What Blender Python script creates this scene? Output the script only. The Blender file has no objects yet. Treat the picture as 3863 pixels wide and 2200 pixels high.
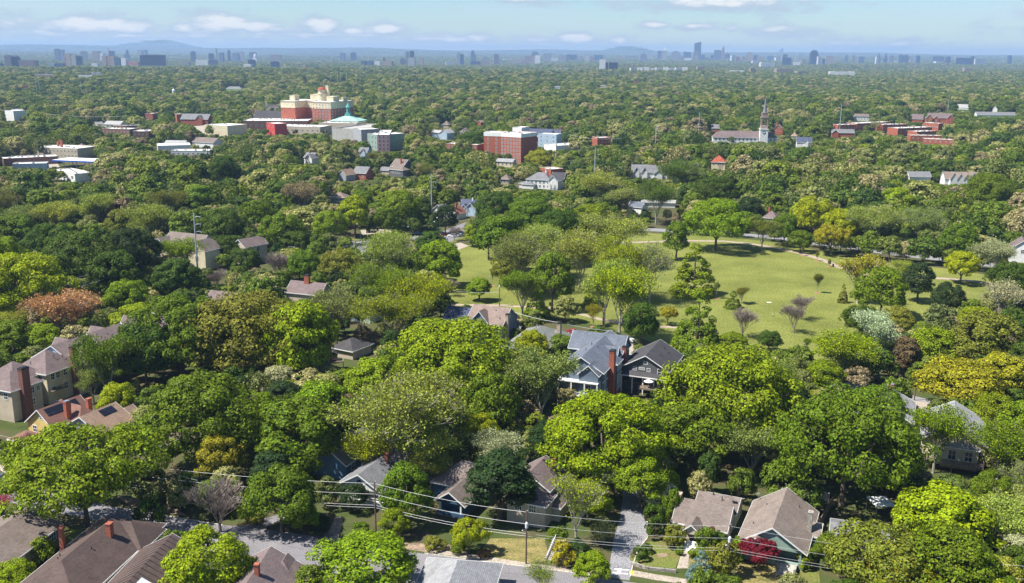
import bpy, math, random
import numpy as np
from mathutils import Vector, Matrix
R = math.radians
random.seed(7)
rng = np.random.default_rng(11)
scene = bpy.context.scene
COL = scene.collection

# ---------------------------------------------------------------- camera
F, CX, CY = 3713.0, 1931.5, 1100.0
CAMZ = 90.0
PITCH = math.atan((1100 - 201) / F)
ROLL = 0.0067
cam_d = bpy.data.cameras.new('camera')
cam = bpy.data.objects.new('camera', cam_d)
COL.objects.link(cam)
cam_d.sensor_width = 36
cam_d.lens = 36 * F / 3863
cam_d.clip_start = 1
cam_d.clip_end = 90000
CM = Matrix.Rotation(R(90) - PITCH, 3, 'X') @ Matrix.Rotation(ROLL, 3, 'Z')
cam.matrix_world = Matrix.Translation((0, 0, CAMZ)) @ CM.to_4x4()
scene.camera = cam
CMi = CM.inverted()

def ray(x, y):
    d = CM @ Vector((x - CX, -(y - CY), -F))
    return d.normalized()
def G(x, y, z=0.0):
    d = ray(x, y)
    t = (z - CAMZ) / d.z
    return Vector((d.x * t, d.y * t, z))
def proj(p):
    q = CMi @ (Vector(p) - Vector((0, 0, CAMZ)))
    return (CX + F * q.x / -q.z, CY - F * q.y / -q.z, -q.z)

CR = dict(s1=(0,1150,.4824), s2=(0,1500,.4824), s3=(0,1800,.4824), s4=(600,1800,.4824), s5=(1150,1650,.4824),
    s6=(1600,1800,.4824), t1=(2250,1750,.5495), t2=(2650,1750,.5426), t3=(3100,1750,.5427), t4=(1700,1100,.6181),
    t5=(2900,1350,.6614), t6=(1150,1150,.4824), m1=(0,300,.31287), m2=(800,300,.31287), m3=(1550,400,.31287),
    m4=(2300,350,.31287), m5=(3063,350,.31287), n1=(0,750,.35198), n2=(900,750,.35198), n3=(1700,750,.35198),
    n4=(2500,750,.35198), n5=(2963,900,.6181), h1=(0,100,.39108), h2=(950,100,.39108), h3=(1900,100,.39108),
    h4=(2863,100,.39108), v=(0,0,1.5107))
def S(c, x, y):
    a = CR[c]
    return (a[0] + x * a[2], a[1] + y * a[2])
def GP(c, x, y, z=0.0):
    return G(*S(c, x, y), z)

# ---------------------------------------------------------------- object helpers
def tag(o, label=None, cat=None, group=None, kind=None):
    if label: o['label'] = label
    if cat: o['category'] = cat
    if group: o['group'] = group
    if kind: o['kind'] = kind
    return o
def empty(name, loc, rz=0.0, label=None, cat=None, group=None):
    o = bpy.data.objects.new(name, None)
    o.empty_display_size = 0.5
    o.location = loc
    o.rotation_euler = (0, 0, rz)
    COL.objects.link(o)
    return tag(o, label, cat, group)
def link(name, me, parent=None, loc=None, rz=None):
    o = bpy.data.objects.new(name, me)
    COL.objects.link(o)
    if parent: o.parent = parent
    if loc is not None: o.location = loc
    if rz is not None: o.rotation_euler = (0, 0, rz)
    return o
def copy_tree(o, parent=None):
    c = o.copy()
    COL.objects.link(c)
    c.parent = parent
    for ch in o.children:
        copy_tree(ch, c)
    return c

class MB:
    """mesh collector"""
    def __init__(s):
        s.v = []; s.f = []; s.m = []; s.cur = 0
    def add(s, vs, fs):
        b = len(s.v)
        s.v.extend([tuple(p) for p in vs])
        for f in fs:
            s.f.append(tuple(b + i for i in f)); s.m.append(s.cur)
        return s
    def box(s, x0, x1, y0, y1, z0, z1):
        return s.add([(x0,y0,z0),(x1,y0,z0),(x1,y1,z0),(x0,y1,z0),(x0,y0,z1),(x1,y0,z1),(x1,y1,z1),(x0,y1,z1)],
            [(0,3,2,1),(4,5,6,7),(0,1,5,4),(1,2,6,5),(2,3,7,6),(3,0,4,7)])
    def cbox(s, cx, cy, z0, w, d, h, rz=0):
        c, n = math.cos(rz), math.sin(rz)
        P = []
        for z in (z0, z0 + h):
            for a, b in ((-w/2,-d/2),(w/2,-d/2),(w/2,d/2),(-w/2,d/2)):
                P.append((cx + a*c - b*n, cy + a*n + b*c, z))
        return s.add(P, [(0,3,2,1),(4,5,6,7),(0,1,5,4),(1,2,6,5),(2,3,7,6),(3,0,4,7)])
    def prism(s, pts, z0, z1):
        n = len(pts)
        vs = [(p[0], p[1], z0) for p in pts] + [(p[0], p[1], z1) for p in pts]
        fs = [tuple(reversed(range(n))), tuple(range(n, 2*n))]
        fs += [(i, (i+1) % n, n + (i+1) % n, n + i) for i in range(n)]
        return s.add(vs, fs)
    def slab(s, quad, th):
        """thick sheet: polygon quad (3D, CCW from above), thickness downwards"""
        n = len(quad)
        vs = [tuple(q) for q in quad] + [(q[0], q[1], q[2] - th) for q in quad]
        fs = [tuple(range(n)), tuple(reversed(range(n, 2*n)))]
        fs += [(i, n + i, n + (i+1) % n, (i+1) % n) for i in range(n)]
        return s.add(vs, fs)
    def tube(s, a, b, r0, r1=None, n=6, cap=True):
        if r1 is None: r1 = r0
        a = Vector(a); b = Vector(b); d = b - a
        if d.length < 1e-6: return s
        d.normalize()
        u = d.cross(Vector((0,0,1)))
        if u.length < 1e-3: u = Vector((1,0,0))
        u.normalize(); w = d.cross(u)
        vs = []
        for p, r in ((a, r0), (b, r1)):
            for i in range(n):
                t = 2*math.pi*i/n
                vs.append(p + (u*math.cos(t) + w*math.sin(t))*r)
        fs = [(i, (i+1) % n, n + (i+1) % n, n + i) for i in range(n)]
        if cap:
            fs += [tuple(reversed(range(n))), tuple(range(n, 2*n))]
        return s.add(vs, fs)
    def lathe(s, prof, cx=0, cy=0, n=12):
        b = []
        for r, z in prof:
            for i in range(n):
                t = 2*math.pi*i/n
                b.append((cx + r*math.cos(t), cy + r*math.sin(t), z))
        fs = []
        for k in range(len(prof)-1):
            for i in range(n):
                fs.append((k*n+i, k*n+(i+1) % n, (k+1)*n+(i+1) % n, (k+1)*n+i))
        fs.append(tuple(reversed(range(n)))); fs.append(tuple(range((len(prof)-1)*n, len(prof)*n)))
        return s.add(b, fs)
    def mesh(s, name, *mats):
        me = bpy.data.meshes.new(name)
        me.from_pydata(s.v, [], s.f)
        for m in mats: me.materials.append(m)
        if len(mats) > 1:
            me.polygons.foreach_set('material_index', s.m)
        me.update()
        return me
    def build(s, name, mat, parent=None, loc=None, rz=None):
        return link(name, s.mesh(name, *(mat if isinstance(mat, (list, tuple)) else (mat,))), parent, loc, rz)

# ---------------------------------------------------------------- materials
MATS = {}
def newmat(name):
    m = bpy.data.materials.new(name); m.use_nodes = True
    nt = m.node_tree; nt.nodes.clear()
    out = nt.nodes.new('ShaderNodeOutputMaterial')
    return m, nt, out
def mat(name, col, rough=0.8, var=0.18, scale=0.6, metal=0.0, spec=0.3, col2=None, fine=None, bump=0.0):
    """noisy painted / mineral surface in object space"""
    if name in MATS: return MATS[name]
    m, nt, out = newmat(name)
    N = nt.nodes.new; L = nt.links.new
    p = N('ShaderNodeBsdfPrincipled')
    p.inputs['Roughness'].default_value = rough
    p.inputs['Metallic'].default_value = metal
    p.inputs['Specular IOR Level'].default_value = spec
    tc = N('ShaderNodeTexCoord')
    no = N('ShaderNodeTexNoise'); no.inputs['Scale'].default_value = scale; no.inputs['Detail'].default_value = 4
    no.inputs['Roughness'].default_value = 0.65
    L(tc.outputs['Object'], no.inputs['Vector'])
    r = N('ShaderNodeValToRGB')
    c = col
    c2 = col2 or tuple(x*(1-var*1.6) for x in c)
    c1 = tuple(min(1, x*(1+var)) for x in c)
    r.color_ramp.elements[0].position = 0.32; r.color_ramp.elements[1].position = 0.68
    r.color_ramp.elements[0].color = (*c2, 1); r.color_ramp.elements[1].color = (*c1, 1)
    L(no.outputs['Fac'], r.inputs['Fac'])
    src = r.outputs['Color']
    if fine:
        n2 = N('ShaderNodeTexNoise'); n2.inputs['Scale'].default_value = fine; n2.inputs['Detail'].default_value = 2
        L(tc.outputs['Object'], n2.inputs['Vector'])
        mr = N('ShaderNodeMapRange'); mr.inputs['To Min'].default_value = 0.6; mr.inputs['To Max'].default_value = 1.4
        mr.inputs['From Min'].default_value = 0.3; mr.inputs['From Max'].default_value = 0.7
        L(n2.outputs['Fac'], mr.inputs['Value'])
        mx = N('ShaderNodeMix'); mx.data_type = 'RGBA'; mx.blend_type = 'MULTIPLY'; mx.inputs['Factor'].default_value = 1
        L(src, mx.inputs['A']); L(mr.outputs['Result'], mx.inputs['B'])
        src = mx.outputs['Result']
        if bump:
            bp = N('ShaderNodeBump'); bp.inputs['Strength'].default_value = bump; bp.inputs['Distance'].default_value = 0.3
            L(n2.outputs['Fac'], bp.inputs['Height']); L(bp.outputs['Normal'], p.inputs['Normal'])
    L(src, p.inputs['Base Color'])
    L(p.outputs[0], out.inputs['Surface'])
    MATS[name] = m
    return m
def mat_rows(name, col, dark=0.72, row=0.45, brick=1.0, mortar=0.05, rough=0.85, axis='z', noise=0.25, mcol=None):
    """courses: shingles / bricks / siding through a brick texture laid on a slope-following coordinate"""
    if name in MATS: return MATS[name]
    m, nt, out = newmat(name)
    N = nt.nodes.new; L = nt.links.new
    p = N('ShaderNodeBsdfPrincipled'); p.inputs['Roughness'].default_value = rough
    p.inputs['Specular IOR Level'].default_value = 0.25
    tc = N('ShaderNodeTexCoord'); sx = N('ShaderNodeSeparateXYZ'); L(tc.outputs['Object'], sx.inputs[0])
    ad = N('ShaderNodeMath'); ad.operation = 'ADD'; L(sx.outputs['X'], ad.inputs[0]); L(sx.outputs['Y'], ad.inputs[1])
    cb = N('ShaderNodeCombineXYZ'); L(ad.outputs[0], cb.inputs['X']); L(sx.outputs['Z'], cb.inputs['Y'])
    br = N('ShaderNodeTexBrick'); L(cb.outputs[0], br.inputs['Vector'])
    br.inputs['Scale'].default_value = 1; br.inputs['Row Height'].default_value = row
    br.inputs['Brick Width'].default_value = brick; br.inputs['Mortar Size'].default_value = mortar
    br.inputs['Mortar Smooth'].default_value = 0.3
    br.inputs['Color1'].default_value = (*col, 1)
    br.inputs['Color2'].default_value = (*[x*(1-noise) for x in col], 1)
    br.inputs['Mortar'].default_value = (*(mcol or [x*dark for x in col]), 1)
    no = N('ShaderNodeTexNoise'); no.inputs['Scale'].default_value = 0.35; no.inputs['Detail'].default_value = 6
    no.inputs['Roughness'].default_value = 0.7
    L(tc.outputs['Object'], no.inputs['Vector'])
    mr = N('ShaderNodeMapRange'); mr.inputs['From Min'].default_value = 0.3; mr.inputs['From Max'].default_value = 0.7
    mr.inputs['To Min'].default_value = 0.78; mr.inputs['To Max'].default_value = 1.18
    L(no.outputs['Fac'], mr.inputs['Value'])
    mx = N('ShaderNodeMix'); mx.data_type = 'RGBA'; mx.blend_type = 'MULTIPLY'; mx.inputs['Factor'].default_value = 1
    L(br.outputs['Color'], mx.inputs['A']); L(mr.outputs['Result'], mx.inputs['B'])
    L(mx.outputs['Result'], p.inputs['Base Color'])
    L(p.outputs[0], out.inputs['Surface'])
    MATS[name] = m
    return m

def ramp(nt, fac, cols):
    r = nt.nodes.new('ShaderNodeValToRGB')
    e = r.color_ramp.elements
    while len(e) < len(cols): e.new(0.5)
    for i, (pos, c) in enumerate(cols):
        e[i].position = pos; e[i].color = (*c, 1)
    nt.links.new(fac, r.inputs['Fac'])
    return r.outputs['Color']

FARCOLS = [(0.0, (.034,.068,.012)), (0.14, (.078,.125,.014)), (0.30, (.130,.180,.014)), (0.44, (.048,.088,.012)),
           (0.58, (.185,.225,.016)), (0.72, (.110,.135,.040)), (0.84, (.260,.270,.075)), (0.93, (.32,.29,.12)), (1.0, (.19,.14,.09))]
def foliage(name, mode, transl=0.24):
    m, nt, out = newmat(name)
    N = nt.nodes.new; L = nt.links.new
    geo = N('ShaderNodeNewGeometry'); oi = N('ShaderNodeObjectInfo')
    if mode == 'object':
        base = oi.outputs['Color']
    elif mode == 'random':
        base = ramp(nt, oi.outputs['Random'], FARCOLS)
    else:
        at = N('ShaderNodeAttribute'); at.attribute_name = 'tint'
        base = ramp(nt, at.outputs['Fac'], FARCOLS)
    # leaf by leaf variation
    hv = N('ShaderNodeHueSaturation')
    mr = N('ShaderNodeMapRange'); mr.inputs['To Min'].default_value = 0.4; mr.inputs['To Max'].default_value = 1.65
    L(geo.outputs['Random Per Island'], mr.inputs['Value'])
    mr2 = N('ShaderNodeMapRange'); mr2.inputs['To Min'].default_value = 0.485; mr2.inputs['To Max'].default_value = 0.515
    mm = N('ShaderNodeMath'); mm.operation = 'FRACT'
    m7 = N('ShaderNodeMath'); m7.operation = 'MULTIPLY'; m7.inputs[1].default_value = 37.7
    L(geo.outputs['Random Per Island'], m7.inputs[0]); L(m7.outputs[0], mm.inputs[0]); L(mm.outputs[0], mr2.inputs['Value'])
    L(base, hv.inputs['Color']); L(mr.outputs['Result'], hv.inputs['Value']); L(mr2.outputs['Result'], hv.inputs['Hue'])
    p = N('ShaderNodeBsdfPrincipled'); p.inputs['Roughness'].default_value = 0.6
    p.inputs['Specular IOR Level'].default_value = 0.12
    L(hv.outputs['Color'], p.inputs['Base Color'])
    tr = N('ShaderNodeBsdfTranslucent')
    tcol = N('ShaderNodeMix'); tcol.data_type = 'RGBA'; tcol.blend_type = 'MULTIPLY'; tcol.inputs['Factor'].default_value = 1
    tcol.inputs['B'].default_value = (1.25, 1.25, 0.45, 1)
    L(hv.outputs['Color'], tcol.inputs['A']); L(tcol.outputs['Result'], tr.inputs['Color'])
    mx = N('ShaderNodeMixShader'); mx.inputs[0].default_value = transl
    L(p.outputs[0], mx.inputs[1]); L(tr.outputs[0], mx.inputs[2])
    L(mx.outputs[0], out.inputs['Surface'])
    MATS[name] = m
    return m
M_LEAF = foliage('leaves', 'object')
M_LEAFR = foliage('leaves_varied', 'random')
M_LEAFT = foliage('leaves_tinted', 'tint')
M_BARK = mat('bark', (.13,.10,.08), scale=2.5, var=.35)
M_PALEBARK = mat('pale_bark', (.34,.31,.26), scale=1.5, var=.35)
M_WHITEBARK = mat('white_bark', (.55,.53,.48), scale=1.2, var=.35)
M_TWIG = mat('twig_bark', (.25,.20,.17), scale=2, var=.3)

# ---------------------------------------------------------------- noise
_perm = rng.random((256, 256))
def vnoise(x, y):
    x = np.asarray(x, float); y = np.asarray(y, float)
    xi = np.floor(x).astype(int); yi = np.floor(y).astype(int)
    fx = x - xi; fy = y - yi
    fx = fx*fx*(3-2*fx); fy = fy*fy*(3-2*fy)
    g = lambda a, b: _perm[a % 256, b % 256]
    return (g(xi, yi)*(1-fx) + g(xi+1, yi)*fx)*(1-fy) + (g(xi, yi+1)*(1-fx) + g(xi+1, yi+1)*fx)*fy
def ground_z(x, y):
    x = np.asarray(x, float); y = np.asarray(y, float)
    d = np.hypot(x, y)
    a1 = np.clip((d - 1100)/1800, 0, 1)
    a2 = np.clip((d - 3000)/5000, 0, 1)
    n = (vnoise(x/900 + 3.3, y/480 + 1.7) - 0.55)
    n2 = (vnoise(x/2600 + 9.1, y/1300 + 5.2) - 0.55)
    z = a1*n*34 + a2*n2*30
    z = z + np.clip((d - 8000)/13000, 0, 1)*72
    # far hills and the long low mountain on the horizon
    def hill(px, w, dist, hh):
        X = (px - CX)/F*dist
        return hh*np.exp(-((x - X)/w)**2 - ((y - dist)/1600.0)**2)
    z = z + hill(655, 620, 24000, 165) + hill(560, 900, 24000, 90) + hill(780, 900, 24000, 60) + hill(2362, 300, 21000, 120)
    z = z + hill(1430, 1300, 19000, 75) + hill(2000, 2500, 22000, 70) + hill(200, 3500, 21000, 95) + hill(1150, 2500, 20500, 55) + hill(3000, 3500, 22000, 60)
    return z
# ---------------------------------------------------------------- trees
def rot_basis(n):
    """tangent basis for array of unit normals"""
    a = np.where(np.abs(n[:, 2:3]) < 0.9, np.array([[0., 0., 1.]]), np.array([[1., 0., 0.]]))
    t = np.cross(n, a); t /= np.linalg.norm(t, axis=1, keepdims=True)
    b = np.cross(n, t)
    return t, b
def leaves_mesh(name, pos, nrm, size, mats, tint=None, extra=None):
    """rhombic, slightly folded leaf clumps; extra = MB of wood geometry using material slot 1"""
    n = len(pos)
    nrm = nrm/np.linalg.norm(nrm, axis=1, keepdims=True)
    t, b = rot_basis(nrm)
    a = rng.random(n)*2*np.pi
    ca, sa = np.cos(a)[:, None], np.sin(a)[:, None]
    u = t*ca + b*sa; w = -t*sa + b*ca
    s = size[:, None]
    asp = (0.45 + 0.35*rng.random(n))[:, None]
    fold = nrm*s*(0.12 + 0.2*rng.random(n))[:, None]
    V = np.empty((n, 4, 3))
    V[:, 0] = pos + u*s; V[:, 1] = pos + w*s*asp - fold
    V[:, 2] = pos - u*s*0.85; V[:, 3] = pos - w*s*asp*0.9 - fold
    V = V.reshape(-1, 3)
    ev = np.array(extra.v) if extra and extra.v else np.zeros((0, 3))
    ef = extra.f if extra else []
    nv = len(V); allv = np.vstack([V, ev]) if len(ev) else V
    li = np.concatenate([np.arange(nv), np.array([nv + i for f in ef for i in f], dtype=int)]) if ef else np.arange(nv)
    tot = np.concatenate([np.full(n, 4), np.array([len(f) for f in ef], dtype=int)]) if ef else np.full(n, 4)
    st = np.concatenate([[0], np.cumsum(tot)[:-1]])
    me = bpy.data.meshes.new(name)
    me.vertices.add(len(allv)); me.vertices.foreach_set('co', allv.astype(np.float32).ravel())
    me.loops.add(len(li)); me.loops.foreach_set('vertex_index', li.astype(np.int32))
    me.polygons.add(len(tot)); me.polygons.foreach_set('loop_start', st.astype(np.int32))
    for m in mats: me.materials.append(m)
    if ef:
        mi = np.zeros(len(tot), dtype=np.int32); mi[n:] = 1
        me.polygons.foreach_set('material_index', mi)
    if tint is not None:
        at = me.attributes.new('tint', 'FLOAT', 'FACE')
        d = np.zeros(len(tot), dtype=np.float32); d[:n] = tint
        at.data.foreach_set('value', d)
    me.update(calc_edges=True)
    return me

def rdirs(n):
    d = rng.normal(size=(n, 3)); return d/np.linalg.norm(d, axis=1, keepdims=True)
def crown_points(shape, H, Rr, n, nl, lobe=0.30, leaf=0.4, zb=0.26, rag=0.16):
    """leaf clumps on many small lobes spread over a crown; returns pos, normals, sizes"""
    zc = H*(zb + (1-zb)*0.45); hz_up = H - zc; hz_dn = zc - H*zb
    C = []; LR = []; O = []
    while len(C) < nl:
        d = rdirs(1)[0]
        if d[2] < -0.55: continue
        lr = Rr*lobe*rng.uniform(0.65, 1.25)
        if shape == 'cone':
            t = rng.random()**1.25; a = rng.random()*2*np.pi
            rad = Rr*(1 - t)**0.8*rng.uniform(0.75, 1.0) + 0.1*Rr
            lr = Rr*lobe*(0.55 + 0.75*(1-t))*rng.uniform(0.8, 1.15)
            c = np.array([rad*math.cos(a), rad*math.sin(a), H*zb*0.6 + t*(H - H*zb*0.6) - lr*0.5])
            o = np.array([math.cos(a), math.sin(a), 0.5]); o /= np.linalg.norm(o)
        else:
            q = rng.uniform(0.55, 1.0)**0.5
            e = 0.8 if shape == 'flat' else 1.0
            rs = 1 + rag*math.sin(3*math.atan2(d[1], d[0]) + Rr*7) + rng.uniform(-rag, rag)
            dd = d.copy()
            if shape == 'flat': dd[2] = np.sign(d[2])*abs(d[2])**1.2
            c = np.array([dd[0]*Rr*q*rs, dd[1]*Rr*q*rs, zc + dd[2]*(hz_up if dd[2] > 0 else hz_dn)*q*e])
            c[:2] *= (1 - 0.8*lr/Rr)
            c[2] = min(c[2], H - lr*0.6)
            o = d
        C.append(c); LR.append(lr); O.append(o)
    C = np.array(C); LR = np.array(LR); O = np.array(O)
    w = LR**2/np.sum(LR**2)
    idx = rng.choice(nl, size=int(n*1.5), p=w)
    d = rdirs(len(idx))
    keep = (np.sum(d*O[idx], axis=1) > -0.25) & (d[:, 2] > -0.6)
    d = d[keep][:n]; idx = idx[keep][:n]
    rr = LR[idx]*rng.uniform(0.78, 1.12, len(idx))
    sq = np.array([1.0, 1.0, 0.78])
    pos = C[idx] + d*rr[:, None]*sq
    nrm = d*1.0 + O[idx]*0.25 + np.array([0, 0, 0.25]) + rdirs(len(idx))*0.6
    return pos, nrm, leaf*rng.uniform(0.6, 1.25, len(idx))

def limb(mb, pts, r0, r1, n=5):
    for i in range(len(pts)-1):
        a = r0 + (r1-r0)*i/(len(pts)-1); b = r0 + (r1-r0)*(i+1)/(len(pts)-1)
        mb.tube(pts[i], pts[i+1], a, b, n, cap=False)
def grow(mb, p, d, ln, rad, lvl, tips, spread=0.55, up=0.15, seg=3, kids=3, minr=0.02, n=5):
    pts = [Vector(p)]
    d = Vector(d).normalized()
    for i in range(seg):
        d = (d + Vector((random.uniform(-.16,.16), random.uniform(-.16,.16), up*0.5 + random.uniform(-.08,.08)))).normalized()
        pts.append(pts[-1] + d*ln/seg)
    r1 = max(minr, rad*0.62)
    limb(mb, pts, max(rad, minr), r1, max(3, n))
    if lvl == 0:
        tips.append((pts[-1], d)); return
    k = kids + (1 if random.random() < .4 else 0)
    for i in range(k):
        a = 2*math.pi*(i + random.random()*.7)/k
        u = d.cross(Vector((.3, .2, 1))); u = u.normalized() if u.length > 1e-3 else Vector((1,0,0))
        w = d.cross(u)
        nd = d + (u*math.cos(a) + w*math.sin(a))*spread*random.uniform(.7, 1.3) + Vector((0,0,up))
        q = pts[-1] if i < 2 else pts[random.randint(1, seg)]
        grow(mb, q, nd, ln*random.uniform(.66, .86), r1*random.uniform(.6,.85), lvl-1, tips, spread, up, max(2, seg-1), kids, minr, n-1)
    tips.append((pts[-1], d))

def trunk_mb(H, Rr, zb, n=5, forks=5, shape='round'):
    mb = MB()
    r = 0.022*H + 0.06
    zf = H*max(zb, .14)
    p0 = Vector((0, 0, -0.6)); p1 = Vector((random.uniform(-.2,.2), random.uniform(-.2,.2), zf))
    mb.tube(p0, (0,0,.7), r*1.5, r*1.05, 8, False); mb.tube((0,0,.7), p1, r*1.05, r*.82, 8, False)
    if shape == 'cone':
        mb.tube(p1, (0, 0, H*.95), r*.82, .05, 6, False)
        return mb
    for i in range(forks):
        a = 2*math.pi*(i + random.random()*.5)/forks
        R2 = Rr*random.uniform(.35, .75)
        e = Vector((math.cos(a)*R2, math.sin(a)*R2, zf + (H-zf)*random.uniform(.45, .8)))
        m = p1.lerp(e, .45) + Vector((math.cos(a)*R2*.12, math.sin(a)*R2*.12, -0.3 if i % 2 else .4))
        mb.tube(p1, m, r*.6, r*.42, 6, False); mb.tube(m, e, r*.42, r*.16, 5, False)
        for j in range(2):
            b = a + random.uniform(-.8, .8)
            q = m.lerp(e, random.uniform(.2,.7))
            mb.tube(q, q + Vector((math.cos(b)*R2*.5, math.sin(b)*R2*.5, (H-zf)*.18)), r*.22, .04, 4, False)
    return mb

PROTO = {}     # kind -> list of dict(crown mesh, trunk mesh, H, R)
def reg(kind, crown, trunk, H, Rr):
    PROTO.setdefault(kind, []).append((crown, trunk, H, Rr))
LM = [M_LEAF]
for i in range(5):      # dense round hardwoods
    H, Rr = 17.0, 8.2 + 0.3*i
    pos, nrm, sz = crown_points('round', H, Rr, 17000, 85 + 8*i, lobe=.23, leaf=.36, zb=.14 if i % 2 else .2)
    reg('round', leaves_mesh('crown', pos, nrm, sz, LM), trunk_mb(H, Rr, .24).mesh('trunk', M_BARK), H, Rr)
for i in range(4):      # grand old hardwoods with fine foliage
    H, Rr = 20.0, 13.0
    pos, nrm, sz = crown_points('round', H, Rr, 36000, 200 + 20*i, lobe=.155, leaf=.33, zb=.12 if i % 2 else .2)
    reg('round', leaves_mesh('crown', pos, nrm, sz, LM), trunk_mb(H, Rr, .22, forks=7).mesh('trunk', M_BARK), H, Rr)
H, Rr = 20.0, 15.0
pos, nrm, sz = crown_points('flat', H, Rr, 34000, 210, lobe=.13, leaf=.34, zb=.32, rag=.2)
reg('wide', leaves_mesh('crown', pos, nrm, sz, LM), trunk_mb(H, Rr, .2, forks=9).mesh('trunk', M_BARK), H, Rr)
for i in range(3):      # wide spreading
    H, Rr = 14.0, 9.5
    pos, nrm, sz = crown_points('flat', H, Rr, 17000, 110, lobe=.17, leaf=.34, zb=.30, rag=.2)
    reg('wide', leaves_mesh('crown', pos, nrm, sz, LM), trunk_mb(H, Rr, .22, forks=7).mesh('trunk', M_BARK), H, Rr)
for i in range(2):      # upright egg shaped
    H, Rr = 18.0, 5.8
    pos, nrm, sz = crown_points('round', H, Rr, 12000, 75, lobe=.30, leaf=.34, zb=.12)
    reg('tall', leaves_mesh('crown', pos, nrm, sz, LM), trunk_mb(H, Rr, .2).mesh('trunk', M_BARK), H, Rr)
for i in range(2):      # conical evergreen
    H, Rr = 18.0, 5.2
    pos, nrm, sz = crown_points('cone', H, Rr, 11000, 95, lobe=.27, leaf=.33, zb=.1)
    reg('cone', leaves_mesh('crown', pos, nrm, sz, LM), trunk_mb(H, Rr, .1, shape='cone').mesh('trunk', M_BARK), H, Rr)
def airy_proto(kind, H, Rr, nleaf, bark, leaf=.26, lvl=4, per=2.2, spread=.55, kids=3, minr=.03, zb=.22, skel='trunk', sig=.55):
    mb = MB(); tips = []
    ztop = H*zb
    r = .018*H + .05
    mb.tube((0,0,-.6), (0,0,ztop), r*1.3, r, 7, False)
    for i in range(4):
        a = 2*math.pi*(i + random.random()*.5)/4
        grow(mb, (0,0,ztop*(.8+.2*i/4)), (math.cos(a)*spread*.9, math.sin(a)*spread*.9, .9), H*.26, r*.62, lvl-1, tips, spread, .16, 3, kids, minr)
    P = np.array([t[0] for t in tips]); 
    mx = np.percentile(np.hypot(P[:, 0], P[:, 1]), 94); mz = P[:, 2].max()
    sx = Rr*.93/mx; sz_ = (H-.4)/mz
    mb.v = [(x*sx, y*sx, z*sz_ if z > 0 else z) for x, y, z in mb.v]
    P = P*np.array([sx, sx, sz_])
    tm = mb.mesh('trunk', bark)
    cm = None
    if nleaf:
        hi = P[P[:, 2] > H*.26]
        idx = rng.integers(0, len(hi), nleaf)
        pos = hi[idx] + rng.normal(size=(nleaf, 3))*np.array([sig, sig, sig*.7])
        nrm = rdirs(nleaf)*.9 + np.array([0, 0, .5])
        cm = leaves_mesh('crown', pos, nrm, leaf*rng.uniform(.6, 1.3, nleaf), LM)
    reg(kind, cm, tm, H, Rr)
for i in range(3): airy_proto('airy', 18, 8.0, 14500, M_PALEBARK, leaf=.25, lvl=5, minr=.035, sig=.75)
airy_proto('airy', 20, 12.0, 26000, M_PALEBARK, leaf=.24, lvl=6, minr=.035, sig=.8)
for i in range(2): airy_proto('thin', 16, 7.0, 3800, M_PALEBARK, leaf=.22, lvl=5, minr=.04)
for i in range(2): airy_proto('bare', 12, 6.2, 0, M_TWIG, lvl=5, spread=.50, kids=4, minr=.032, zb=.14)
airy_proto('sycamore', 17, 7, 5200, M_WHITEBARK, leaf=.30, lvl=4, minr=.07, sig=.75)
for i in range(1):
    airy_proto('budding', 14, 7.2, 9000, M_TWIG, leaf=.2, lvl=5, minr=.03, sig=.35, kids=4)
# round clipped / wild shrubs
for i in range(2):
    H, Rr = 2.6, 1.6
    pos, nrm, sz = crown_points('round', H, Rr, 3600, 40, lobe=.28, leaf=.12, zb=0.0)
    reg('shrub', leaves_mesh('crown', pos, nrm, sz, LM), trunk_mb(H, Rr, .1).mesh('trunk', M_BARK), H, Rr)

TREE_XY = []      # all trees: x, y, radius
CLEAR = []        # picture rectangles (x0, x1, y0, y1, distance) which filler trees must not hide
HARD = []         # ground polygons without trees
TREES = []        # records for labelling
def set_col(o, c):
    o.color = (c[0], c[1], c[2], 1)
KINDNAME = dict(round='leafy_tree', wide='spreading_tree', tall='upright_tree', cone='conical_tree', airy='airy_tree', thin='thin_leaved_tree',
                bare='bare_tree', sycamore='white_barked_tree', budding='budding_tree', shrub='shrub')
KINDCAT = dict(shrub='shrub')
def plant(kind, x, y, H, Rr, col, z=0.0, label=None, rank=None, rz=None):
    vs = PROTO[kind]
    bst = min(abs(math.log(q[3]/Rr)) for q in vs)
    vs = [q for q in vs if abs(math.log(q[3]/Rr)) < bst + .17]
    crown, trunk, h0, r0 = vs[random.randrange(len(vs))]
    e = empty(KINDNAME[kind], (x, y, z), random.uniform(0, 6.28) if rz is None else rz)
    e.scale = (Rr/r0, Rr/r0, H/h0)
    t = link('trunk', trunk, e)
    if crown is not None:
        c = link('crown', crown, e); set_col(c, col)
    TREE_XY.append((x, y, Rr))
    TREES.append(dict(o=e, kind=kind, x=x, y=y, H=H, R=Rr, col=col, label=label, z=z))
    return e
def jit(c, a=.12):
    k = 1 + random.uniform(-a, a)
    return (c[0]*k*(1 + random.uniform(-a, a)*.8), c[1]*k, c[2]*k*(1 + random.uniform(-a, a)))
PAL = dict(lime=(.235,.285,.004), bright=(.160,.222,.005), mid=(.104,.158,.006), deep=(.060,.102,.008), dark=(.032,.058,.013),
           pale=(.25,.29,.04), sage=(.185,.225,.045), olive=(.165,.175,.018), gold=(.27,.25,.012), tan=(.26,.21,.11), orange=(.42,.235,.115),
           brown=(.16,.105,.055), white=(.40,.45,.27), maroon=(.16,.012,.022), blue=(.13,.20,.17), cream=(.34,.34,.17))
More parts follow.
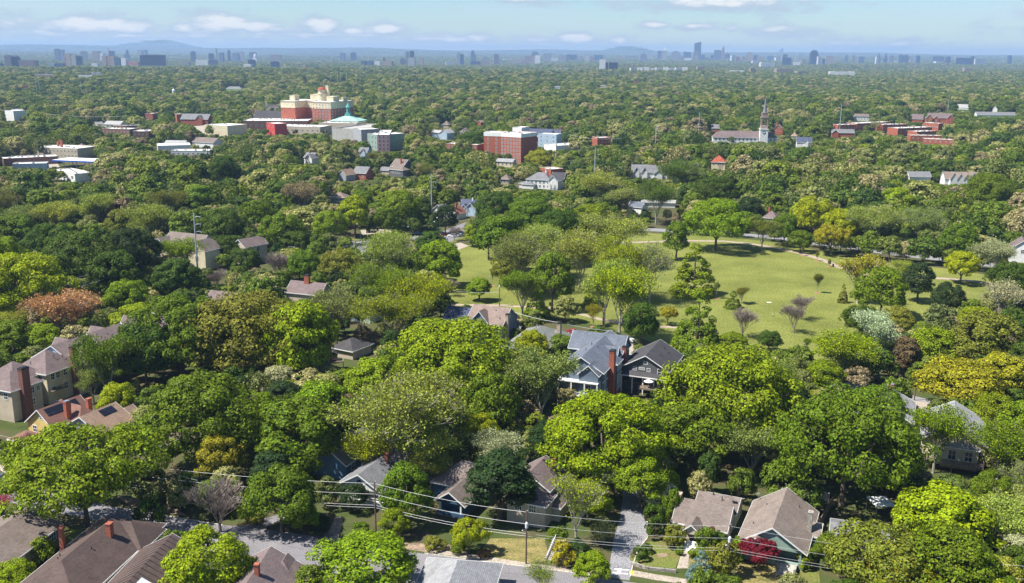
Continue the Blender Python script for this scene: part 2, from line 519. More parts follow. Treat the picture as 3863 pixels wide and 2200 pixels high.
# ---------------------------------------------------------------- the trees one can tell apart, from the photograph
# (picture u, v of the crown centre, crown width in picture units, height / width, kind, colour)
HAND = """
205 1180 405 .66 wide bright
498 1045 320 .74 round mid
745 1090 235 .85 round mid
700 1245 180 .9 round mid
752 1290 90 .8 round bright
545 1255 150 .95 bare tan
620 830 330 .86 round olive
745 850 190 1.1 round lime
450 835 250 .9 round mid
360 880 170 1. round deep
1005 1055 335 .85 airy pale
925 1125 140 .9 airy lime
1075 1165 110 1. airy pale
880 1240 80 .9 round dark
1020 1200 70 1.1 round mid
930 960 150 .9 round bright
1060 1130 150 1. airy pale
1135 905 330 .95 round bright
1230 1010 150 1.2 round mid
1352 960 185 1.05 airy sage
1328 870 90 1.1 round lime
1512 1090 320 .74 round lime
1600 1200 150 .9 round bright
1825 985 355 .76 round bright
1740 1080 220 .8 round mid
1880 1120 170 .9 airy sage
2115 1110 355 .82 round mid
2190 1010 150 .7 round mid
2340 1090 135 1.3 airy bright
2350 1310 250 .8 round lime
2190 1395 250 .8 round olive
2370 1410 240 .9 round mid
2240 1440 200 .8 round gold
2510 1310 180 1. airy pale
2500 1120 160 1.1 airy bright
2550 1200 120 1.1 thin sage
2068 1372 84 1.05 round mid
1248 1205 175 1.05 tall dark
1440 1260 150 1.4 thin lime
1500 1190 110 1.2 thin sage
1012 1230 130 1.25 round mid
985 1300 80 1. round bright
1170 1335 96 1. wide lime
520 1410 215 .85 round lime
915 1410 270 .6 round bright
1482 1418 95 .9 round bright
1352 1440 90 1. thin bright
28 1440 110 .8 round lime
290 1000 95 1. round lime
262 915 150 1.2 airy mid
230 960 80 1.1 airy sage
155 785 172 .9 budding orange
50 715 230 1. round lime
-20 660 170 1. round bright
205 650 210 .95 round deep
330 640 150 1.1 round dark
290 690 130 1.1 round deep
130 610 130 .9 round deep
315 745 112 .9 round bright
440 700 122 .95 round deep
440 640 110 .9 airy bright
345 805 140 .7 round lime
25 850 130 .8 round mid
105 850 110 .8 round bright
30 800 100 .8 airy pale
540 695 62 1. bare tan
610 655 88 .9 round deep
690 660 80 .95 bare brown
760 665 92 1. round mid
855 665 112 .95 round olive
850 690 80 .9 round dark
1100 655 118 1. round bright
1075 615 80 1. round deep
970 640 165 .95 airy pale
960 720 170 .9 airy bright
1060 745 150 .9 airy lime
980 790 180 .8 airy lime
900 790 90 1. airy pale
838 780 140 1.1 budding sage
1120 715 50 .9 bare tan
1196 720 62 .95 tall bright
1305 728 100 1.28 airy bright
1340 760 66 1.1 cone bright
1380 695 103 1.42 round mid
1250 605 134 1.82 round mid
1220 580 78 1.62 round deep
1400 585 136 1.55 round deep
1300 650 168 1.22 airy sage
1345 620 153 1.35 airy pale
1270 670 89 0.94 round olive
1450 640 160 1.62 airy pale
1520 590 181 1.49 airy pale
1545 660 168 1.49 airy lime
1480 735 45 1.2 cone lime
1510 720 125 1.35 airy pale
1550 745 140 1.49 airy lime
1625 670 117 1.89 thin sage
1600 805 95 1.15 round deep
1668 785 44 1.1 wide gold
1746 795 108 1.5 cone mid
1735 665 96 1.35 cone bright
1690 595 66 1.5 tall mid
1790 555 168 .84 round bright
1905 578 74 1.15 airy olive
1960 570 76 1.05 round mid
2030 540 115 .9 round lime
2075 595 92 .85 wide gold
2000 600 60 .9 round mid
1985 790 72 1.1 bare tan
2003 762 66 1.0 bare tan
1856 800 76 1.05 bare brown
1831 745 36 1.25 cone mid
1852 735 36 1.2 airy olive
1920 850 62 .85 round deep
1830 858 84 .7 round bright
2148 690 105 1.2 sycamore gold
2106 730 22 2.2 cone olive
2205 725 132 .95 round mid
2260 680 70 1. airy pale
2192 840 118 1.3 airy white
2150 800 90 1. round deep
2110 890 160 .85 airy lime
2060 940 110 .8 round bright
2296 700 80 1.25 tall dark
2368 745 84 1. round dark
2485 640 92 1.2 airy cream
2403 665 84 .95 round lime
2400 600 96 .95 round mid
2300 560 110 .9 airy sage
2180 560 130 .9 airy pale
2262 885 75 1.4 tall brown
2240 800 90 .9 round olive
2330 870 130 .85 round bright
2460 850 180 .85 round olive
2400 960 220 .66 round gold
2500 940 150 .8 round gold
2500 745 130 .9 thin cream
2520 700 100 1. round deep
2440 800 90 .8 round lime
60 545 96 .9 airy sage
150 545 100 .95 airy pale
235 525 95 1. airy pale
300 560 80 1. round olive
370 560 110 1. airy pale
420 510 90 1. airy olive
40 580 120 .8 round mid
560 570 110 1. round deep
560 620 80 .9 round deep
500 500 90 .9 round mid
700 580 115 .95 round mid
640 540 90 1. round mid
740 610 80 .9 round deep
822 565 90 1. round bright
885 535 78 1.35 tall lime
905 500 60 1. round mid
1000 520 100 1. round bright
960 550 70 1. round mid
1055 520 60 1.1 tall deep
1112 545 66 1.1 round dark
1180 585 44 1.3 tall lime
1135 580 36 1.1 bare brown
755 490 100 .95 budding tan
560 430 90 1. round deep
1345 400 70 .8 round gold
1500 470 110 .9 airy pale
1560 500 90 .9 airy sage
2100 560 90 1. round lime
940 400 46 1. airy olive
1065 430 50 1. budding olive
1180 360 90 1.2 round deep
520 400 70 1.2 cone dark
1330 540 120 .8 round mid
1245 520 130 .7 round deep
1700 440 120 .9 airy mid
1640 500 110 1. airy mid
2470 480 130 .9 round mid
1480 550 100 .9 round bright
1790 480 110 .8 round deep
1870 520 70 .9 round dark
"""
def place_tree(u, v, w, hw, kind, col, label=None):
    x, y = S('v', u, v)
    Hh = 12.0
    for _ in range(4):
        P = G(x, y, Hh*.56)
        dep = proj((P.x, P.y, Hh*.56))[2]
        W = w*1.5107/F*dep
        Hh = W*hw
        if kind not in ('shrub',): Hh = max(4.0, min(Hh, 24))
    return plant(kind, P.x, P.y, Hh, W/2, jit(PAL[col]), label=label)
NHAND = 0
for ln in HAND.strip().split('\n'):
    a = ln.split()
    place_tree(float(a[0]), float(a[1]), float(a[2]), float(a[3]), a[4], a[5]); NHAND += 1
# ---------------------------------------------------------------- ground
def ground_mesh():
    rings = [0, 60, 120] + list(np.linspace(150, 1100, 30)) + list(np.geomspace(1160, 30000, 120))
    # fine angular steps ahead, coarse behind
    ang = np.concatenate([np.linspace(-36, 36, 217), np.linspace(40, 320, 57)])
    ang = np.radians(ang)
    na = len(ang)
    X = [0.0]; Y = [0.0]
    for r in rings[1:]:
        X += list(np.sin(ang)*r); Y += list(np.cos(ang)*r)
    X = np.array(X); Y = np.array(Y); Z = ground_z(X, Y)
    fs = []
    for i in range(na): fs.append((0, 1 + i, 1 + (i+1) % na))
    for k in range(len(rings)-2):
        a = 1 + k*na; b = a + na
        for i in range(na): j = (i+1) % na; fs.append((a+i, b+i, b+j, a+j))
    me = bpy.data.meshes.new('ground')
    me.from_pydata(np.stack([X, Y, Z], 1).tolist(), [], [tuple(reversed(f)) for f in fs])
    me.update(); me.shade_smooth() if hasattr(me, 'shade_smooth') else None
    return me
def ground_mat():
    m, nt, out = newmat('ground')
    N = nt.nodes.new; L = nt.links.new
    tc = N('ShaderNodeTexCoord')
    n1 = N('ShaderNodeTexNoise'); n1.inputs['Scale'].default_value = .05; n1.inputs['Detail'].default_value = 8; n1.inputs['Roughness'].default_value = .7
    L(tc.outputs['Object'], n1.inputs['Vector'])
    c = ramp(nt, n1.outputs['Fac'], [(.3, (.035,.045,.015)), (.45, (.06,.08,.022)), (.55, (.09,.075,.04)), (.7, (.05,.07,.02))])
    # far country seen edge on: mottled woods
    n2 = N('ShaderNodeTexNoise'); n2.inputs['Scale'].default_value = .012; n2.inputs['Detail'].default_value = 6; n2.inputs['Roughness'].default_value = .75
    L(tc.outputs['Object'], n2.inputs['Vector'])
    c2 = ramp(nt, n2.outputs['Fac'], [(.35, (.03,.06,.02)), (.5, (.06,.10,.03)), (.65, (.12,.16,.05))])
    sx = N('ShaderNodeVectorMath'); sx.operation = 'LENGTH'; L(tc.outputs['Object'], sx.inputs[0])
    mr = N('ShaderNodeMapRange'); mr.inputs['From Min'].default_value = 900; mr.inputs['From Max'].default_value = 2000; L(sx.outputs['Value'], mr.inputs['Value'])
    mx = N('ShaderNodeMix'); mx.data_type = 'RGBA'; L(mr.outputs['Result'], mx.inputs['Factor']); L(c, mx.inputs['A']); L(c2, mx.inputs['B'])
    p = N('ShaderNodeBsdfPrincipled'); p.inputs['Roughness'].default_value = 1; p.inputs['Specular IOR Level'].default_value = .1
    L(mx.outputs['Result'], p.inputs['Base Color']); L(p.outputs[0], out.inputs['Surface'])
    return m
gme = ground_mesh(); gme.materials.append(ground_mat())
tag(link('ground', gme), kind='structure')
# ---------------------------------------------------------------- building kit
ROOFC = dict(brown=(.215,.172,.150), purple=(.200,.150,.145), grey=(.215,.215,.225), dark=(.075,.070,.075), tan=(.330,.225,.160), blue=(.155,.175,.215),
    red=(.40,.095,.055), green=(.225,.235,.215), pale=(.42,.41,.40), navy=(.085,.10,.16), taupe=(.255,.205,.175), rust=(.26,.11,.08), choc=(.115,.080,.070),
    pink=(.27,.20,.17), light=(.33,.33,.34), rustbrown=(.24,.125,.095))
WALLC = dict(white=(.72,.72,.70), cream=(.66,.58,.40), yellow=(.62,.47,.17), beige=(.50,.43,.33), olive=(.20,.20,.10), grey=(.33,.34,.35), blue=(.10,.19,.30),
    slate=(.15,.19,.25), darkgrey=(.115,.12,.125), brick=(.36,.11,.065), brownbrick=(.22,.12,.085), green=(.24,.33,.28), pink=(.48,.25,.27), bluewhite=(.40,.50,.60),
    tan=(.42,.33,.22), concrete=(.46,.44,.40), stone=(.34,.30,.25), red=(.50,.06,.05), dkblue=(.05,.10,.17), lilac=(.38,.36,.40))
def roofm(k): return mat_rows('shingle_' + k, ROOFC[k], dark=.62, row=.16, brick=.5, mortar=.03, noise=.30)
def wallm(k):
    if k in ('brick', 'brownbrick'): return mat_rows('wall_' + k, WALLC[k], dark=1.3, row=.11, brick=.32, mortar=.015, noise=.35)
    if k in ('concrete', 'stone', 'red', 'pink', 'lilac'): return mat('wall_' + k, WALLC[k], var=.12, scale=.4, fine=3)
    return mat_rows('wall_' + k, WALLC[k], dark=.78, row=.2, brick=6, mortar=.012, noise=.05)
M_TRIM = mat('white_trim', (.75,.75,.72), var=.05, rough=.6)
M_GLASS = mat('window_glass', (.035,.045,.06), var=.3, rough=.12, spec=.8, scale=1.5)
M_BRICK = mat_rows('chimney_brick', (.36,.115,.07), dark=1.35, row=.1, brick=.28, mortar=.014, noise=.4)
M_BRICKD = mat_rows('chimney_dark_brick', (.20,.09,.07), dark=1.4, row=.1, brick=.28, mortar=.014, noise=.4)
M_STUCCO = mat('chimney_render', (.42,.33,.25), var=.12, scale=1)
M_STONE = mat('chimney_stone', (.34,.31,.27), var=.4, scale=2.5)
M_METAL = mat('flashing', (.35,.37,.39), rough=.35, metal=.6, var=.15)
M_BLACK = mat('black_cap', (.03,.03,.032), rough=.5)
M_SOLAR = mat_rows('solar_cells', (.012,.014,.022), dark=3, row=1.0, brick=1.7, mortar=.03, rough=.18, noise=.1)
M_MEMB = mat('roof_membrane', (.72,.71,.68), var=.10, scale=.12, fine=1.2)
M_MEMG = mat('roof_gravel', (.38,.36,.33), var=.15, scale=.15, fine=2)
M_WOOD = mat('weathered_wood', (.22,.17,.13), var=.25, scale=1.5)
M_CONC = mat('concrete', (.52,.48,.42), var=.12, scale=.5, fine=4)
CHM = dict(brick=M_BRICK, darkbrick=M_BRICKD, stucco=M_STUCCO, stone=M_STONE, white=M_TRIM)
BLD = []
def xf(cx, cy, rz):
    c, s = math.cos(rz), math.sin(rz)
    return lambda p: (cx + p[0]*c - p[1]*s, cy + p[0]*s + p[1]*c, p[2])
def volume(wall, roof, trim, cx, cy, rz, Ln, W, z0, h, zr, style, over=.45, inset=0):
    T = xf(cx, cy, rz); l = Ln/2; w = W/2
    def add(mb, vs, fs): mb.add([T(v) for v in vs], fs)
    def slab(mb, q, th): mb.slab([T(v) for v in q], th)
    if style == 'flat':
        add(wall, [(-l,-w,z0),(l,-w,z0),(l,w,z0),(-l,w,z0),(-l,-w,h),(l,-w,h),(l,w,h),(-l,w,h)], [(0,3,2,1),(4,5,6,7),(0,1,5,4),(1,2,6,5),(2,3,7,6),(3,0,4,7)])
        o = over; slab(roof, [(-l-o,-w-o,h+.16),(l+o,-w-o,h+.16),(l+o,w+o,h+.16),(-l-o,w+o,h+.16)], .155)
        return
    g1 = style in ('gable', 'gableA'); g2 = style in ('gable', 'gableB')
    rise = zr - h
    hip = min(w, l*.95)
    ha = 0 if g1 else hip; hb = 0 if g2 else hip
    # walls with gable triangles
    k = -l + inset
    if inset:      # open porch under the front gable: beam, gable panel, set back wall
        add(wall, [(-l,-w,h-.45),(-l+.22,-w,h-.45),(-l+.22,w,h-.45),(-l,w,h-.45),(-l,-w,h),(-l+.22,-w,h),(-l+.22,w,h),(-l,w,h),(-l,0,zr-.03),(-l+.22,0,zr-.03)],
            [(0,1,2,3),(0,4,5,1),(3,2,6,7),(0,3,7,8,4),(1,5,9,6,2)])
        for sy in (-1, 1):
            y0, y1 = (-w, -w+.2) if sy < 0 else (w-.2, w)
            add(wall, [(-l+.23,y0,h-.45),(k,y0,h-.45),(k,y1,h-.45),(-l+.23,y1,h-.45),(-l+.23,y0,h),(k,y0,h),(k,y1,h),(-l+.23,y1,h)], [(0,3,2,1),(4,5,6,7),(0,1,5,4),(2,3,7,6)])
        add(wall, [(-l,-w,z0),(k,-w,z0),(k,w,z0),(-l,w,z0),(-l,-w,.85),(k,-w,.85),(k,w,.85),(-l,w,.85)], [(4,5,6,7),(0,1,5,4),(2,3,7,6),(3,0,4,7)])
    vs = [(k,-w,z0),(l,-w,z0),(l,w,z0),(k,w,z0),(k,-w,h),(l,-w,h),(l,w,h),(k,w,h)]
    fs = [(0,1,5,4),(2,3,7,6)]
    if inset: fs.append((3,0,4,7))
    elif g1: vs.append((-l,0,zr-.02)); fs.append((3,0,4,len(vs)-1,7))
    else: fs.append((3,0,4,7))
    if g2: vs.append((l,0,zr-.02)); fs.append((1,2,6,len(vs)-1,5))
    else: fs.append((1,2,6,5))
    add(wall, vs, fs)
    o = over; sl = rise/w; dz = o*sl
    up = .10
    e = w + o; za = h - dz + up; zt = zr + up
    xa = -l + ha if ha else -l - o; xb = l - hb if hb else l + o
    x0, x1 = -l - o, l + o
    th = .16
    slab(roof, [(x0,-e,za),(x1,-e,za),(xb,0,zt),(xa,0,zt)], th)
    slab(roof, [(x1,e,za),(x0,e,za),(xa,0,zt),(xb,0,zt)], th)
    if ha: slab(roof, [(x0,e,za),(x0,-e,za),(xa,0,zt)], th)
    if hb: slab(roof, [(x1,-e,za),(x1,e,za),(xb,0,zt)], th)
    # fascia and barge boards, ridge cap
    def board(a, b, t=.05, hh=.24):
        a = Vector(a); b = Vector(b); d = (b-a); n = Vector((d.y, -d.x, 0)); n.normalize(); n *= t
        q = [a, b, b + n, a + n]
        vs = [T(p + Vector((0,0,.03))) for p in q] + [T(p - Vector((0,0,hh))) for p in q]
        trim.add(vs, [(0,1,2,3),(7,6,5,4),(0,4,5,1),(1,5,6,2),(2,6,7,3),(3,7,4,0)])
    board((x0,-e,za), (x1,-e,za)); board((x1,e,za), (x0,e,za))
    if not ha: board((x0,0,zt), (x0,-e,za)); board((x0,e,za), (x0,0,zt))
    else: board((x0,e,za), (x0,-e,za))
    if not hb: board((x1,-e,za), (x1,0,zt)); board((x1,0,zt), (x1,e,za))
    else: board((x1,-e,za), (x1,e,za))

WIN_CACHE = {}
def window_mesh(w, h, mull):
    k = (round(w, 1), round(h, 1), mull)
    if k not in WIN_CACHE:
        f = MB(); t = .12
        f.box(-w/2-t, w/2+t, -.06, .03, -h/2-t, -h/2); f.box(-w/2-t, w/2+t, -.06, .03, h/2, h/2+t)
        f.box(-w/2-t, -w/2, -.06, .03, -h/2, h/2); f.box(w/2, w/2+t, -.06, .03, -h/2, h/2)
        f.box(-w/2, w/2, -.05, .0, -.04, .04)
        for i in range(1, mull): f.box(-w/2 + w*i/mull - .04, -w/2 + w*i/mull + .04, -.05, .0, -h/2, h/2)
        p = MB(); p.box(-w/2, w/2, -.02, .01, -h/2, h/2)
        WIN_CACHE[k] = (f.mesh('window', M_TRIM), p.mesh('pane', M_GLASS))
    return WIN_CACHE[k]
def add_window(root, x, y, rz, z, w, h, mull=2, name='window', simple=False):
    f, p = window_mesh(w, h, mull)
    if simple:
        k = ('s', round(w, 1), round(h, 1))
        if k not in WIN_CACHE:
            b = MB(); b.box(-w/2, w/2, -.06, .02, -h/2, h/2); WIN_CACHE[k] = b.mesh('window', M_GLASS)
        o = link(name, WIN_CACHE[k], root); o.location = (x, y, z); o.rotation_euler = (0, 0, rz); return o
    o = link(name, f, root); o.location = (x, y, z); o.rotation_euler = (0, 0, rz)
    link('pane', p, o)
    return o
def chimney(parent, x, y, z0, z1, w=.9, d=.7, m='brick', cap='metal', rz=0):
    b = MB(); b.cbox(x, y, z0, w, d, z1-z0, rz); b.cbox(x, y, z1, w+.16, d+.16, .18, rz)
    o = b.build('chimney', CHM[m], parent)
    c = MB()
    if cap == 'metal': c.cbox(x, y, z1+.18, w*.8, d*.8, .12, rz); c.cbox(x, y, z1+.42, w*.95, d*.95, .07, rz); [c.cbox(x+a*w*.35, y+bb*d*.35, z1+.30, .06, .06, .12, rz) for a in (-1,1) for bb in (-1,1)]
    elif cap == 'black': c.cbox(x, y, z1+.18, w*1.05, d*1.05, .35, rz); c.cbox(x, y, z1+.53, w*.7, d*.7, .14, rz)
    elif cap == 'pot': c.lathe([(.14, z1+.18), (.12, z1+.7)], x, y, 8)
    if cap: c.build('chimney_cap', {'metal': M_METAL, 'black': M_BLACK, 'pot': M_BRICK}[cap], o)
    return o
def house(name, label, A, B, zr, vols, wall='white', roof='grey', trim=True, cat='house', group=None, chim=(), wins=(), vents=(), solar=(), vis=.35, clear=True, under=.0, extra=None, ground=0.0, frame=None):
    """vols: (cx, cy, rotation in deg, length, width, wall height, ridge height, style); lengths 0 = the ridge A-B itself"""
    A = Vector((A.x, A.y, 0)); B = Vector((B.x, B.y, 0)); mid = (A+B)/2; d = B-A; yaw = math.atan2(d.y, d.x); LL = d.length
    root = empty(name, (mid.x, mid.y, ground), yaw, label, cat, group)
    w_, r_, t_ = MB(), MB(), MB()
    VV = []
    for i, v in enumerate(vols):
        cx, cy, a, Ln, W, h, zt, st = v[:8]
        if Ln == 0: Ln = LL + (2*min(W/2, 40) if st == 'hip' else (W/2 if st in ('gableA', 'gableB') else 0)); cx += (W/4 if st == 'gableA' else (-W/4 if st == 'gableB' else 0))
        z0 = v[9] if len(v) > 9 else -.5
        ov = v[8] if len(v) > 8 else .45
        volume(w_, r_, t_, cx, cy, R(a), Ln, W, z0, h, zt, st, ov, v[10] if len(v) > 10 else 0)
        VV.append((cx, cy, R(a), Ln, W, h, zt, st))
    w_.build('wall', wallm(wall) if isinstance(wall, str) else wall, root)
    ro = r_.build('roof', roofm(roof) if isinstance(roof, str) else roof, root)
    if trim and t_.v: t_.build('trim', M_TRIM if trim is True else wallm(trim), root)
    for c in chim:
        chimney(ro, *c)
    if vents:
        for (x, y, z) in vents:
            b = MB(); b.lathe([(.09, z-.3), (.09, z+.45)], x, y, 8); b.lathe([(.16, z+.45), (.02, z+.6)], x, y, 8); b.build('roof_vent', M_BLACK, ro)
    for (vi, s, x0, x1, t0, t1) in solar:      # on slope s (-1 front, +1 back) of volume vi; x along, t from ridge to eave
        cx, cy, a, Ln, W, h, zt, st = VV[vi]; T = xf(cx, cy, a); w = W/2
        def P(x, t): return T((x, s*w*t, zt - (zt-h)*t + .26))
        q = [P(x0, t1), P(x1, t1), P(x1, t0), P(x0, t0)]
        if s > 0: q = q[::-1]
        b = MB(); b.slab(q, .08); b.build('solar_panel', M_SOLAR, ro)
    for wn in wins:      # (volume, side, s, z, w, h[, mullions])
        vi, side, s, z, ww, hh = wn[:6]; mu = wn[6] if len(wn) > 6 else 2
        cx, cy, a, Ln, W, h, zt, st = VV[vi]; T = xf(cx, cy, a)
        p, rr = {'F': ((s, -W/2, 0), 0), 'B': ((s, W/2, 0), math.pi), 'L': ((-Ln/2, s, 0), -math.pi/2), 'R': ((Ln/2, s, 0), math.pi/2)}[side]
        q = T(p)
        add_window(root, q[0], q[1], a + rr, z, ww, hh, mu)
    if extra: extra(root, ro, VV)
    # picture rectangle and footprint
    xs, ys, ds = [], [], []
    Tm = xf(mid.x, mid.y, yaw)
    for (cx, cy, a, Ln, W, h, zt, st) in VV:
        T = xf(cx, cy, a); pts = []
        for sx in (-1, 1):
            for sy in (-1, 1):
                q = Tm(T((sx*Ln/2, sy*W/2, 0)))
                for z in (h*vis + ground, h + ground):
                    r = proj((q[0], q[1], z)); xs.append(r[0]); ys.append(r[1]); ds.append(r[2])
        q = Tm(T((0, 0, zt))); r = proj((q[0], q[1], zt + ground)); ys.append(r[1])
        HARD.append([Tm(T((sx*(Ln/2+.6), sy*(W/2+.6), 0)))[:2] for sx, sy in ((-1,-1),(1,-1),(1,1),(-1,1))])
    if clear: CLEAR.append((min(xs), max(xs), min(ys), max(ys), min(ds)))
    BLD.append((name, label, (min(xs)+max(xs))/2, (min(ys)+max(ys))/2, LL))
    return root
def flat_building(name, label, A, B, z, depth, wall='concrete', roof='memb', cat='building', group=None, rows=0, cols=0, ww=1.2, wh=1.4, units=0, parapet=.5, band=None, vis=.3, side=0, clear=True, chim=(), z0=-.5, extra=None, flip=1, winside=None):
    """near top edge A-B; depth runs away from the camera"""
    A = Vector((A.x, A.y, 0)); B = Vector((B.x, B.y, 0)); d = B-A; yaw = math.atan2(d.y, d.x); LL = d.length; mid = (A+B)/2
    root = empty(name, (mid.x, mid.y, 0), yaw, label, cat, group)
    W = MB(); l = LL/2
    zz = z - parapet
    W.box(-l, l, 0, depth, z0, zz)
    t = .35
    W.box(-l, l, 0, t, zz, z); W.box(-l, l, depth-t, depth, zz, z); W.box(-l, -l+t, t, depth-t, zz, z); W.box(l-t, l, t, depth-t, zz, z)
    W.build('wall', wallm(wall), root)
    rf = MB(); rf.box(-l+t+.01, l-t-.01, t+.01, depth-t-.01, zz+.004, zz + .12)
    ro = rf.build('roof', {'memb': M_MEMB, 'gravel': M_MEMG}.get(roof) or roofm(roof), root)
    cop = MB(); c = .08
    for (x0, x1, y0, y1) in ((-l-c, l+c, -c, t), (-l-c, l+c, depth-t, depth+c), (-l-c, -l+t, t, depth-t), (l-t, l+c, t, depth-t)):
        cop.box(x0, x1, y0, y1, z+.003, z + (.16 if not band else .2))
    if band:
        cop.box(-l-.1, l+.1, -.1, -.004, z-band, z+.001); cop.box(l+.004, l+.1, 0, depth, z-band, z+.001); cop.box(-l-.1, -l-.004, 0, depth, z-band, z+.001)
    cop.build('parapet_coping', M_TRIM if band else M_CONC, root)
    for i in range(units):
        x = -l*.75 + 1.5*l*((i*.618) % 1); y = depth*(.25 + .5*((i*.382) % 1))
        b = MB(); b.box(x-.9, x+.9, y-.7, y+.7, zz+.12, zz+1.2); b.lathe([(.45, zz+1.2), (.45, zz+1.32)], x, y, 10); b.build('rooftop_unit', M_METAL if i % 2 else M_CONC, ro)
    for c_ in chim: chimney(ro, *c_)
    nwin = 0
    if rows:
        fh = (z - parapet - .8)/rows
        for r in range(rows):
            for k in range(cols):
                if nwin >= 96: break
                add_window(root, -l + LL*(k+.5)/cols, 0, 0, .6 + fh*(r+.55), ww, wh, 2, simple=(LL < 0)); nwin += 1
    if side and rows:
        fh = (z - parapet - .8)/rows
        sx = l if side > 0 else -l; n = abs(side)
        for r in range(rows):
            for k in range(n):
                if nwin >= 98: break
                add_window(root, sx, depth*(k+.5)/n, math.pi/2 if side > 0 else -math.pi/2, .6 + fh*(r+.55), ww, wh, 2); nwin += 1
    if extra: extra(root, ro, l, depth, z)
    xs, ys, ds = [], [], []
    T = xf(mid.x, mid.y, yaw)
    for x in (-l, l):
        for y in (0, depth):
            q = T((x, y, 0))
            for zc in ((z*vis, z) if y == 0 else (z,)):
                r = proj((q[0], q[1], zc)); xs.append(r[0]); ys.append(r[1]); ds.append(r[2])
    if clear: CLEAR.append((min(xs), max(xs), min(ys), max(ys), min(ds)))
    HARD.append([T(p)[:2] for p in ((-l-1,-1,0),(l+1,-1,0),(l+1,depth+1,0),(-l-1,depth+1,0))])
    BLD.append((name, label, (min(xs)+max(xs))/2, (min(ys)+max(ys))/2, LL))
    return root
def Q(c, x, y, z): return GP(c, x, y, z)
def dims(msg, A, B):
    print('DIM', msg, round((Vector((B.x,B.y))-Vector((A.x,A.y))).length, 1), 'dist', round(math.hypot(A.x, A.y)))

def AB(c, x, y, z, yaw, L, at='A'):
    P = Q(c, x, y, z); a = R(yaw); d = Vector((math.cos(a), math.sin(a), 0))
    if at == 'A': return P, P + d*L
    if at == 'B': return P - d*L, P
    return P - d*L/2, P + d*L/2
def columns(root, pts, z0, z1, r=.16, base=None, mt=None, name='column'):
    for (x, y) in pts:
        b = MB()
        if base: b.box(x-.35, x+.35, y-.35, y+.35, -.3, base); b.box(x-.4, x+.4, y-.4, y+.4, base, base+.1); b.tube((x, y, base+.1), (x, y, z1), r*1.25, r*.85, 8)
        else: b.box(x-r, x+r, y-r, y+r, z0, z1)
        b.build(name, mt or M_TRIM, root)
def steps(root, x0, y, w, n, ztop, run=.32, axis='x', mt=None, d=-1):
    """flight descending towards -x (axis x) or -y (axis y)"""
    b = MB()
    for i in range(n):
        z = ztop*(n-i)/n; a = i*run
        if axis == 'x': b.box(x0 - a - run, x0 - a + (.001 if i == 0 else 0), y-w/2 + .004*i, y+w/2 - .004*i, -.4, z - .01)
        else: b.box(y-w/2 + .004*i, y+w/2 - .004*i, x0 - a - run, x0 - a, -.4, z - .01)
    b.build('steps', mt or M_CONC, root)
def railing(root, a, b, z, h=.9, mt=None, name='railing'):
    m = MB(); a = Vector(a); b = Vector(b); L = (b-a).length; n = max(2, int(L/.28)); rz = math.atan2((b-a).y, (b-a).x); mid = (a+b)/2
    m.cbox(mid.x, mid.y, z+h-.06, L, .09, .08, rz); m.cbox(mid.x, mid.y, z+.1, L, .07, .06, rz)
    for i in range(n+1):
        p = a.lerp(b, i/n); m.cbox(p.x, p.y, z + .17, .05, .05, h-.24, rz)
    m.build(name, mt or M_TRIM, root)
# ---------------------------------------------------------------- the near houses
# G: bungalow with the maroon maple
A, B = AB('t2', 490, 440, 7.4, 67, 17.5)
def xG(root, ro, VV):
    columns(root, [(-8.5,-5.2),(-8.5,-.6),(-8.5,5.2)], .8, 3.3, .2, base=1.9, mt=wallm('green'))
    steps(root, -8.9, -3.0, 2.6, 7, .85)
    b = MB(); b.box(-11.2, -8.9, -4.75, -4.35, -.3, 1.1); b.box(-11.2, -8.9, -1.65, -1.25, -.3, 1.1); b.build('step_wall', M_STONE, root)
    railing(root, (-8.6,5.0,0), (-8.6,-.3,0), .85)
    b = MB(); b.lathe([(.05,0),(.38,.16),(.42,.2)], 0, 0, 14); o = b.build('satellite_dish', M_TRIM, ro); o.location = (8.2, 5.2, 5.4); o.rotation_euler = (1.0, 0, 2.2)
    b = MB(); b.tube((8.2,5.3,4.5), (8.2,5.2,5.4), .04, .04, 6); b.build('dish_mast', M_METAL, o.parent)
house('bungalow', 'large brown-roofed bungalow with a stone chimney and green columned porch, behind the maroon tree', A, B, 7.4,
    [(0,0,0,17.5,11.6,3.7,7.4,'gable',.55,-.5,2.6), (-8.0,2.6,0,4.5,6.4,3.5,5.5,'gable',.45,3.1), (1.5,-5.9,90,3.2,5.0,3.4,4.9,'gableA',.3)],
    wall='green', roof='taupe', chim=((-.3,-5.6,2.5,7.6,1.0,.8,'stone',None),), vents=((4,3,5.3),(-3.5,4.2,4.6),(5.2,-3,5.6)),
    wins=((1,'L',1.4,4.3,1.5,.55),(0,'F',-4,2.3,1.2,1.4),(0,'F',4,2.3,1.2,1.4),(0,'F',6.4,2.3,1.0,1.2)), vis=.25, extra=xG)
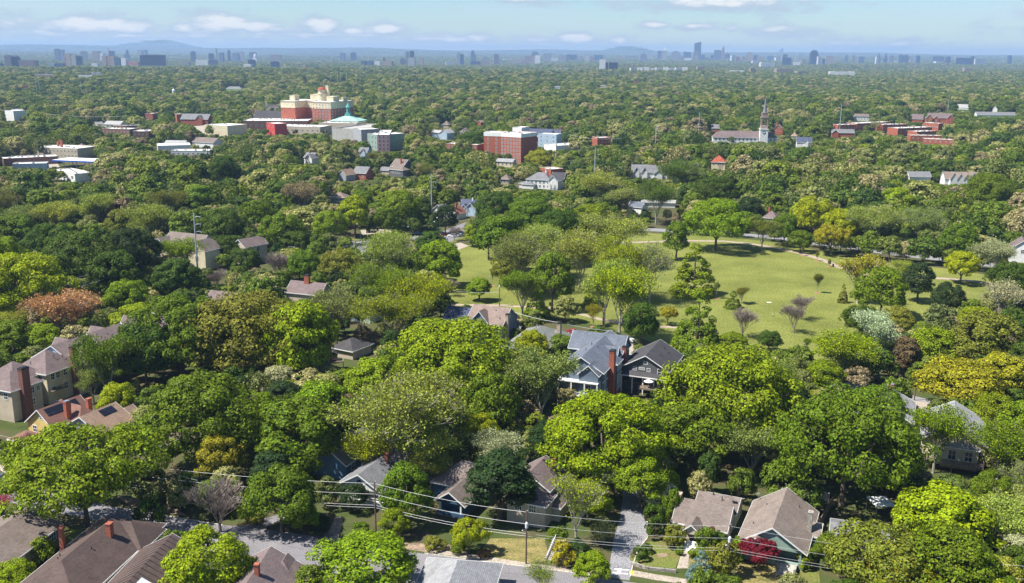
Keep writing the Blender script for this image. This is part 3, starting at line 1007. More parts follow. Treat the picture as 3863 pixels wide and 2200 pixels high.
# F: cottage with white steps
A, B = AB('t1', 575, 230, 6.3, -24, 9.9)
def xF(root, ro, VV):
    columns(root, [(-2.6,-6.2),(.9,-6.2)], 0, 2.9, .13)
    steps(root, -6.4, -.8, 2.5, 7, 1.0, .36, 'y', M_TRIM)
    d = MB(); d.box(-.45, .45, -.07, 0, .95, 3.0); o = d.build('front_door', mat('black_door', (.03,.03,.035), rough=.4), root); o.location = (-.85, -4.03, 0)
    k = MB(); k.lathe([(.22,0),(.25,.05),(.13,.07)], 0, 0, 12); w = k.build('door_wreath', mat('wreath', (.05,.12,.03)), o); w.location = (0,-.08,2.3); w.rotation_euler = (R(90),0,0)
    s = MB(); s.box(-.5,.5,-.35,.35,0,.06); sk = s.build('skylight', M_GLASS, ro); sk.location = (4.4,6.0,4.75); sk.rotation_euler = (R(-14),0,0)
house('cottage', 'small brown-roofed cottage with white front steps and a little gabled porch', A, B, 6.3,
    [(0,0,0,9.9,8.0,3.3,6.3,'gable',.45), (1.2,7.4,0,7.8,7.4,3.2,4.9,'gable',.35), (-.85,-4.2,90,5.6,3.7,3.0,4.6,'gableA',.35,2.6)],
    wall='beige', roof='brown', chim=((-5.1,0,2.0,7.0,.8,1.2,'stucco',None),), vents=((2,6,4.7),(3.3,8.6,4.6),(0,7,4.8)),
    wins=((0,'F',2.9,1.9,2.4,1.3,3),(0,'F',-3.9,1.9,1.3,1.3,2),(0,'R',1.2,2.2,1.0,1.4),(0,'R',-1.6,2.2,1.0,1.4)), vis=.2, extra=xF)
# H: low grey roof
A, B = AB('t2', 905, 390, 5.0, -19, 10.5)
house('low_house', 'low dark grey-roofed house with a red brick chimney, right of the large bungalow', A, B, 5.0, [(0,0,0,10.5,10,2.8,4.6,'gable',.4)], wall='grey', roof='grey',
    chim=((1.6,-2.2,3.0,5.6,.9,.8,'brick'),), wins=((0,'F',-2,1.7,1.4,1.2),(0,'F',3,1.7,1.2,1.2)), vents=((-1.2,-1,4.2),), vis=.7)
# carport
P = Q('t3', 380, 300, 2.8); P2 = Q('t3', 515, 295, 2.8)
ca = empty('carport', ((P.x+P2.x)/2, (P.y+P2.y)/2, 0), math.atan2(P2.y-P.y, P2.x-P.x), 'white flat-roofed carport on thin posts behind the low grey house', 'carport')
l = (P2-P).length/2
b = MB(); b.box(-l, l, 0, 4.5, 2.75, 2.9); b.build('roof', M_TRIM, ca)
for x, y in ((-l+.1,.1),(l-.1,.1),(-l+.1,4.4),(l-.1,4.4)):
    b = MB(); b.box(x-.06, x+.06, y-.06, y+.06, -.2, 2.748); b.build('post', M_METAL, ca)
CLEAR.append((*[S('t3',380,0)[0], S('t3',515,0)[0]], S('t3',0,285)[1], S('t3',0,360)[1], 190))
# I: grey roof with red chimney
A, B = AB('t5', 680, 158, 8.4, 67, 15.5, 'B')
house('grey_house', 'light grey gabled house with a red and white chimney, above the blue bins', A, B, 8.4, [(0,0,0,15.5,13,4.8,8.4,'gable',.5)], wall='lilac', roof='light',
    chim=((4.2,-1.1,6.6,9.6,1.6,.8,'brick'),), vents=((-1,-3.2,6.6),(-3.5,-3.4,6.5)), wins=((0,'F',3,2.6,1.3,1.5),(0,'F',-3,2.6,1.3,1.5)), vis=.6)
# J: cream house with deck
A, B = AB('t5', 1060, 250, 9.3, 67, 18, 'B')
def xJ(root, ro, VV):
    b = MB(); b.box(-13.4, -9.3, -6.5, 5.5, 1.7, 1.9)
    for x, y in ((-13.2,-6.3),(-13.2,0),(-13.2,5.3)): b.box(x-.1, x+.1, y-.1, y+.1, -.3, 1.69)
    b.build('deck', M_WOOD, root)
    railing(root, (-13.3,-6.4,0), (-13.3,5.4,0), 1.9, mt=M_WOOD); railing(root, (-13.3,-6.4,0), (-9.3,-6.4,0), 1.9, mt=M_WOOD)
house('cream_house', 'cream house with a long light grey roof and a wooden deck at the right', A, B, 9.3,
    [(0,0,0,18,13,5.8,9.3,'gable',.5), (-9.0,-1.5,0,3.0,7.5,5.0,6.0,'hip',.3)], wall='cream', roof='light',
    wins=((1,'L',1.6,3.2,1.5,2.1,2),(1,'L',-1.8,3.2,1.5,2.1,2),(0,'L',-5.2,3.4,1.1,1.6)), vents=((-3,-3.2,7.6),), vis=.05, extra=xJ)
# K: long townhouse row with purple-brown roof
A, B = AB('s1', 405, 320, 12.4, 67.5, 52)
def xK(root, ro, VV):
    for i in range(4):
        x = -26 + 13*(i+1) - 1
        b = MB(); b.slab([(x-.12,-7.4,8.55),(x+.12,-7.4,8.55),(x+.12,0,12.62),(x-.12,0,12.62)], .12); b.build('roof_flashing', M_TRIM, ro)
house('townhouse_row', 'long row of townhouses with a purple-brown shingled roof and a white gable end', A, B, 12.4,
    [(0,0,0,52,15,8.2,12.4,'gable',.4)] + [(-17+13*k,4.6,90,7,5,8.2,11.4,'gableB',.3) for k in range(4)],
    wall='bluewhite', roof='purple', vents=[(x, y, 12.4-abs(y)*.56) for x, y in ((-22,-3),(-19,-4.6),(-15,-3.4),(-8.5,-2.2),(-3,-1.6),(2,-3),(5,-2.4),(8,-4.5),(11,-2))],
    wins=[(0,'F',-22+6*i,6.2,1.2,1.5) for i in range(8)] + [(0,'F',-22+6*i,3.2,1.2,1.5) for i in range(8)], vis=.55, extra=xK)
# K2: cream town house with tall chimney
A, B = AB('s1', 225, 400, 12.6, 67, 11)
def xK2(root, ro, VV):
    b = MB(); b.box(-5.2, -1.6, -7.2, -5.3, 3.6, 3.8); b.build('balcony', M_WOOD, root)
    railing(root, (-5.2,-7.1,0), (-1.6,-7.1,0), 3.8, mt=M_BLACK)
house('cream_townhouse', 'cream townhouse with purple-brown hip roof and tall brick chimney, in front of the long row', A, B, 12.6,
    [(0,0,0,11,11,8.6,12.6,'hip',.5), (-8.5,2.5,0,9,10,8.2,11.6,'hip',.5), (5.2,-3.0,0,4.0,8.5,8.5,11.0,'gableB',.4)],
    wall='cream', roof='purple', chim=((3.2,-6.4,-.3,13.2,1.9,1.3,'darkbrick','black'),), vents=((0,-2.6,11.2),(2,-3.4,10.8),(-6,-1,10.8)),
    wins=[(0,'F',-3.6,7.1,1.1,1.5),(0,'F',-1.9,7.1,1.1,1.5),(0,'F',.6,7.1,1.1,1.5),(0,'F',.4,3.6,1.2,1.7),(0,'F',-3.6,3.6,1.1,1.5),(2,'F',0,6.6,1.0,1.5),(0,'L',-3.4,6.8,1.2,1.5),(1,'L',-2.5,6.8,1.1,1.4),(1,'F',-2.5,6.8,1.1,1.4)], vis=.1, extra=xK2)
A, B = AB('s1', -40, 560, 11.4, 67, 9)
house('brick_townhouse', 'townhouse at the left edge with a dark brick chimney as tall as its walls', A, B, 11.4,
    [(0,0,0,9,10,8.4,11.4,'hip',.5)], wall='beige', roof='purple', chim=((-1.0,-5.8,-.3,13.0,2.2,1.4,'darkbrick','black'),),
    wins=[(0,'F',1.6,6.6,1.1,1.5),(0,'F',1.6,3.6,1.1,1.5),(0,'L',-3,6.6,1.2,1.5),(0,'F',3.4,6.6,.9,1.2)], vis=.1)
# L: yellow house with solar panels
A, B = AB('s2', 300, 95, 9.2, 63, 11)
def xL(root, ro, VV):
    columns(root, [(-11.4,3.8),(-11.4,-2.6)], 0, 3.0, .18)
house('yellow_house', 'yellow clapboard house with red-brown hip roofs, dark solar panels and two red chimneys', A, B, 9.2,
    [(0,0,0,11,8.5,5.8,9.2,'gable',.5), (2.4,-2.6,90,10,6.2,5.6,8.4,'hip',.5), (3.4,3.4,90,6,5.6,5.6,8.3,'hip',.5), (-7.6,.4,90,8.6,5,3.0,4.4,'hip',.5), (-3.6,-5.2,0,5,4.2,3.2,4.5,'hip',.5)],
    wall='yellow', roof='rustbrown', chim=((-.5,-3.4,5.2,9.9,1.3,1.0,'brick','metal'),(4.6,-4.6,5.5,9.4,1.1,.9,'brick',None)),
    solar=((0,-1,-4.6,4.2,.12,.50),(2,1,-1.6,1.6,.2,.8),(0,1,-2.5,3.5,.2,.7),(1,1,1.2,3.9,.25,.7)), wins=((0,'L',-2.6,4.2,1.6,1.9,2),(0,'L',1.9,4.2,1.2,1.5),(0,'L',-.5,7.3,.8,.8,1),(0,'F',-4.2,4.2,1.3,1.5)), vis=.1, extra=xL)
# M: tan roof house
A, B = AB('s2', 630, 150, 8.2, 67.5, 10.2)
house('tan_house', 'plain two-storey house with a tan shingled roof, one solar panel and a white gable end', A, B, 8.2,
    [(0,0,0,10.2,11,4.9,8.2,'gable',.5), (6.2,-2.2,0,4.2,6.4,4.7,6.9,'gableB',.5)], wall='lilac', roof='tan', solar=((0,-1,-.4,3.7,.10,.42),),
    wins=((0,'F',2.9,3.1,1.2,1.7),(0,'F',-2.5,3.1,1.2,1.7),(0,'L',0,5.6,.8,.9),(0,'L',-3,2.6,1,1.4)), vents=((4.2,-.6,7.5),), vis=.1)
P = Q('s2', 1180, 280, 4)
house('small_hut', 'small hip-roofed house half hidden under the oaks, right of the tan-roofed house', *AB('s2', 1215, 270, 5, 67, 5), 5.2, [(0,0,0,8,7,3,5.2,'hip',.5)], wall='tan', roof='pink', vis=.6)
# A: olive house lower left
A, B = AB('s3', 205, 250, 6.6, 81, 22, 'B')
house('olive_house', 'olive-walled house with a dark grey roof and white window frames, at the bottom left corner', A, B, 6.6,
    [(0,0,0,22,12.5,4.0,6.6,'gable',.6)], wall='olive', roof='brown', wins=((0,'F',8.6,2.4,2.6,1.5,4),(0,'F',4.2,2.3,2.2,1.4,3),(0,'F',0,2.3,1.5,1.3),(0,'F',-4,2.3,1.5,1.3)), vis=.0)
# B: dark hip roof
A, B = AB('s3', 480, 655, 7.8, 81, 15.5)
def xB(root, ro, VV):
    b = MB(); b.lathe([(.34,0),(.34,.35),(.30,.5),(.1,.62)], 0, 0, 12); o = b.build('turbine_vent', M_BLACK, ro); o.location = (5.4, 2.6, 6.5)
    columns(root, [(9.6,-6.0)], 0, 3.9, .2)
    b = MB(); b.lathe([(.05,0),(.34,.14),(.38,.18)], 0, 0, 14); o = b.build('satellite_dish', M_TRIM, ro); o.location = (-6.6,-6.2,4.9); o.rotation_euler = (1.0, 0, 1.2)
house('dark_roofed_house', 'dark brown hip-roofed house with two brick chimneys in front of the big spreading oak', A, B, 7.8,
    [(0,0,0,0,12.2,4.3,7.8,'hip',.6), (8.2,-1.0,90,12,7.5,4.3,7.2,'hip',.6)], wall='grey', roof='choc',
    chim=((2.0,6.4,3.0,8.2,.75,.75,'brick','pot'),(3.6,-1.9,6.0,9.0,1.1,.9,'brick',None)), vents=((-1.8,-1.7,6.9),(-5,2.6,6.2),(-3.5,3.2,6.0)),
    wins=((0,'F',-6,2.4,1.8,1.5,2),(0,'F',2,2.4,1.8,1.5,2),(0,'F',6.2,2.4,1.6,1.5,3),(0,'F',-1.8,2.4,1.2,1.4)), vis=.0)
# C: ribbed brown roof
A, B = AB('s3', 1340, 455, 7.2, 84, 20, 'B')
def xC(root, ro, VV):
    for i in range(15):
        for sy in (-1, 1):
            x = -9.6 + i*1.35; o = []
            q = [(x-.06,sy*5.4,4.33),(x+.06,sy*5.4,4.33),(x+.06,0.05*sy,7.38),(x-.06,.05*sy,7.38)]
            if sy > 0: q = q[::-1]
            b = MB(); b.slab(q, .05); b.build('roof_batten', M_BLACK, ro)
    q = [(-7.4,-3.6,5.44),(-3.6,-3.6,5.44),(-3.6,-1.2,6.86),(-7.4,-1.2,6.86)]
    b = MB(); b.slab(q, .06); b.build('metal_patch', mat('bare_sheet', (.70,.72,.74), rough=.5, var=.2, scale=1.2), ro)
house('ribbed_roof_house', 'house with a ribbed chocolate-brown roof and a bright metal sheet patch, at the bottom edge', A, B, 7.2,
    [(0,0,0,20,11,4.2,7.2,'gable',.5)], wall='cream', roof='choc', wins=((0,'F',6,2.3,1.2,1.4),(0,'F',2,2.3,1.2,1.4)), vis=.5, extra=xC)
# D: grey gable
A, B = AB('s4', 870, 555, 7.2, 85, 13, 'B')
house('grey_gabled_house', 'grey gabled house with one brick chimney beside the street, at the bottom edge', A, B, 7.2,
    [(0,0,0,13,11,4.0,7.2,'gable',.5), (4.6,-2.8,0,4.5,4.4,4.0,6.0,'gableB',.4)], wall='white', roof='purple', chim=((-1.8,-.6,5.6,8.7,.8,.7,'brick',None),(-1.4,5.0,3,6.0,.8,.7,'brick',None)), wins=((0,'F',3,2.3,1.2,1.4),(0,'R',-3,2.3,1.4,1.4)), vis=.3)
# E: pyramid
A, B = AB('s6', 262, 655, 7.2, 82, 10, 'B')
house('pale_roofed_house', 'house showing only its pale grey hip roof in front of the cracked street', A, B, 7.2, [(0,0,0,0,12.5,3.8,7.2,'hip',.5)], wall='white', roof='light', vis=.8)
# N: white porch bungalow
A, B = AB('s5', 425, 287, 6.6, 68, 14)
def xN(root, ro, VV):
    columns(root, [(-6.8,4.6),(-6.8,1.7),(-6.8,-1.2),(-6.8,-4.6)], .8, 3.4, .2)
    railing(root, (-6.9,4.6,0), (-6.9,1.0,0), .85); railing(root, (-6.9,-.6,0), (-6.9,-4.6,0), .85)
    steps(root, -7.1, .2, 1.5, 6, .85, mt=M_WOOD)
    b = MB(); b.box(-9.4,-7.1,1.05,1.3,-.3,1.0); b.box(-9.4,-7.1,-.9,-.65,-.3,1.0); b.build('step_wall', M_TRIM, root)
    n = 12; pts = [(-.8,0),(.8,0)] + [(.55*math.cos(math.pi*i/n), .35+.5*math.sin(math.pi*i/n)) for i in range(n+1)]
    b = MB(); b.add([(-7.06,-p[0],4.55+p[1]) for p in pts] + [(-6.98,-p[0],4.55+p[1]) for p in pts], [tuple(range(len(pts))), tuple(reversed(range(len(pts),2*len(pts))))]); b.build('arched_window', M_GLASS, root)
    b = MB(); b.box(-7.5,-7.1,-.9,.9,4.45,4.52); b.build('window_box', M_BLACK, root)
house('porch_bungalow', 'white gabled bungalow with a columned porch and an arched gable window, in the shade', A, B, 6.6, [(0,0,0,14,10,3.7,6.6,'gable',.6,-.5,2.6)],
    wall='white', roof='grey', chim=((2.0,-1.4,5,7.6,.7,.7,'brick',None),), wins=((0,'F',0,2.2,1.1,1.4),(0,'F',4,2.2,1.1,1.4)), vis=.0, extra=xN)
# O: blue house
A, B = AB('s5', 190, 90, 6.8, 67, 14)
house('blue_house', 'deep blue sided house almost hidden by the oaks, up left of the white porch bungalow', A, B, 6.8, [(0,0,0,14,8,4.0,6.8,'gable',.5)], wall='blue', roof='grey',
    wins=((0,'F',-4,2.4,1.2,1.6),(0,'F',0,2.4,1.2,1.6),(0,'F',4,2.4,1.0,1.4)), vis=.2, clear=False)
# P
A, B = AB('s5', 1135, 425, 5.4, 67, 8)
def xP(root, ro, VV): columns(root, [(-3.8,2.3),(-3.8,-2.3)], .7, 3, .15)
house('brown_bungalow', 'small brown-roofed bungalow with a dark blue gable between the magnolia and the tall airy tree', A, B, 5.4, [(0,0,0,8,6,3.3,5.4,'gable',.6,-.5,1.8), (7.5,1.8,90,11,9,3.6,7.0,'hip',.5)],
    wall='dkblue', roof='brown', chim=((5.2,-2.4,5,7.2,.7,.6,'brick',None),), vis=.3, extra=xP)
# Q taupe two storey
A, B = AB('v', 1362, 1140, 9.0, 67, 9, 'B')
house('taupe_house', 'two-storey house with a plain brown roof partly screened by the thin-leaved tree', A, B, 9.0, [(0,0,0,9,8.5,6.2,9.0,'gable',.5), (-6.5,-1.2,0,5,8,5.0,6.6,'hip',.5), (-2,-5.0,0,6,3.6,3.2,4.4,'hip',.4)],
    wall='beige', roof='purple', chim=((2.5,-2.6,6,9.6,.7,.6,'brick',None),), wins=((1,'L',1.6,3.8,1.4,1.5,3),(1,'L',-1.4,3.8,1.4,1.5,3),(0,'F',2,4.6,1.1,1.4)), vis=.3)
# centre group
A, B = AB('t4', 150, 78, 10.6, -23, 12.2)
def xC1(root, ro, VV): pass
house('slate_gable_house', 'house with a pinkish-brown roof and a dark blue gable wall with one white window', A, B, 10.6, [(0,0,0,12.2,12.4,6.6,10.6,'gable',.5), (-1.6,-2.9,90,7.2,6.5,6.6,10.3,'gableA',.4)],
    wall='slate', roof='pink', chim=((6.9,-3.8,-.3,9.2,.9,1.1,'stucco','black'),), wins=((0,'R',0,8.2,1.1,1.5,2),(0,'R',-3.6,4.6,1,1.5),(0,'F',4,4.6,1.0,1.5),(0,'R',-3.6,1.8,1,1.5)), vents=((2,-1.6,9.6),(4.6,-4.4,8.0),(3,1,10.1)), vis=.3)
A, B = AB('t4', 440, 290, 8.0, 68, 20)
house('hip_roof_house', 'house with a long grey-green hip roof and a tall stucco chimney at its right', A, B, 8.0, [(0,0,0,24,12.4,5.0,8.0,'hip',.6), (8,-4.5,0,7,7,4.6,6.6,'hip',.5)],
    wall='brownbrick', roof='green', chim=((3.0,-6.8,-.3,10.0,1.5,1.1,'stucco','black'),), vents=[(-3.5+1.7*i,.8,7.7) for i in range(7)] + [(1,-3,6.8)],
    wins=((0,'F',-8,3,1.1,1.7),(0,'F',-5.5,3,1.1,1.7),(0,'F',-1,3,1.1,1.7)), vis=.5)
A, B = AB('t4', 800, 400, 13.0, 69, 27)
def xC3(root, ro, VV):
    for z in (0.2, 4.0):
        b = MB(); b.box(-16.6,-13.6,-5.4,5.6,z+2.9,z+3.15); b.build('porch_floor', M_TRIM, root)
        columns(root, [(-16.4,-5.2),(-16.4,-1.8),(-16.4,1.8),(-16.4,5.4),(-14,-5.2)], z-.3 if z > 1 else -.3, z+2.9, .16)
    railing(root, (-16.4,-5.2,0), (-16.4,5.4,0), 3.35); railing(root, (-16.4,-5.2,0), (-13.7,-5.2,0), 3.35)
    b = MB(); b.box(-13.6,13.6,-5.86,-5.80,-.3,1.6); b.box(-4.4,.6,-7.26,-7.20,-.3,1.6); b.build('brick_plinth', M_BRICK, root)
    b = MB(); b.box(-13.6,13.6,-5.89,-5.80,3.3,3.5); b.box(-13.6,13.6,-5.89,-5.80,6.4,6.6); b.build('belt_course', M_TRIM, root)
house('victorian_house', 'tall blue-grey three-storey house with many gables, white trim and a big brick chimney', A, B, 13.0,
    [(0,0,0,27,11.6,9.5,13.0,'gable',.5), (9.0,1.5,90,15,8.5,9.8,13.4,'gable',.5), (-11.2,2.2,0,7,5.4,9.3,11.9,'gableA',.4), (-12.2,-2.6,0,7,5.2,9.3,11.6,'gableA',.4), (2.2,-2.6,90,6.0,3.6,9.8,12.0,'gableA',.35), (-1.9,-5.7,0,5,3.0,9.3,10.6,'hip',.3)],
    wall='slate', roof='blue', chim=((-7.2,-6.6,-.3,13.4,1.9,1.4,'brick','black'),), vents=((-2,-1,12.6),(1,1.6,12.3),(-5,1.4,12.4)),
    wins=[(0,'F',x,z,1.0,1.8) for x in (-10.8,-4.6,4.2,7.0,11.5) for z in (2.6,5.0,8.2)] + [(5,'F',x,z,1.0,1.8) for x in (-1.4,.2,1.7) for z in (2.6,5.0,8.0)] + [(4,'L',0,10.3,.9,1.2),(1,'L',0,10.2,1.2,1.6),(1,'L',2.4,8.0,1,1.6),(1,'L',2.4,5.0,1,1.6),(2,'L',0,5.4,1.2,1.8),(3,'L',0,5.4,1.2,1.8),(3,'L',0,2.2,1.2,1.8)], vis=.05, extra=xC3)
A, B = AB('t4', 1192, 390, 10.5, 68, 16)
def xC4(root, ro, VV):
    b = MB(); b.box(-9.6,-8.0,-6.3,6.3,2.8,3.0); b.build('porch_floor', M_WOOD, root)
    columns(root, [(-10.2,-6),(-10.2,-3),(-10.2,0),(-10.2,3),(-10.2,6)], -.3, 5.2, .14)
    b = MB(); b.box(-13.6,-10.4,-4.6,0.4,2.6,2.8); [b.box(x-.1,x+.1,y-.1,y+.1,-.3,2.59) for x, y in ((-13.4,-4.4),(-13.4,.2))]; b.build('deck', M_WOOD, root)
    railing(root, (-13.5,-4.5,0), (-13.5,.3,0), 2.8, mt=M_BLACK); railing(root, (-13.5,-4.5,0), (-10.4,-4.5,0), 2.8, mt=M_BLACK)
    b = MB(); b.tube((-12,-2,2.8), (-12,-2,5.0), .04, .04, 6); b.lathe([(1.3,4.6),(.05,5.2)], -12, -2, 10); b.build('parasol', M_TRIM, root)
house('dark_shingle_house', 'dark charcoal house with a broad gable and porch, right of the blue-grey one', A, B, 10.5,
    [(0,0,0,16,12.6,6.9,10.5,'gable',.6), (-9.2,0,90,12.8,2.6,5.3,5.9,'hip',.4,4.9)], wall='darkgrey', roof='dark', chim=((-4.6,7.0,-.3,10.8,1.2,1.1,'brick','black'),),
    vents=((-2,-2.6,9.2),(2.4,-3.8,8.6),(4,-2.2,9.4)), wins=((0,'L',0,8.4,1.0,.7,1),(0,'L',3.0,6.4,.8,.8,1),(0,'L',1.0,6.6,1.4,.5,1),(0,'L',-.9,6.4,.8,.8,1),(0,'L',-4.4,6.2,1.9,1.6,2),(0,'L',0,3.9,1.6,2.0,2),(0,'L',3.6,3.9,1.0,1.8,2),(0,'F',3,4.4,1.1,1.6),(0,'F',-3,4.4,1.1,1.6)), vis=.05, extra=xC4)
# between trees
A, B = AB('n2', 2290, 1150, 7.5, -20, 12)
house('navy_roof_house', 'house with a navy-blue roof just left of the pinkish-brown one', A, B, 7.5, [(0,0,0,14,9,4.4,7.5,'gable',.5)], wall='slate', roof='navy', chim=((4.0,-.8,5.5,8.4,.9,.9,'white','black'),), vis=.6)
A, B = AB('t6', 340, 268, 5.2, 60, 3)
house('round_roof_shed', 'shed with a dark rounded hip roof among the trees beside the treehouse', A, B, 5.2, [(0,0,0,9,8,3.0,5.2,'hip',.6)], wall='beige', roof='dark', vis=.5)
P = Q('t6', 245, 430, 3.0)
th = empty('treehouse', (P.x, P.y, 0), R(10), 'small brown treehouse with a railed platform beside the dark round-roofed shed', 'treehouse')
b = MB(); b.box(-2.2,2.2,-1.6,2.0,2.6,2.8); b.build('platform', M_WOOD, th)
b = MB(); b.box(-1.9,.4,-.4,1.8,2.82,4.6); b.build('cabin', M_WOOD, th)
b = MB(); b.slab([(-2.1,-.6,4.6),(-.75,-.6,5.6),(-.75,2.0,5.6),(-2.1,2.0,4.6)][::1], .1); b.slab([(-.75,-.6,5.6),(.6,-.6,4.6),(.6,2.0,4.6),(-.75,2.0,5.6)], .1); b.build('roof', roofm('dark'), th)
railing(th, (-2.2,-1.6,0), (2.2,-1.6,0), 2.8, mt=M_WOOD); railing(th, (2.2,-1.6,0), (2.2,2.0,0), 2.8, mt=M_WOOD)
for x, y in ((-2,-1.4),(2,-1.4),(-2,1.8),(2,1.8)):
    b = MB(); b.tube((x,y,-.3),(x,y,2.6),.1,.1,7); b.build('post', M_WOOD, th)
CLEAR.append((S('t6',170,0)[0], S('t6',440,0)[0], S('t6',0,270)[1], S('t6',0,470)[1], 285))
HARD.append([(P.x-3,P.y-3),(P.x+3,P.y-3),(P.x+3,P.y+3),(P.x-3,P.y+3)])
house('chimney_house', 'purple-roofed house with a stout brick chimney, below the round olive tree', *AB('n2', 640, 880, 7.6, -20, 9), 7.6, [(0,0,0,14,9,4.4,7.6,'gable',.5)], wall='beige', roof='purple', chim=((-.4,-.5,6,9.8,1.9,1.2,'brick','black'),), vis=.7)
house('sliver_roof_house', 'house of which only a purple roof shows, beside the bare shrubby tree', *AB('n1', 2300, 985, 6.6, -20, 8), 6.6, [(0,0,0,10,8,4.0,6.6,'gable',.5)], wall='beige', roof='purple', vis=.7)
house('pale_roof_annex', 'house with a pale blue-grey roof between two airy trees, left of the navy roof', *AB('n2', 1335, 1100, 7, 60, 8), 7, [(0,0,0,11,8,4.4,7,'gable',.5)], wall='bluewhite', roof='light', vis=.4)
# beige complex
A, B = AB('n1', 1930, 385, 12, -24, 16)
def dormer(cx, cy, wd, z0, z1): return (cx, cy, 90, 3.6, wd, z0, z1, 'gableA', .3)
house('beige_townhouses', 'cream townhouses with brown roofs and small gables behind the tall steel pole', A, B, 13,
    [(-3,0,0,20,11,9,13,'gable',.5), (-2,-6.5,0,17,5,7.4,9.6,'hip',.5), (10,-4,90,13,9,8.6,12.4,'gableA',.5), (-12,-3,90,12,8,8.4,11.6,'gableA',.5), (-6,-9.0,90,3,4,6.8,8.6,'gableA',.3), (2,-9.0,90,3,4,6.8,8.6,'gableA',.3), (-5,-11,0,12,5,3.2,4.8,'hip',.5)],
    wall='cream', roof='brown', wins=[(1,'F',-7+2.3*i,5.6,1.1,1.7) for i in range(7)] + [(2,'L',0,8.2,1.6,1.8),(2,'L',0,5.0,1.6,1.8),(3,'L',0,7.6,1.6,1.6)], vis=.3)
A, B = AB('n2', 205, 400, 11, 55, 9, 'B')
house('narrow_house', 'tall narrow house with a mauve roof and tall dark windows between green trees', A, B, 11, [(0,0,0,12,8,8.2,11,'gable',.5)], wall='beige', roof='purple', wins=((0,'F',-2.5,6.2,1.8,1.8),(0,'F',1,6.2,1.8,1.8),(0,'F',-2.5,2.8,1.8,2),(0,'F',1,2.8,1.8,2)), vis=.05)
# ---------------------------------------------------------------- houses and blocks of the middle distance
def mh(name, label, c, x, y, zr, yaw, L, W, h, st='gable', wall='white', roof='grey', at='M', extra_v=(), **k):
    A, B = AB(c, x, y, zr, yaw, L, at)
    return house(name, label, A, B, zr, [(0,0,0,L,W,h,zr,st)] + list(extra_v), wall=wall, roof=roof, **k)
W2 = lambda L, z=2.2, n=3: [(0,'F',-L/2 + L*(i+.5)/n, z, 1.2, 1.5) for i in range(n)]
mh('villa','large dark grey hip-roofed house with white two-level porches, left of a pale gable','m3',1570,800,10.5,-20,17,13,6.4,'hip','white','grey', chim=((3,1.5,8,12,.9,.9,'white'),(5.5,-2,8,11.2,1.2,.9,'brick',None)),
    extra_v=[(11,-1,90,13,7,6.2,9.6,'gableA',.5),(-6,-8,90,5,8,3.2,4.6,'hip',.4)], wins=W2(17,4.4,6)+W2(17,1.8,6), vis=.2,
    extra=lambda r, ro, V: (columns(r, [(8.2,-8.6),(11,-8.6),(13.8,-8.6)], 0, 6.1, .2), railing(r, (8.2,-8.6,0), (13.8,-8.6,0), 3.2)))
mh('porch_wing_house','dark gabled house with a shaded side porch, joined right of the big hip-roofed villa','m3',1790,800,9.4,-20,9,8,5.6,'gable','darkgrey','dark', wins=[(0,'R',0,4,1.4,1.6)], vis=.2)
mh('blue_grey_house','blue-grey roofed house with white-trimmed double gable beside the red-brown roof','m3',760,1130,8.2,-22,14,10,4.6,'gable','bluewhite','navy', chim=((-.5,-.5,7,9.2,.7,.7,'white'),),
    extra_v=[(1.5,-4.8,90,7,6.5,4.4,7.4,'gableA',.5),(-2.5,-5.5,90,6,4.5,4.2,6.4,'gableA',.5)], wins=[(1,'L',0,5.4,1,1)], vis=.4)
mh('rust_roof_house','bungalow with a red-brown roof, white rake boards and tall red chimney','m3',590,1200,6.6,58,9,9,3.4,'gable','white','rust', at='B', chim=((-1,-1.2,5,8.6,1.1,.9,'brick',None),(3,1.6,5,7.4,.8,.8,'brick',None)), vis=.4)
mh('white_gable_cottage','tiny white gabled cottage left of the red-brown roof','m3',325,1190,6,62,6,6,3.6,'gable','white','grey', at='A', wins=[(0,'L',0,4.2,1,1)], vis=.5)
mh('hip_cottage','small brown hip-roofed house with a porch beside the grey bare tree','m3',1150,825,6.4,-15,6,9,3.8,'hip','beige','brown', wins=W2(6,2,3), vis=.2)
mh('flat_top_house','low grey-roofed outbuilding in front of the big hip-roofed villa','m3',1430,905,4.4,-20,12,9,3.2,'hip','white','grey', vis=.6)
mh('tan_low_house','low tan building with a pale roof edge in front of the brick block','m3',1150,635,6.5,-20,14,8,4.6,'gable','cream','light', wins=W2(14,2.4,4), vis=.3)
mh('light_blue_row','light blue row house with white gable ends and a brick chimney','m3',480,275,10.5,60,14,9,7,'gable','bluewhite','pale', at='B', chim=((-5,3,8,12,1,.8,'brick',None),), wins=[(0,'F',x,z,1,1.5) for x in (-4,0,4) for z in (3,6)], vis=.1)
mh('light_blue_annex','low white-roofed wing of pale blue houses under the light blue gable','m3',340,290,8.5,-25,14,9,6,'gable','bluewhite','pale', vis=.5)
mh('tan_dormer_house','brown hip-roofed house with one pointed dormer, right of the light blue row','m3',660,262,9,-15,9,14,5,'hip','beige','brown', extra_v=[(1,-5,90,6,4,6,8.4,'gableA',.3)], vis=.4)
mh('far_brown_hip','brown hip roof showing above trees left of the brick block','m3',430,180,9,-15,9,12,5,'hip','beige','brown', vis=.5)
mh('navy_long_roof','long dark navy roof right behind the brick block','m3',1560,275,11,-10,26,14,7,'gable','white','navy', vis=.5)
mh('navy_short_roof','shorter dark navy roof right of the long navy roof','m3',1730,285,10,-10,14,12,7,'gable','white','navy', vis=.5)
mh('small_orange_gable','small orange-brown gabled house peeking out far behind the light blue row','m3',820,175,7,60,8,6,5,'gable','brick','tan', at='A', vis=.4)
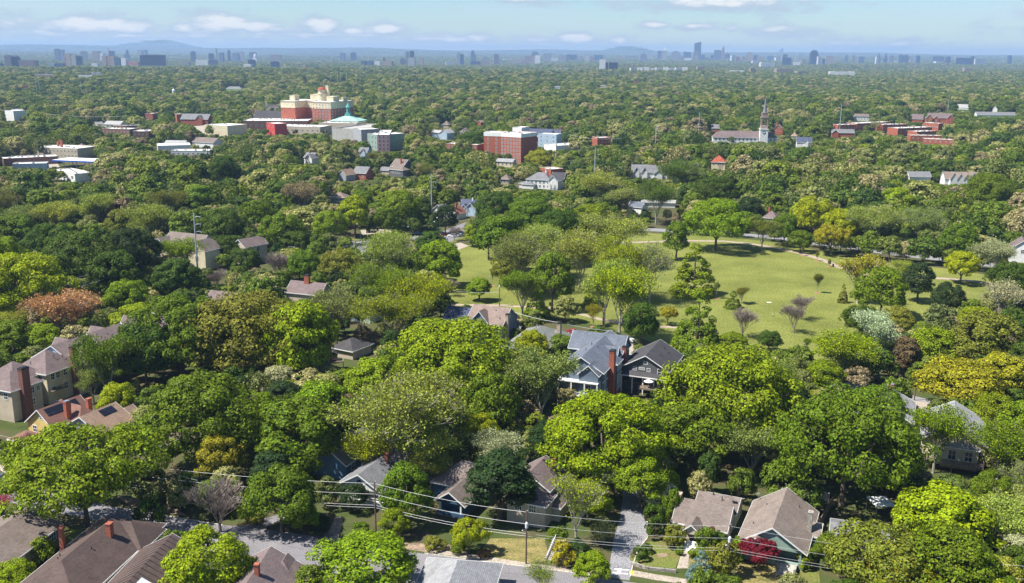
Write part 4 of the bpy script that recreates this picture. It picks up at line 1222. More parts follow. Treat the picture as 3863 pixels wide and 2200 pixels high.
mh('grey_gable_house','white-trimmed grey gabled house with a red chimney among trees below the pink-roofed shops','m2',1200,880,9,-30,9,9,5.4,'gable','white','grey', chim=((-1.5,-.5,7,10.6,.9,.9,'brick',None),), extra_v=[(3.5,-3.5,90,9,7,5.2,8.4,'gableA',.5)], wins=[(1,'L',0,6,1.6,1.8)], vis=.3)
mh('white_dormer_house','pale house with steep little gables in front of the green and pink apartments','m2',1840,820,9,-20,8,8,5.4,'gable','bluewhite','grey', extra_v=[(1,-3.5,90,5,5,5,8,'gableA',.4)], vis=.4)
mh('brown_big_house','big brown-roofed house with a front dormer and chimney, left of the parking lot','m2',2290,960,12,-35,12,12,7,'gable','darkgrey','brown', chim=((2,-3.5,8,12.6,1,1,'brick',None),), extra_v=[(3,-7,0,14,7,5.4,7.6,'hip',.5)], wins=[(1,'F',-4+2.4*i,3.6,1.6,2) for i in range(4)], vis=.1)
mh('side_grey_roof','low grey roof left of the big brown-roofed house','m2',2120,1055,6,-20,9,8,4,'gable','beige','grey', vis=.5)
mh('orange_bungalow','orange-brown bungalow roof with white rake boards behind a bare grey tree','m2',1560,1090,8,60,11,8,4.5,'gable','grey','tan', at='A', wins=[(0,'L',0,5,1,1)], vis=.1)
mh('grey_brick_house','grey-roofed brick house right behind the bare grey tree','m2',1820,1050,9,-20,10,11,5,'gable','brick','grey', wins=W2(10,2.5,2), vis=.2)
mh('tan_roof_duplex','low grey house with a pinkish-tan roof and white windows at a street corner','m2',1540,1360,6,-12,9,9,3.6,'hip','grey','pink', wins=W2(9,1.9,3), vis=.1)
mh('mall_chapel','dark grey roofed stone church nave left of the brick hotel','m2',725,378,18,-8,42,20,9,'gable','stone','dark', vis=.6)
mh('parapet_hall','brick hall with a grey roof and white-edged gables','m1',2370,415,13,-8,36,16,7,'gable','brick','grey', extra_v=[(8,-6,90,12,9,7,12,'gableA',.4)], vis=.4)
mh('peaked_pavilion','white shed with a curved pale roof among flat white roofs','m1',1390,500,8,-15,22,14,4.5,'gable','white','pale', vis=.6)
mh('tiny_white_gable','small white gabled roof left of the flat white roofs','m1',1140,512,7,60,9,9,4.5,'gable','cream','light', at='A', vis=.6)
mh('taupe_hip_house','brown hip roof behind the white flat-roofed block with red chimneys','m1',985,772,9,-10,7,10,6,'hip','white','brown', vis=.7)
mh('brown_long_roof','dark brown long roof below the tall white block','m1',2500,700,9,-25,26,14,5,'gable','white','brown', vis=.6)
mh('pitched_white_roof','white gabled roof above the long white metal shed','m1',2130,735,8,-10,20,12,5,'gable','white','pale', vis=.6)
mh('church_nave','long brown-grey church roof over white walls, behind the steeple','m4',1630,462,12.5,-6,66,15,6.5,'hip','white','purple', wins=[(0,'F',-30+4*i,4.2,1.4,2.4) for i in range(16)], vis=.4)
mh('brick_gable_house','red brick gabled house with white rake boards, right of the steeple','m4',2035,385,11,70,11,11,6,'gable','brick','tan', at='A', chim=((0,2.6,8,13,1,1,'brick',None),), wins=[(0,'L',1.8,4,1,1.6),(0,'L',-1.8,4,1,1.6),(0,'L',0,7.4,.9,1.2)], vis=.1)
mh('tan_hip_house','tan hip roof between two dark green trees right of the church','m4',2230,482,8,-15,6,11,5,'hip','cream','tan', vis=.6)
mh('navy_dormer_house','navy-roofed white house with a little dormer, right of the church','m4',2345,535,10,-12,14,11,5.5,'gable','white','navy', extra_v=[(2,-4.5,90,5,4,5.5,8.4,'gableA',.3)], wins=[(1,'L',0,6.8,1,1.2)], vis=.2)
mh('red_brick_far_house','brick house with a grey roof left of the church roof','m4',1275,382,9,-10,9,9,5,'gable','brick','grey', wins=W2(9,2.6,3), vis=.2)
mh('red_tile_house','house with a bright red tiled hip roof and white dormer','m4',1320,758,11,-14,11,14,6.6,'hip','cream','red', extra_v=[(2,-5,90,4,3.4,7,9.2,'hip',.3)], wins=W2(11,4.6,3), vis=.2)
mh('dormered_house','long dark grey roof with white-trimmed dormers between a bare tree and green trees','m4',410,868,9.6,-8,17,10,5,'gable','white','grey', chim=((7,0,8,10.8,1,.9,'brick',None),),
    extra_v=[(-5,-4,90,6,4,5,8.4,'gableA',.4),(1,-4,90,6,4,5,8.4,'gableA',.4),(13,-.5,0,9,9,4.6,9,'gable',.4),(11,-5,90,5,6,4,6.6,'gableA',.4)], wins=[(1,'L',0,6.2,1.4,1.4),(2,'L',0,6.2,1.4,1.4)], vis=.3)
mh('small_slate_roof','small slate-blue roof among trees below the dormered house','m4',340,1312,6.5,-35,9,8,4,'gable','white','blue', vis=.7)
mh('white_flat_shed','bright white low building seen through trunks right of the small slate roof','m4',590,1290,4,-8,20,10,3,'gable','white','pale', vis=.2)
mh('chimney_peek_house','brown roof with a pink chimney just above the park trees','n4',1170,130,8,-25,7,9,5,'hip','beige','purple', chim=((-1.5,0,7,9.6,1,.8,'brick',None),), vis=.7)
mh('slope_roof_house','slate-grey roof sloping right, above the path of the park','n4',1890,200,8.5,-40,13,9,5,'gable','white','grey', vis=.7)
mh('right_edge_house','grey-roofed pale house at the right edge, beside the cream-leaved tree','n5',1450,0,10,67,12,10,6,'gable','white','purple', at='M', wins=[(0,'L',0,5,1.2,1.6)], vis=.2)
mh('zigzag_roof_hall','grey pleated roof with white-edged pointed gables, alone in the right-hand woods','m5',1790,955,9,-4,24,10,5,'gable','white','taupe', extra_v=[(-7,-4,90,9,4.6,5,9.6,'gableA',.3),(-2.4,-4,90,9,4.6,5,8.6,'gableA',.3),(2.2,-4,90,9,4.6,5,8.6,'gableA',.3),(6.8,-4,90,9,4.6,5,9.6,'gableA',.3)], vis=.3)
mh('grey_wood_roof','plain grey roof half hidden by trees, left of the pleated roof','m5',1285,950,8,-4,15,10,5,'gable','white','grey', vis=.6)
mh('brick_row_end','brick gable with white rake boards and a long grey roof behind the dark trees','m5',370,440,9,-8,24,9,5.5,'gable','brick','grey', extra_v=[(-9,-5,90,8,7,5.5,8.6,'gableA',.4)], vis=.2)
mh('steep_mauve_house','steep mauve-grey roofed house left of the clustered mansion','m5',1275,258,13,-20,14,13,7,'gable','brick','purple', vis=.4)
mh('mansion','large brick mansion with several mauve roofs and white gables','m5',1540,245,14,-14,30,14,8,'gable','brick','purple', extra_v=[(-14,-6,90,12,8,8,12.5,'gableA',.4),(-5,-6,90,9,7,7,10.5,'gableA',.4),(13,-6,90,9,8,8,13,'gableA',.4)], wins=[(1,'L',0,4,1.2,1.6),(1,'L',0,8,1.2,1.6),(2,'L',0,4,1.2,1.6)], vis=.1)
mh('white_steep_house','white house with a steep roof high on the right','m5',1830,140,12,-35,18,9,7,'gable','white','pale', wins=W2(18,3.5,4), vis=.2)
mh('white_tower_house','narrow white house standing up from the woods at the far right','m5',2213,155,14,60,9,7,10,'gable','white','pale', at='A', vis=.1)
mh('long_grey_hall','long low grey roof near the right edge of the far woods','m5',2210,232,9,-6,56,13,5,'gable','white','grey', vis=.6)
mh('white_brick_pair','white and brick house partly hidden by a cream-leaved tree','m5',600,255,10,-10,20,10,7,'gable','white','brown', wins=W2(20,3.4,5), vis=.1)
mh('far_cottage','pale cottage roof glimpsed in the middle of the distant woods','h3',520,575,9,-10,16,10,6,'gable','white','grey', vis=.4)
mh('far_cottage','white-walled cottage amid distant trees, right of the other glimpsed cottage','h3',960,565,9,-10,18,10,6,'gable','white','brown', vis=.4)
mh('far_red_shop','distant shop with an orange-red front and dark roof amid the woods','h3',1275,520,10,-8,20,12,7,'flat','red','grey', vis=.4)
mh('far_villa','grey-roofed white villa on the left side of the distant woods, with a round white tank','m2',270,85,11,-12,40,16,6,'hip','white','grey', vis=.5)
# flat topped blocks
def fb(name, label, c, x1, y1, x2, y2, z, depth, **k):
    return flat_building(name, label, Q(c,x1,y1,z), Q(c,x2,y2,z), z, depth, **k)
fb('brick_flats','orange-red brick apartment block with a white top band and eight storeys of windows','m3',1085,325,1330,340,25,24,wall='brick',band=3.0,rows=8,cols=7,ww=1.3,wh=1.5,units=4,vis=.1,side=0)
fb('brick_flats_wing','brick wing with a dark recess, joined left of the tall brick apartment block','m3',880,318,1083,325,25,16,wall='brick',band=3.0,rows=7,cols=2,ww=1.2,wh=1.6,units=1,vis=.4)
fb('stair_tower','white stair tower at the right corner of the brick apartment block','m3',1335,262,1432,250,28,9,wall='white',rows=4,cols=1,units=0,vis=.4)
fb('blue_flat_house','modern blue-grey house with a white flat roof, right of the brick block','m3',1535,335,1755,345,13,14,wall='bluewhite',rows=3,cols=3,units=0,vis=.1)
fb('white_flat_shop','low white flat-roofed building with rooftop units, below the modern blue-grey house','m3',1750,480,2040,465,6,20,wall='white',units=4,vis=.4)
fb('brick_flat_shop','red brick flat-roofed building far right of the brick apartment block','m3',2250,385,2410,380,9,12,wall='brick',rows=1,cols=4,units=1,vis=.2)
fb('red_brick_store','red brick store with a white roof between the gold tree and the villa','m3',1690,765,1840,755,7,14,wall='brick',rows=1,cols=4,units=1,vis=.2)
fb('courtyard_flats','red brick flats with white balconies showing through the tall trees, left of the brick block','m3',430,455,800,470,15,16,wall='brick',rows=4,cols=7,units=2,vis=.0,clear=False)

def hotel():
    # brick hotel of joined wings, cream top storeys, penthouses and a round lantern tower
    yaw = R(-21)
    Pm = Q('m2', 1352, 271, 33)
    root = empty('brick_hotel', (Pm.x, Pm.y, 0), yaw, 'tall red brick hotel with cream top storeys and a round tower on its roof', 'hotel')
    w, c, r = MB(), MB(), MB()
    WG = [(-8.5, 8.5, 0, 52, 33), (-22, -8.5, 8, 44, 32.6), (-41, -22, 26, 44, 32.3), (-61, -41, 1, 50, 33)]
    for (x0, x1, y0, y1, z) in WG:
        w.box(x0, x1, y0, y1, -1, z*.755); c.box(x0+.002, x1-.002, y0+.002, y1-.002, z*.755, z-.6)
        r.box(x0-.5, x1+.5, y0-.5, y1+.5, z-.6, z-.1)
        r.box(x0-.25, x1+.25, y0-.25, y1+.25, z*.755-.25, z*.755+.25)
    w.build('brick_wall', wallm('brick'), root); c.build('cream_storeys', wallm('cream'), root); r.build('cornice', mat('cornice', (.45,.33,.24), var=.1), root)
    rf = MB()
    for (x0, x1, y0, y1, z) in WG: rf.box(x0+.4, x1-.4, y0+.4, y1-.4, z-.1, z+.02)
    ro = rf.build('roof', M_MEMB, root)
    for (x0, x1, y0, y1, h) in ((-54,-47,10,20,6),(-38,-23,30,42,6.5),(-21,-10,20,30,5),(-4,5,12,26,5.5),(5.2,8,30,40,4)):
        b = MB(); b.box(x0, x1, y0, y1, 33, 33+h); b.box(x0-.2, x1+.2, y0-.2, y1+.2, 33+h, 33+h+.4); b.build('penthouse', wallm('cream'), ro)
    b = MB(); b.lathe([(5,32.5),(5,41),(5.6,41.2),(5.6,42),(4.4,42.2),(4.4,45.6),(5.2,45.8),(5.2,46.2)], -15, 20, 16); o = b.build('tower', wallm('cream'), root)
    b = MB(); b.lathe([(5.3,46.2),(3.4,48.4),(.3,49.8)], -15, 20, 16); b.build('tower_roof', roofm('red'), o)
    b = MB(); b.box(-11, -7.5, 22, 26, 33, 51); b.build('stair_turret', wallm('cream'), o)
    for k in range(6):
        b = MB(); a = k*1.05; b.tube((-16+5*math.cos(a),20+5*math.sin(a),42),(-16+5.4*math.cos(a),20+5.4*math.sin(a),47.5),.12,.1,5); b.build('aerial', M_METAL, o)
    n = 0
    for (x0, x1, y0, cols) in ((-8.5,8.5,0,4),(-22,-8.5,8,3),(-61,-41,1,5)):
        for rr in range(8):
            z = 4.5 + rr*3.55
            for k in range(cols):
                if n >= 70: break
                wd = 2.3 if k in (1, 2) and cols == 4 else 1.5
                add_window(root, x0 + (x1-x0)*(k+.5)/cols, y0, 0, z, wd if rr < 6 else 1.1, 1.8, 2 if wd < 2 else 3); n += 1
    for rr in range(2, 8):
        for k in range(7):
            if n >= 99: break
            add_window(root, 8.5, 4 + 7*k, math.pi/2, 4.5 + rr*3.55, 1.5, 1.8, 2); n += 1
    T = xf(Pm.x, Pm.y, yaw)
    HARD.append([T(p)[:2] for p in ((-63,-2,0),(10,-2,0),(10,54,0),(-63,54,0))])
    CLEAR.append((*[S('m2',835,0)[0], S('m2',1705,0)[0]], S('m2',0,120)[1], S('m2',0,470)[1], 1150))
    BLD.append(('brick_hotel', '', S('m2',1270,0)[0], S('m2',0,350)[1], 80))
hotel()
fb('shopping_centre','long shopping centre with a flat white roof and dark brown front, before the brick hotel','m2',372,498,1150,500,12,46,wall='brownbrick',rows=1,cols=12,ww=2,wh=2.2,units=12,vis=.3)
fb('red_front_shop','shop with a red upright front wall on the near side of the shopping centre','m2',655,520,755,535,13,14,wall='red',rows=2,cols=2,units=0,vis=.1)
fb('low_white_store','low white-roofed store in front of the shopping centre','m2',760,560,1300,575,9,30,wall='beige',rows=1,cols=9,ww=2,wh=1.6,units=9,vis=.3)
fb('cupola_base_block','white-roofed block carrying rooftop units around the green cupola building','m2',1290,520,1740,530,11,30,wall='beige',units=10,vis=.5)
def cupola():
    P = Q('m2', 1600, 500, 12)
    e = empty('green_cupola_building', (P.x, P.y, 0), R(-15), 'building with a pale green copper pyramid roof and a tall green cupola', 'building')
    b = MB(); b.box(-17,17,-3,24,-1,12); b.build('wall', wallm('stone'), e)
    b = MB(); M_ = mat('copper', (.30,.50,.42), var=.2, scale=.3, rough=.6)
    b.add([(-18,-4,12),(18,-4,12),(18,25,12),(-18,25,12),(-3,8,17.5),(3,8,17.5),(3,13,17.5),(-3,13,17.5)], [(0,1,5,4),(1,2,6,5),(2,3,7,6),(3,0,4,7),(4,5,6,7),(3,2,1,0)]); b.build('roof', M_, e)
    b = MB(); b.box(-3.2,3.2,7.3,13.7,17.2,20); b.lathe([(2.9,20),(2.9,21),(2.2,21.2),(2.2,26.5),(3.1,26.9),(3.1,27.6),(2.4,28.2),(1.5,30.2),(.5,31.4),(.3,33),(.25,34),(.05,36)], 0, 10.5, 8); b.build('cupola', mat('copper_green', (.10,.33,.30), var=.2, scale=.6, rough=.5), e)
    for k in range(4):
        a = k*math.pi/2 + .39; w = MB(); w.cbox(2.12*math.cos(a), 10.5 + 2.12*math.sin(a), 22, .3, 1.0, 3.4, a); w.build('louvre', M_BLACK, e)
    T = xf(P.x, P.y, R(-15)); HARD.append([T(p)[:2] for p in ((-18,-5,0),(18,-5,0),(18,26,0),(-18,26,0))])
    CLEAR.append((S('m2',1460,0)[0], S('m2',1730,0)[0], S('m2',0,330)[1], S('m2',0,500)[1], 950))
cupola()
fb('parking_deck','beige concrete parking deck stretching right of the green cupola','m2',1800,600,2195,545,14,34,wall='concrete',roof='gravel',rows=3,cols=5,ww=11,wh=1.3,units=0,vis=.3,parapet=1.2)
fb('grey_service_block','plain grey wall block between the parking deck and the trees','m2',1700,590,1798,605,15,20,wall='grey',units=0,vis=.3)
fb('green_flats','grey-green end of an apartment block with open corner balconies','m2',1872,652,1990,668,15,30,wall='green',rows=3,cols=3,ww=1.8,wh=2.2,units=3,vis=.0)
fb('pink_flats','long pink and brick apartment block with dark balconies, right of its grey-green end','m2',1995,668,2138,668,15.5,60,wall='pink',rows=4,cols=3,ww=1.8,wh=2.2,units=6,vis=.0,side=8)
fb('white_store','tall blank white store wall beside the brown roof','m1',2460,545,2740,560,12,30,wall='cream',units=3,vis=.3)
fb('white_metal_shed','long white metal-roofed shed in front of the brown roof','m1',1900,800,2300,790,7,26,wall='white',units=0,vis=.5)
fb('white_lower_shed','lower white flat roof just below the long white metal shed','m1',2060,860,2530,860,5.5,16,wall='white',rows=1,cols=8,units=3,vis=.4)
fb('chimney_block','white flat-roofed block with two red brick chimneys','m1',412,815,930,835,9,26,wall='beige',rows=2,cols=12,ww=1.2,wh=1.4,units=5,vis=.2,chim=((-9,14,8.5,13,1.4,1.4,'brick',None),(-2,10,8.5,14.5,1.6,1.6,'brick',None)))
fb('tan_brick_block','low tan brick building with a parapet at the left edge','m1',40,955,700,925,6,18,wall='brownbrick',rows=0,cols=0,units=8,vis=.1)
def canopy():
    A = Q('m1',615,970,6); B = Q('m1',1120,990,6); mid = (A+B)/2
    e = empty('fuel_canopy', (mid.x, mid.y, 0), math.atan2(B.y-A.y, B.x-A.x), 'flat white fuel station canopy with a blue edge', 'canopy')
    l = (B-A).length/2
    b = MB(); b.box(-l+.1,l-.1,.1,20,5.2,6); b.build('roof', M_MEMB, e)
    b = MB(); b.box(-l,l,-.02,.098,5.0,6.1); b.box(-l-.002,-l+.098,.1,20,5.0,6.1); b.box(l-.098,l+.002,.1,20,5.0,6.1); b.build('fascia', mat('blue_fascia', (.02,.12,.50), rough=.4), e)
    for x in (-l*.6, 0, l*.6):
        for y in (5, 15): p = MB(); p.box(x-.2,x+.2,y-.2,y+.2,-.3,5.2); p.build('column', M_TRIM, e)
    CLEAR.append((S('m1',615,0)[0], S('m1',1130,0)[0], S('m1',0,930)[1], S('m1',0,1030)[1], math.hypot(A.x,A.y)-5)); T = xf(mid.x, mid.y, e.rotation_euler.z)
    HARD.append([T(p)[:2] for p in ((-l,-1,0),(l,-1,0),(l,21,0),(-l,21,0))])
canopy()
fb('white_strip_shop','white flat-roofed strip shop with dark shopfront, in front of the blue-edged canopy','m1',640,1085,900,1140,6,13,wall='white',rows=1,cols=4,ww=3.0,wh=2,units=9,vis=.1)
fb('pale_tent_roof','pale bluish flat roof left of the fuel canopy','m1',150,1020,560,1010,5,12,wall='bluewhite',units=2,vis=.5)
fb('modern_white_house','white modern block with a dark side wall, alone at the left edge of the woods','m1',55,372,160,380,14,16,wall='white',rows=0,cols=0,units=0,vis=.1)
fb('modern_white_wing','white slanted wing right behind the modern white block','m1',165,365,285,362,13,14,wall='white',units=0,vis=.4)
fb('flat_white_roofs','flat white roofed shops in a row under the curved pale roof','m1',1225,590,1560,600,7,18,wall='brownbrick',rows=1,cols=8,units=5,vis=.4)
fb('flat_white_wing','flat white roof with a dark brick side, right of the row of white roofs','m1',1600,625,1790,625,7,26,wall='brownbrick',rows=1,cols=4,units=4,vis=.1)
fb('dark_roof_shop','dark-edged flat roofed shop behind the white roofs','m1',1370,560,1670,555,9,14,wall='brownbrick',roof='gravel',units=4,vis=.5)
for i, (x1,y1,x2,y2,z,dp,lb) in enumerate(((320,388,540,385,8,14,'flat-roofed brick row house, leftmost of the brick rows on the right'),(545,372,945,352,9,16,'long flat white roof stepping up the slope behind the other brick rows'),
    (860,385,1150,380,8,14,'flat-roofed dark brick row in the middle of the brick rows'),(1040,430,1450,415,8,16,'flat-roofed red brick row with a white roof edge, nearest the mansion'),
    (1270,470,1500,462,7,14,'short brick building with a white roof, below the red brick row'),(1190,515,1565,520,6,12,'long pale flat roof with vents under the brick rows'),(1340,555,1710,570,5,12,'lowest and whitest flat roof of the brick rows'),
    (1345,362,1530,372,9,14,'brick block with a flat roof in front of the mansion'))):
    fb('brick_row', lb, 'm5', x1,y1,x2,y2,z,dp, wall='brick', rows=1, cols=6, units=5, vis=.1, group='flat-roofed brick rows')
fb('brick_flat_bit','small brick building with a white roof, left of the parapet hall','m1',2130,420,2200,418,10,14,wall='brick',rows=2,cols=3,units=0,vis=.1)
fb('brick_flat_bit','low brick building with a pale roof peeking between round trees on the left','m1',1745,410,1840,412,9,14,wall='brick',rows=1,cols=3,units=1,vis=.2)
def steeple():
    P = Q('m4', 1830, 470, 12)
    e = empty('church_steeple', (P.x, P.y - 9, 0), R(-6), 'tall white and grey church steeple with a clock and dark spire', 'steeple')
    b = MB(); b.box(-4,4,-4,4,-1,15); b.box(-4.4,4.4,-4.4,4.4,15,15.8); b.build('base', wallm('white'), e)
    b = MB(); b.box(-3.6,3.6,-3.6,3.6,15.8,19); st = b.build('stage', mat('steeple_stone', (.42,.33,.28), var=.12), e)
    b = MB()
    for sx in (-1,1):
        for sy in (-1,1): b.box(sx*2.9-.6, sx*2.9+.6, sy*2.9-.6, sy*2.9+.6, 19, 27)
    b.box(-3.8,3.8,-3.8,3.8,27,28); b.box(-2.6,2.6,-2.6,2.6,28,31.6); b.box(-2.9,2.9,-2.9,2.9,31.6,32.2); b.build('belfry', mat('steeple_wood', (.30,.22,.19), var=.1), e)
    b = MB(); b.lathe([(2.3,32.2),(1.9,34),(1.1,40),(.12,48.5),(.06,50)], 0, 0, 8); b.build('spire', mat('spire_slate', (.20,.20,.23), var=.15), e)
    c = MB(); c.lathe([(1.5,0),(1.5,.15)], 0, 0, 20); o = c.build('clock_face', M_BLACK, e); o.location = (0,-4.05,12); o.rotation_euler = (R(90),0,0)
    c = MB(); c.lathe([(.8,0),(.8,.1)], 0, 0, 16); q = c.build('clock_centre', M_TRIM, o); q.location = (0,0,.16)
    CLEAR.append((S('m4',1780,0)[0], S('m4',1880,0)[0], S('m4',0,170)[1], S('m4',0,515)[1], 900))
steeple()
def tower_church():
    P = Q('m2', 747, 330, 20)
    e = empty('stone_church_tower', (P.x, P.y, 0), R(-8), 'square stone church tower with an arched window, left of the brick hotel', 'church tower')
    b = MB(); b.box(-9,9,-6,6,-1,22); b.box(-9.3,-6.4,-6.3,-3,20,27); b.box(-9.2,9.2,-6.2,-5.6,22.001,23); b.build('tower', wallm('stone'), e)
    w = MB(); w.box(-2,2,-6.15,-5.9,13,19); w.lathe([(2,0),(2,.2)],0,0,16); o = w.build('arched_window', M_GLASS, e)
    CLEAR.append((S('m2',700,0)[0], S('m2',795,0)[0], S('m2',0,305)[1], S('m2',0,375)[1], 1200))
    HARD.append([(P.x-10,P.y-8),(P.x+10,P.y-8),(P.x+10,P.y+8),(P.x-10,P.y+8)])
tower_church()
# ---------------------------------------------------------------- lawn, roads, paths
def V(u, v, z=0.0): return GP('v', u, v, z)
def sheet(name, uv, z, m, kind='structure', hard=True, **tags):
    P = [V(u, v) for u, v in uv]
    b = MB(); n = len(P)
    area = sum(P[i].x*P[(i+1) % n].y - P[(i+1) % n].x*P[i].y for i in range(n))
    if area < 0: P = P[::-1]
    b.add([(p.x, p.y, z) for p in P], [tuple(range(n))])
    if hard: HARD.append([(p.x, p.y) for p in P])
    return tag(b.build(name, m), kind=kind, **tags)
def thick(name, uv, z0, z1, m, **tags):
    P = [V(u, v) for u, v in uv]; n = len(P)
    area = sum(P[i].x*P[(i+1) % n].y - P[(i+1) % n].x*P[i].y for i in range(n))
    if area < 0: P = P[::-1]
    b = MB(); b.prism([(p.x, p.y) for p in P], z0, z1)
    HARD.append([(p.x, p.y) for p in P])
    return tag(b.build(name, m), **tags)
def strip(name, uv, wd, z, m, kind='structure', thickness=0, hard=True, **tags):
    P = [V(u, v) for u, v in uv]; Lf, Rt = [], []
    for i, p in enumerate(P):
        d = (P[min(i+1, len(P)-1)] - P[max(i-1, 0)]); d.z = 0; d.normalize(); n = Vector((-d.y, d.x, 0))*wd/2
        Lf.append(p+n); Rt.append(p-n)
    b = MB()
    for i in range(len(P)-1):
        q = [Rt[i], Rt[i+1], Lf[i+1], Lf[i]]
        if thickness: b.prism([(a.x, a.y) for a in q], z-thickness, z)
        else: b.add([(a.x, a.y, z) for a in q], [(0,1,2,3)])
        if hard: HARD.append([(a.x, a.y) for a in q])
    return tag(b.build(name, m), kind=kind, **tags)
M_GRASS = mat('lawn_grass', (.155,.165,.040), rough=1, var=.22, scale=.05, fine=1.6, col2=(.115,.130,.028), spec=.1)
M_GRASSG = mat('garden_grass', (.095,.130,.022), rough=1, var=.25, scale=.3, fine=3, col2=(.15,.13,.05), spec=.1)
M_DRY = mat('dry_grass', (.22,.175,.07), rough=1, var=.25, scale=.5, fine=3, col2=(.12,.12,.04), spec=.1)
M_ROAD = mat('asphalt', (.185,.175,.185), rough=.9, var=.10, scale=.15, fine=5)
M_ROADF = mat('worn_asphalt', (.22,.215,.225), rough=.9, var=.10, scale=.12, fine=3)
M_PAVE = mat('pavement', (.34,.29,.235), rough=.9, var=.12, scale=.6, fine=4)
M_PATH = mat('park_path', (.34,.27,.21), rough=.95, var=.10, scale=.4, fine=3)
M_EARTH = mat('bare_earth', (.26,.19,.13), rough=1, var=.3, scale=.7, fine=3)
M_MARK = mat('road_paint', (.62,.62,.60), var=.12, scale=1.5)
M_MARKY = mat('yellow_paint', (.62,.43,.06), var=.12, scale=1.5)
M_CRACK = mat('tar_seal', (.09,.085,.09), var=.1)
sheet('park_lawn', [(1108,640),(1135,612),(1175,612),(1230,604),(1400,602),(1500,586),(1560,580),(1700,586),(1790,592),(1900,601),(2005,617),(2100,640),(2200,655),(2380,672),(2480,690),(2490,765),(2340,835),(2250,850),(2150,800),(2120,870),(2070,940),(2000,935),(1955,890),(1900,905),(1700,885),(1560,828),(1400,792),(1180,790),(1112,785),(1120,720)], .012, M_GRASS)
strip('park_path', [(1548,606),(1600,605),(1661,603),(1725,601.5),(1806,602.5),(1865,608),(1900,613),(1958,623.5),(2004,634),(2051,648),(2086,663),(2121,676),(2170,686),(2243,691),(2360,696),(2440,703),(2560,720)], 3.6, .030, M_PATH, hard=False)
strip('park_path', [(1110,761),(1181,762),(1260,763),(1295,765.6),(1372,769),(1405,775),(1451,785),(1498,797),(1551,807.6),(1652,815.7),(1698,819),(1760,828)], 2.4, .030, M_PATH, hard=False)
strip('park_path', [(1548,606),(1480,612),(1400,622),(1300,630)], 2.4, .026, M_PATH, hard=False)
sheet('paved_corner', [(1104,617),(1150,606),(1171,614),(1150,622),(1126,637),(1108,630)], .034, M_PAVE, hard=False)
# street along the far side of the park
strip('park_street', [(1480,560),(1560,571),(1700,577),(1800,582),(1925,592),(2010,604),(2130,619),(2230,633),(2390,652),(2560,672)], 9, .012, M_ROADF)
# junction with traffic at the left corner of the park
sheet('junction_road', [(700,618),(815,604),(890,602),(980,597),(1040,590),(1090,584),(1120,572),(1150,560),(1200,540),(1215,545),(1180,572),(1160,590),(1112,612),(1075,640),(1010,655),(900,648),(815,632),(700,640)], .014, M_ROAD)
sheet('verge', [(818,600),(900,600),(905,596),(820,596)], .016, M_GRASSG)
sheet('verge', [(1108,612),(1140,604),(1178,586),(1162,586)], .030, M_GRASSG, hard=False)
strip('lane_line', [(830,617),(900,614),(990,610)], .25, .020, M_MARK, hard=False)
strip('lane_line', [(1035,603),(1090,596),(1140,580),(1180,560)], .25, .020, M_MARKY, hard=False)
sheet('hill_street', [(1085,478),(1105,470),(1155,490),(1162,510),(1140,515),(1112,495)], .014, M_ROADF)
sheet('hill_street', [(1096,466),(1108,462),(1010,440),(1000,444)], .014, M_ROADF)
sheet('car_park', [(462,318),(520,312),(535,336),(500,342),(470,335)], .014, M_PAVE)
sheet('car_park', [(40,400),(140,402),(150,418),(60,420)], .014, M_PAVE)
sheet('junction_car_park', [(900,575),(960,572),(985,580),(905,588)], .014, M_PAVE)
# front street
sheet('street', [(-120,1140),(-80,1150),(0,1190),(100,1225),(290,1268),(480,1300),(560,1312),(640,1316),(668,1322),(793,1341),(857,1358),(1059,1383),(1250,1409),(1404,1428),(1520,1446),(1590,1456),(1700,1475),(1700,1560),(1530,1530),(1200,1480),(900,1440),(650,1409),(480,1374),(308,1315),(227,1296),(100,1272),(0,1250),(-120,1220)], .014, M_ROAD)
sheet('side_street', [(1560,1180),(1588,1180),(1598,1240),(1614,1300),(1614,1345),(1592,1372),(1578,1412),(1572,1450),(1516,1441),(1524,1400),(1532,1350),(1546,1300),(1556,1240)], .018, M_ROADF)
sheet('alley', [(600,1318),(650,1322),(690,1306),(730,1290),(700,1284),(650,1298)], .018, M_ROAD)
strip('pavement_slab', [(215,1308),(262,1318),(310,1330)], 1.6, .10, M_PAVE, thickness=.14)
strip('pavement_slab', [(1070,1376),(1200,1394),(1330,1414),(1480,1433)], 1.5, .11, M_PAVE, thickness=.14)
strip('pavement_slab', [(1578,1432),(1640,1443),(1700,1452),(1900,1480)], 1.9, .11, M_PAVE, thickness=.14)
strip('pavement_slab', [(-20,1160),(10,1172),(32,1186)], 1.6, .11, M_PAVE, thickness=.14)
strip('kerb', [(1060,1382.5),(1250,1408.5),(1404,1427.5),(1512,1445)], .18, .13, M_CONC, thickness=.15)
strip('kerb', [(294,1268),(480,1299.5),(556,1312)], .18, .13, M_CONC, thickness=.15)
strip('kerb', [(230,1298),(310,1316.5),(482,1375)], .18, .13, M_CONC, thickness=.15)
strip('kerb', [(1616,1300),(1616,1345),(1594,1372),(1580,1412),(1574,1440)], .18, .13, M_CONC, thickness=.15)
for a, b in (((1534,1421),(1570,1424)), ((1530,1430),(1568,1434))): strip('crossing_line', [a, b], .35, .026, M_MARK, hard=False)
for a, b in (((1546,1420),(1541,1434)), ((1551,1420),(1547,1434))): strip('crossing_line', [a, b], .3, .0285, M_MARK, hard=False)
sheet('tactile_paving', [(1572,1426),(1583,1427),(1583,1437),(1572,1436)], .122, M_MARKY, hard=False)
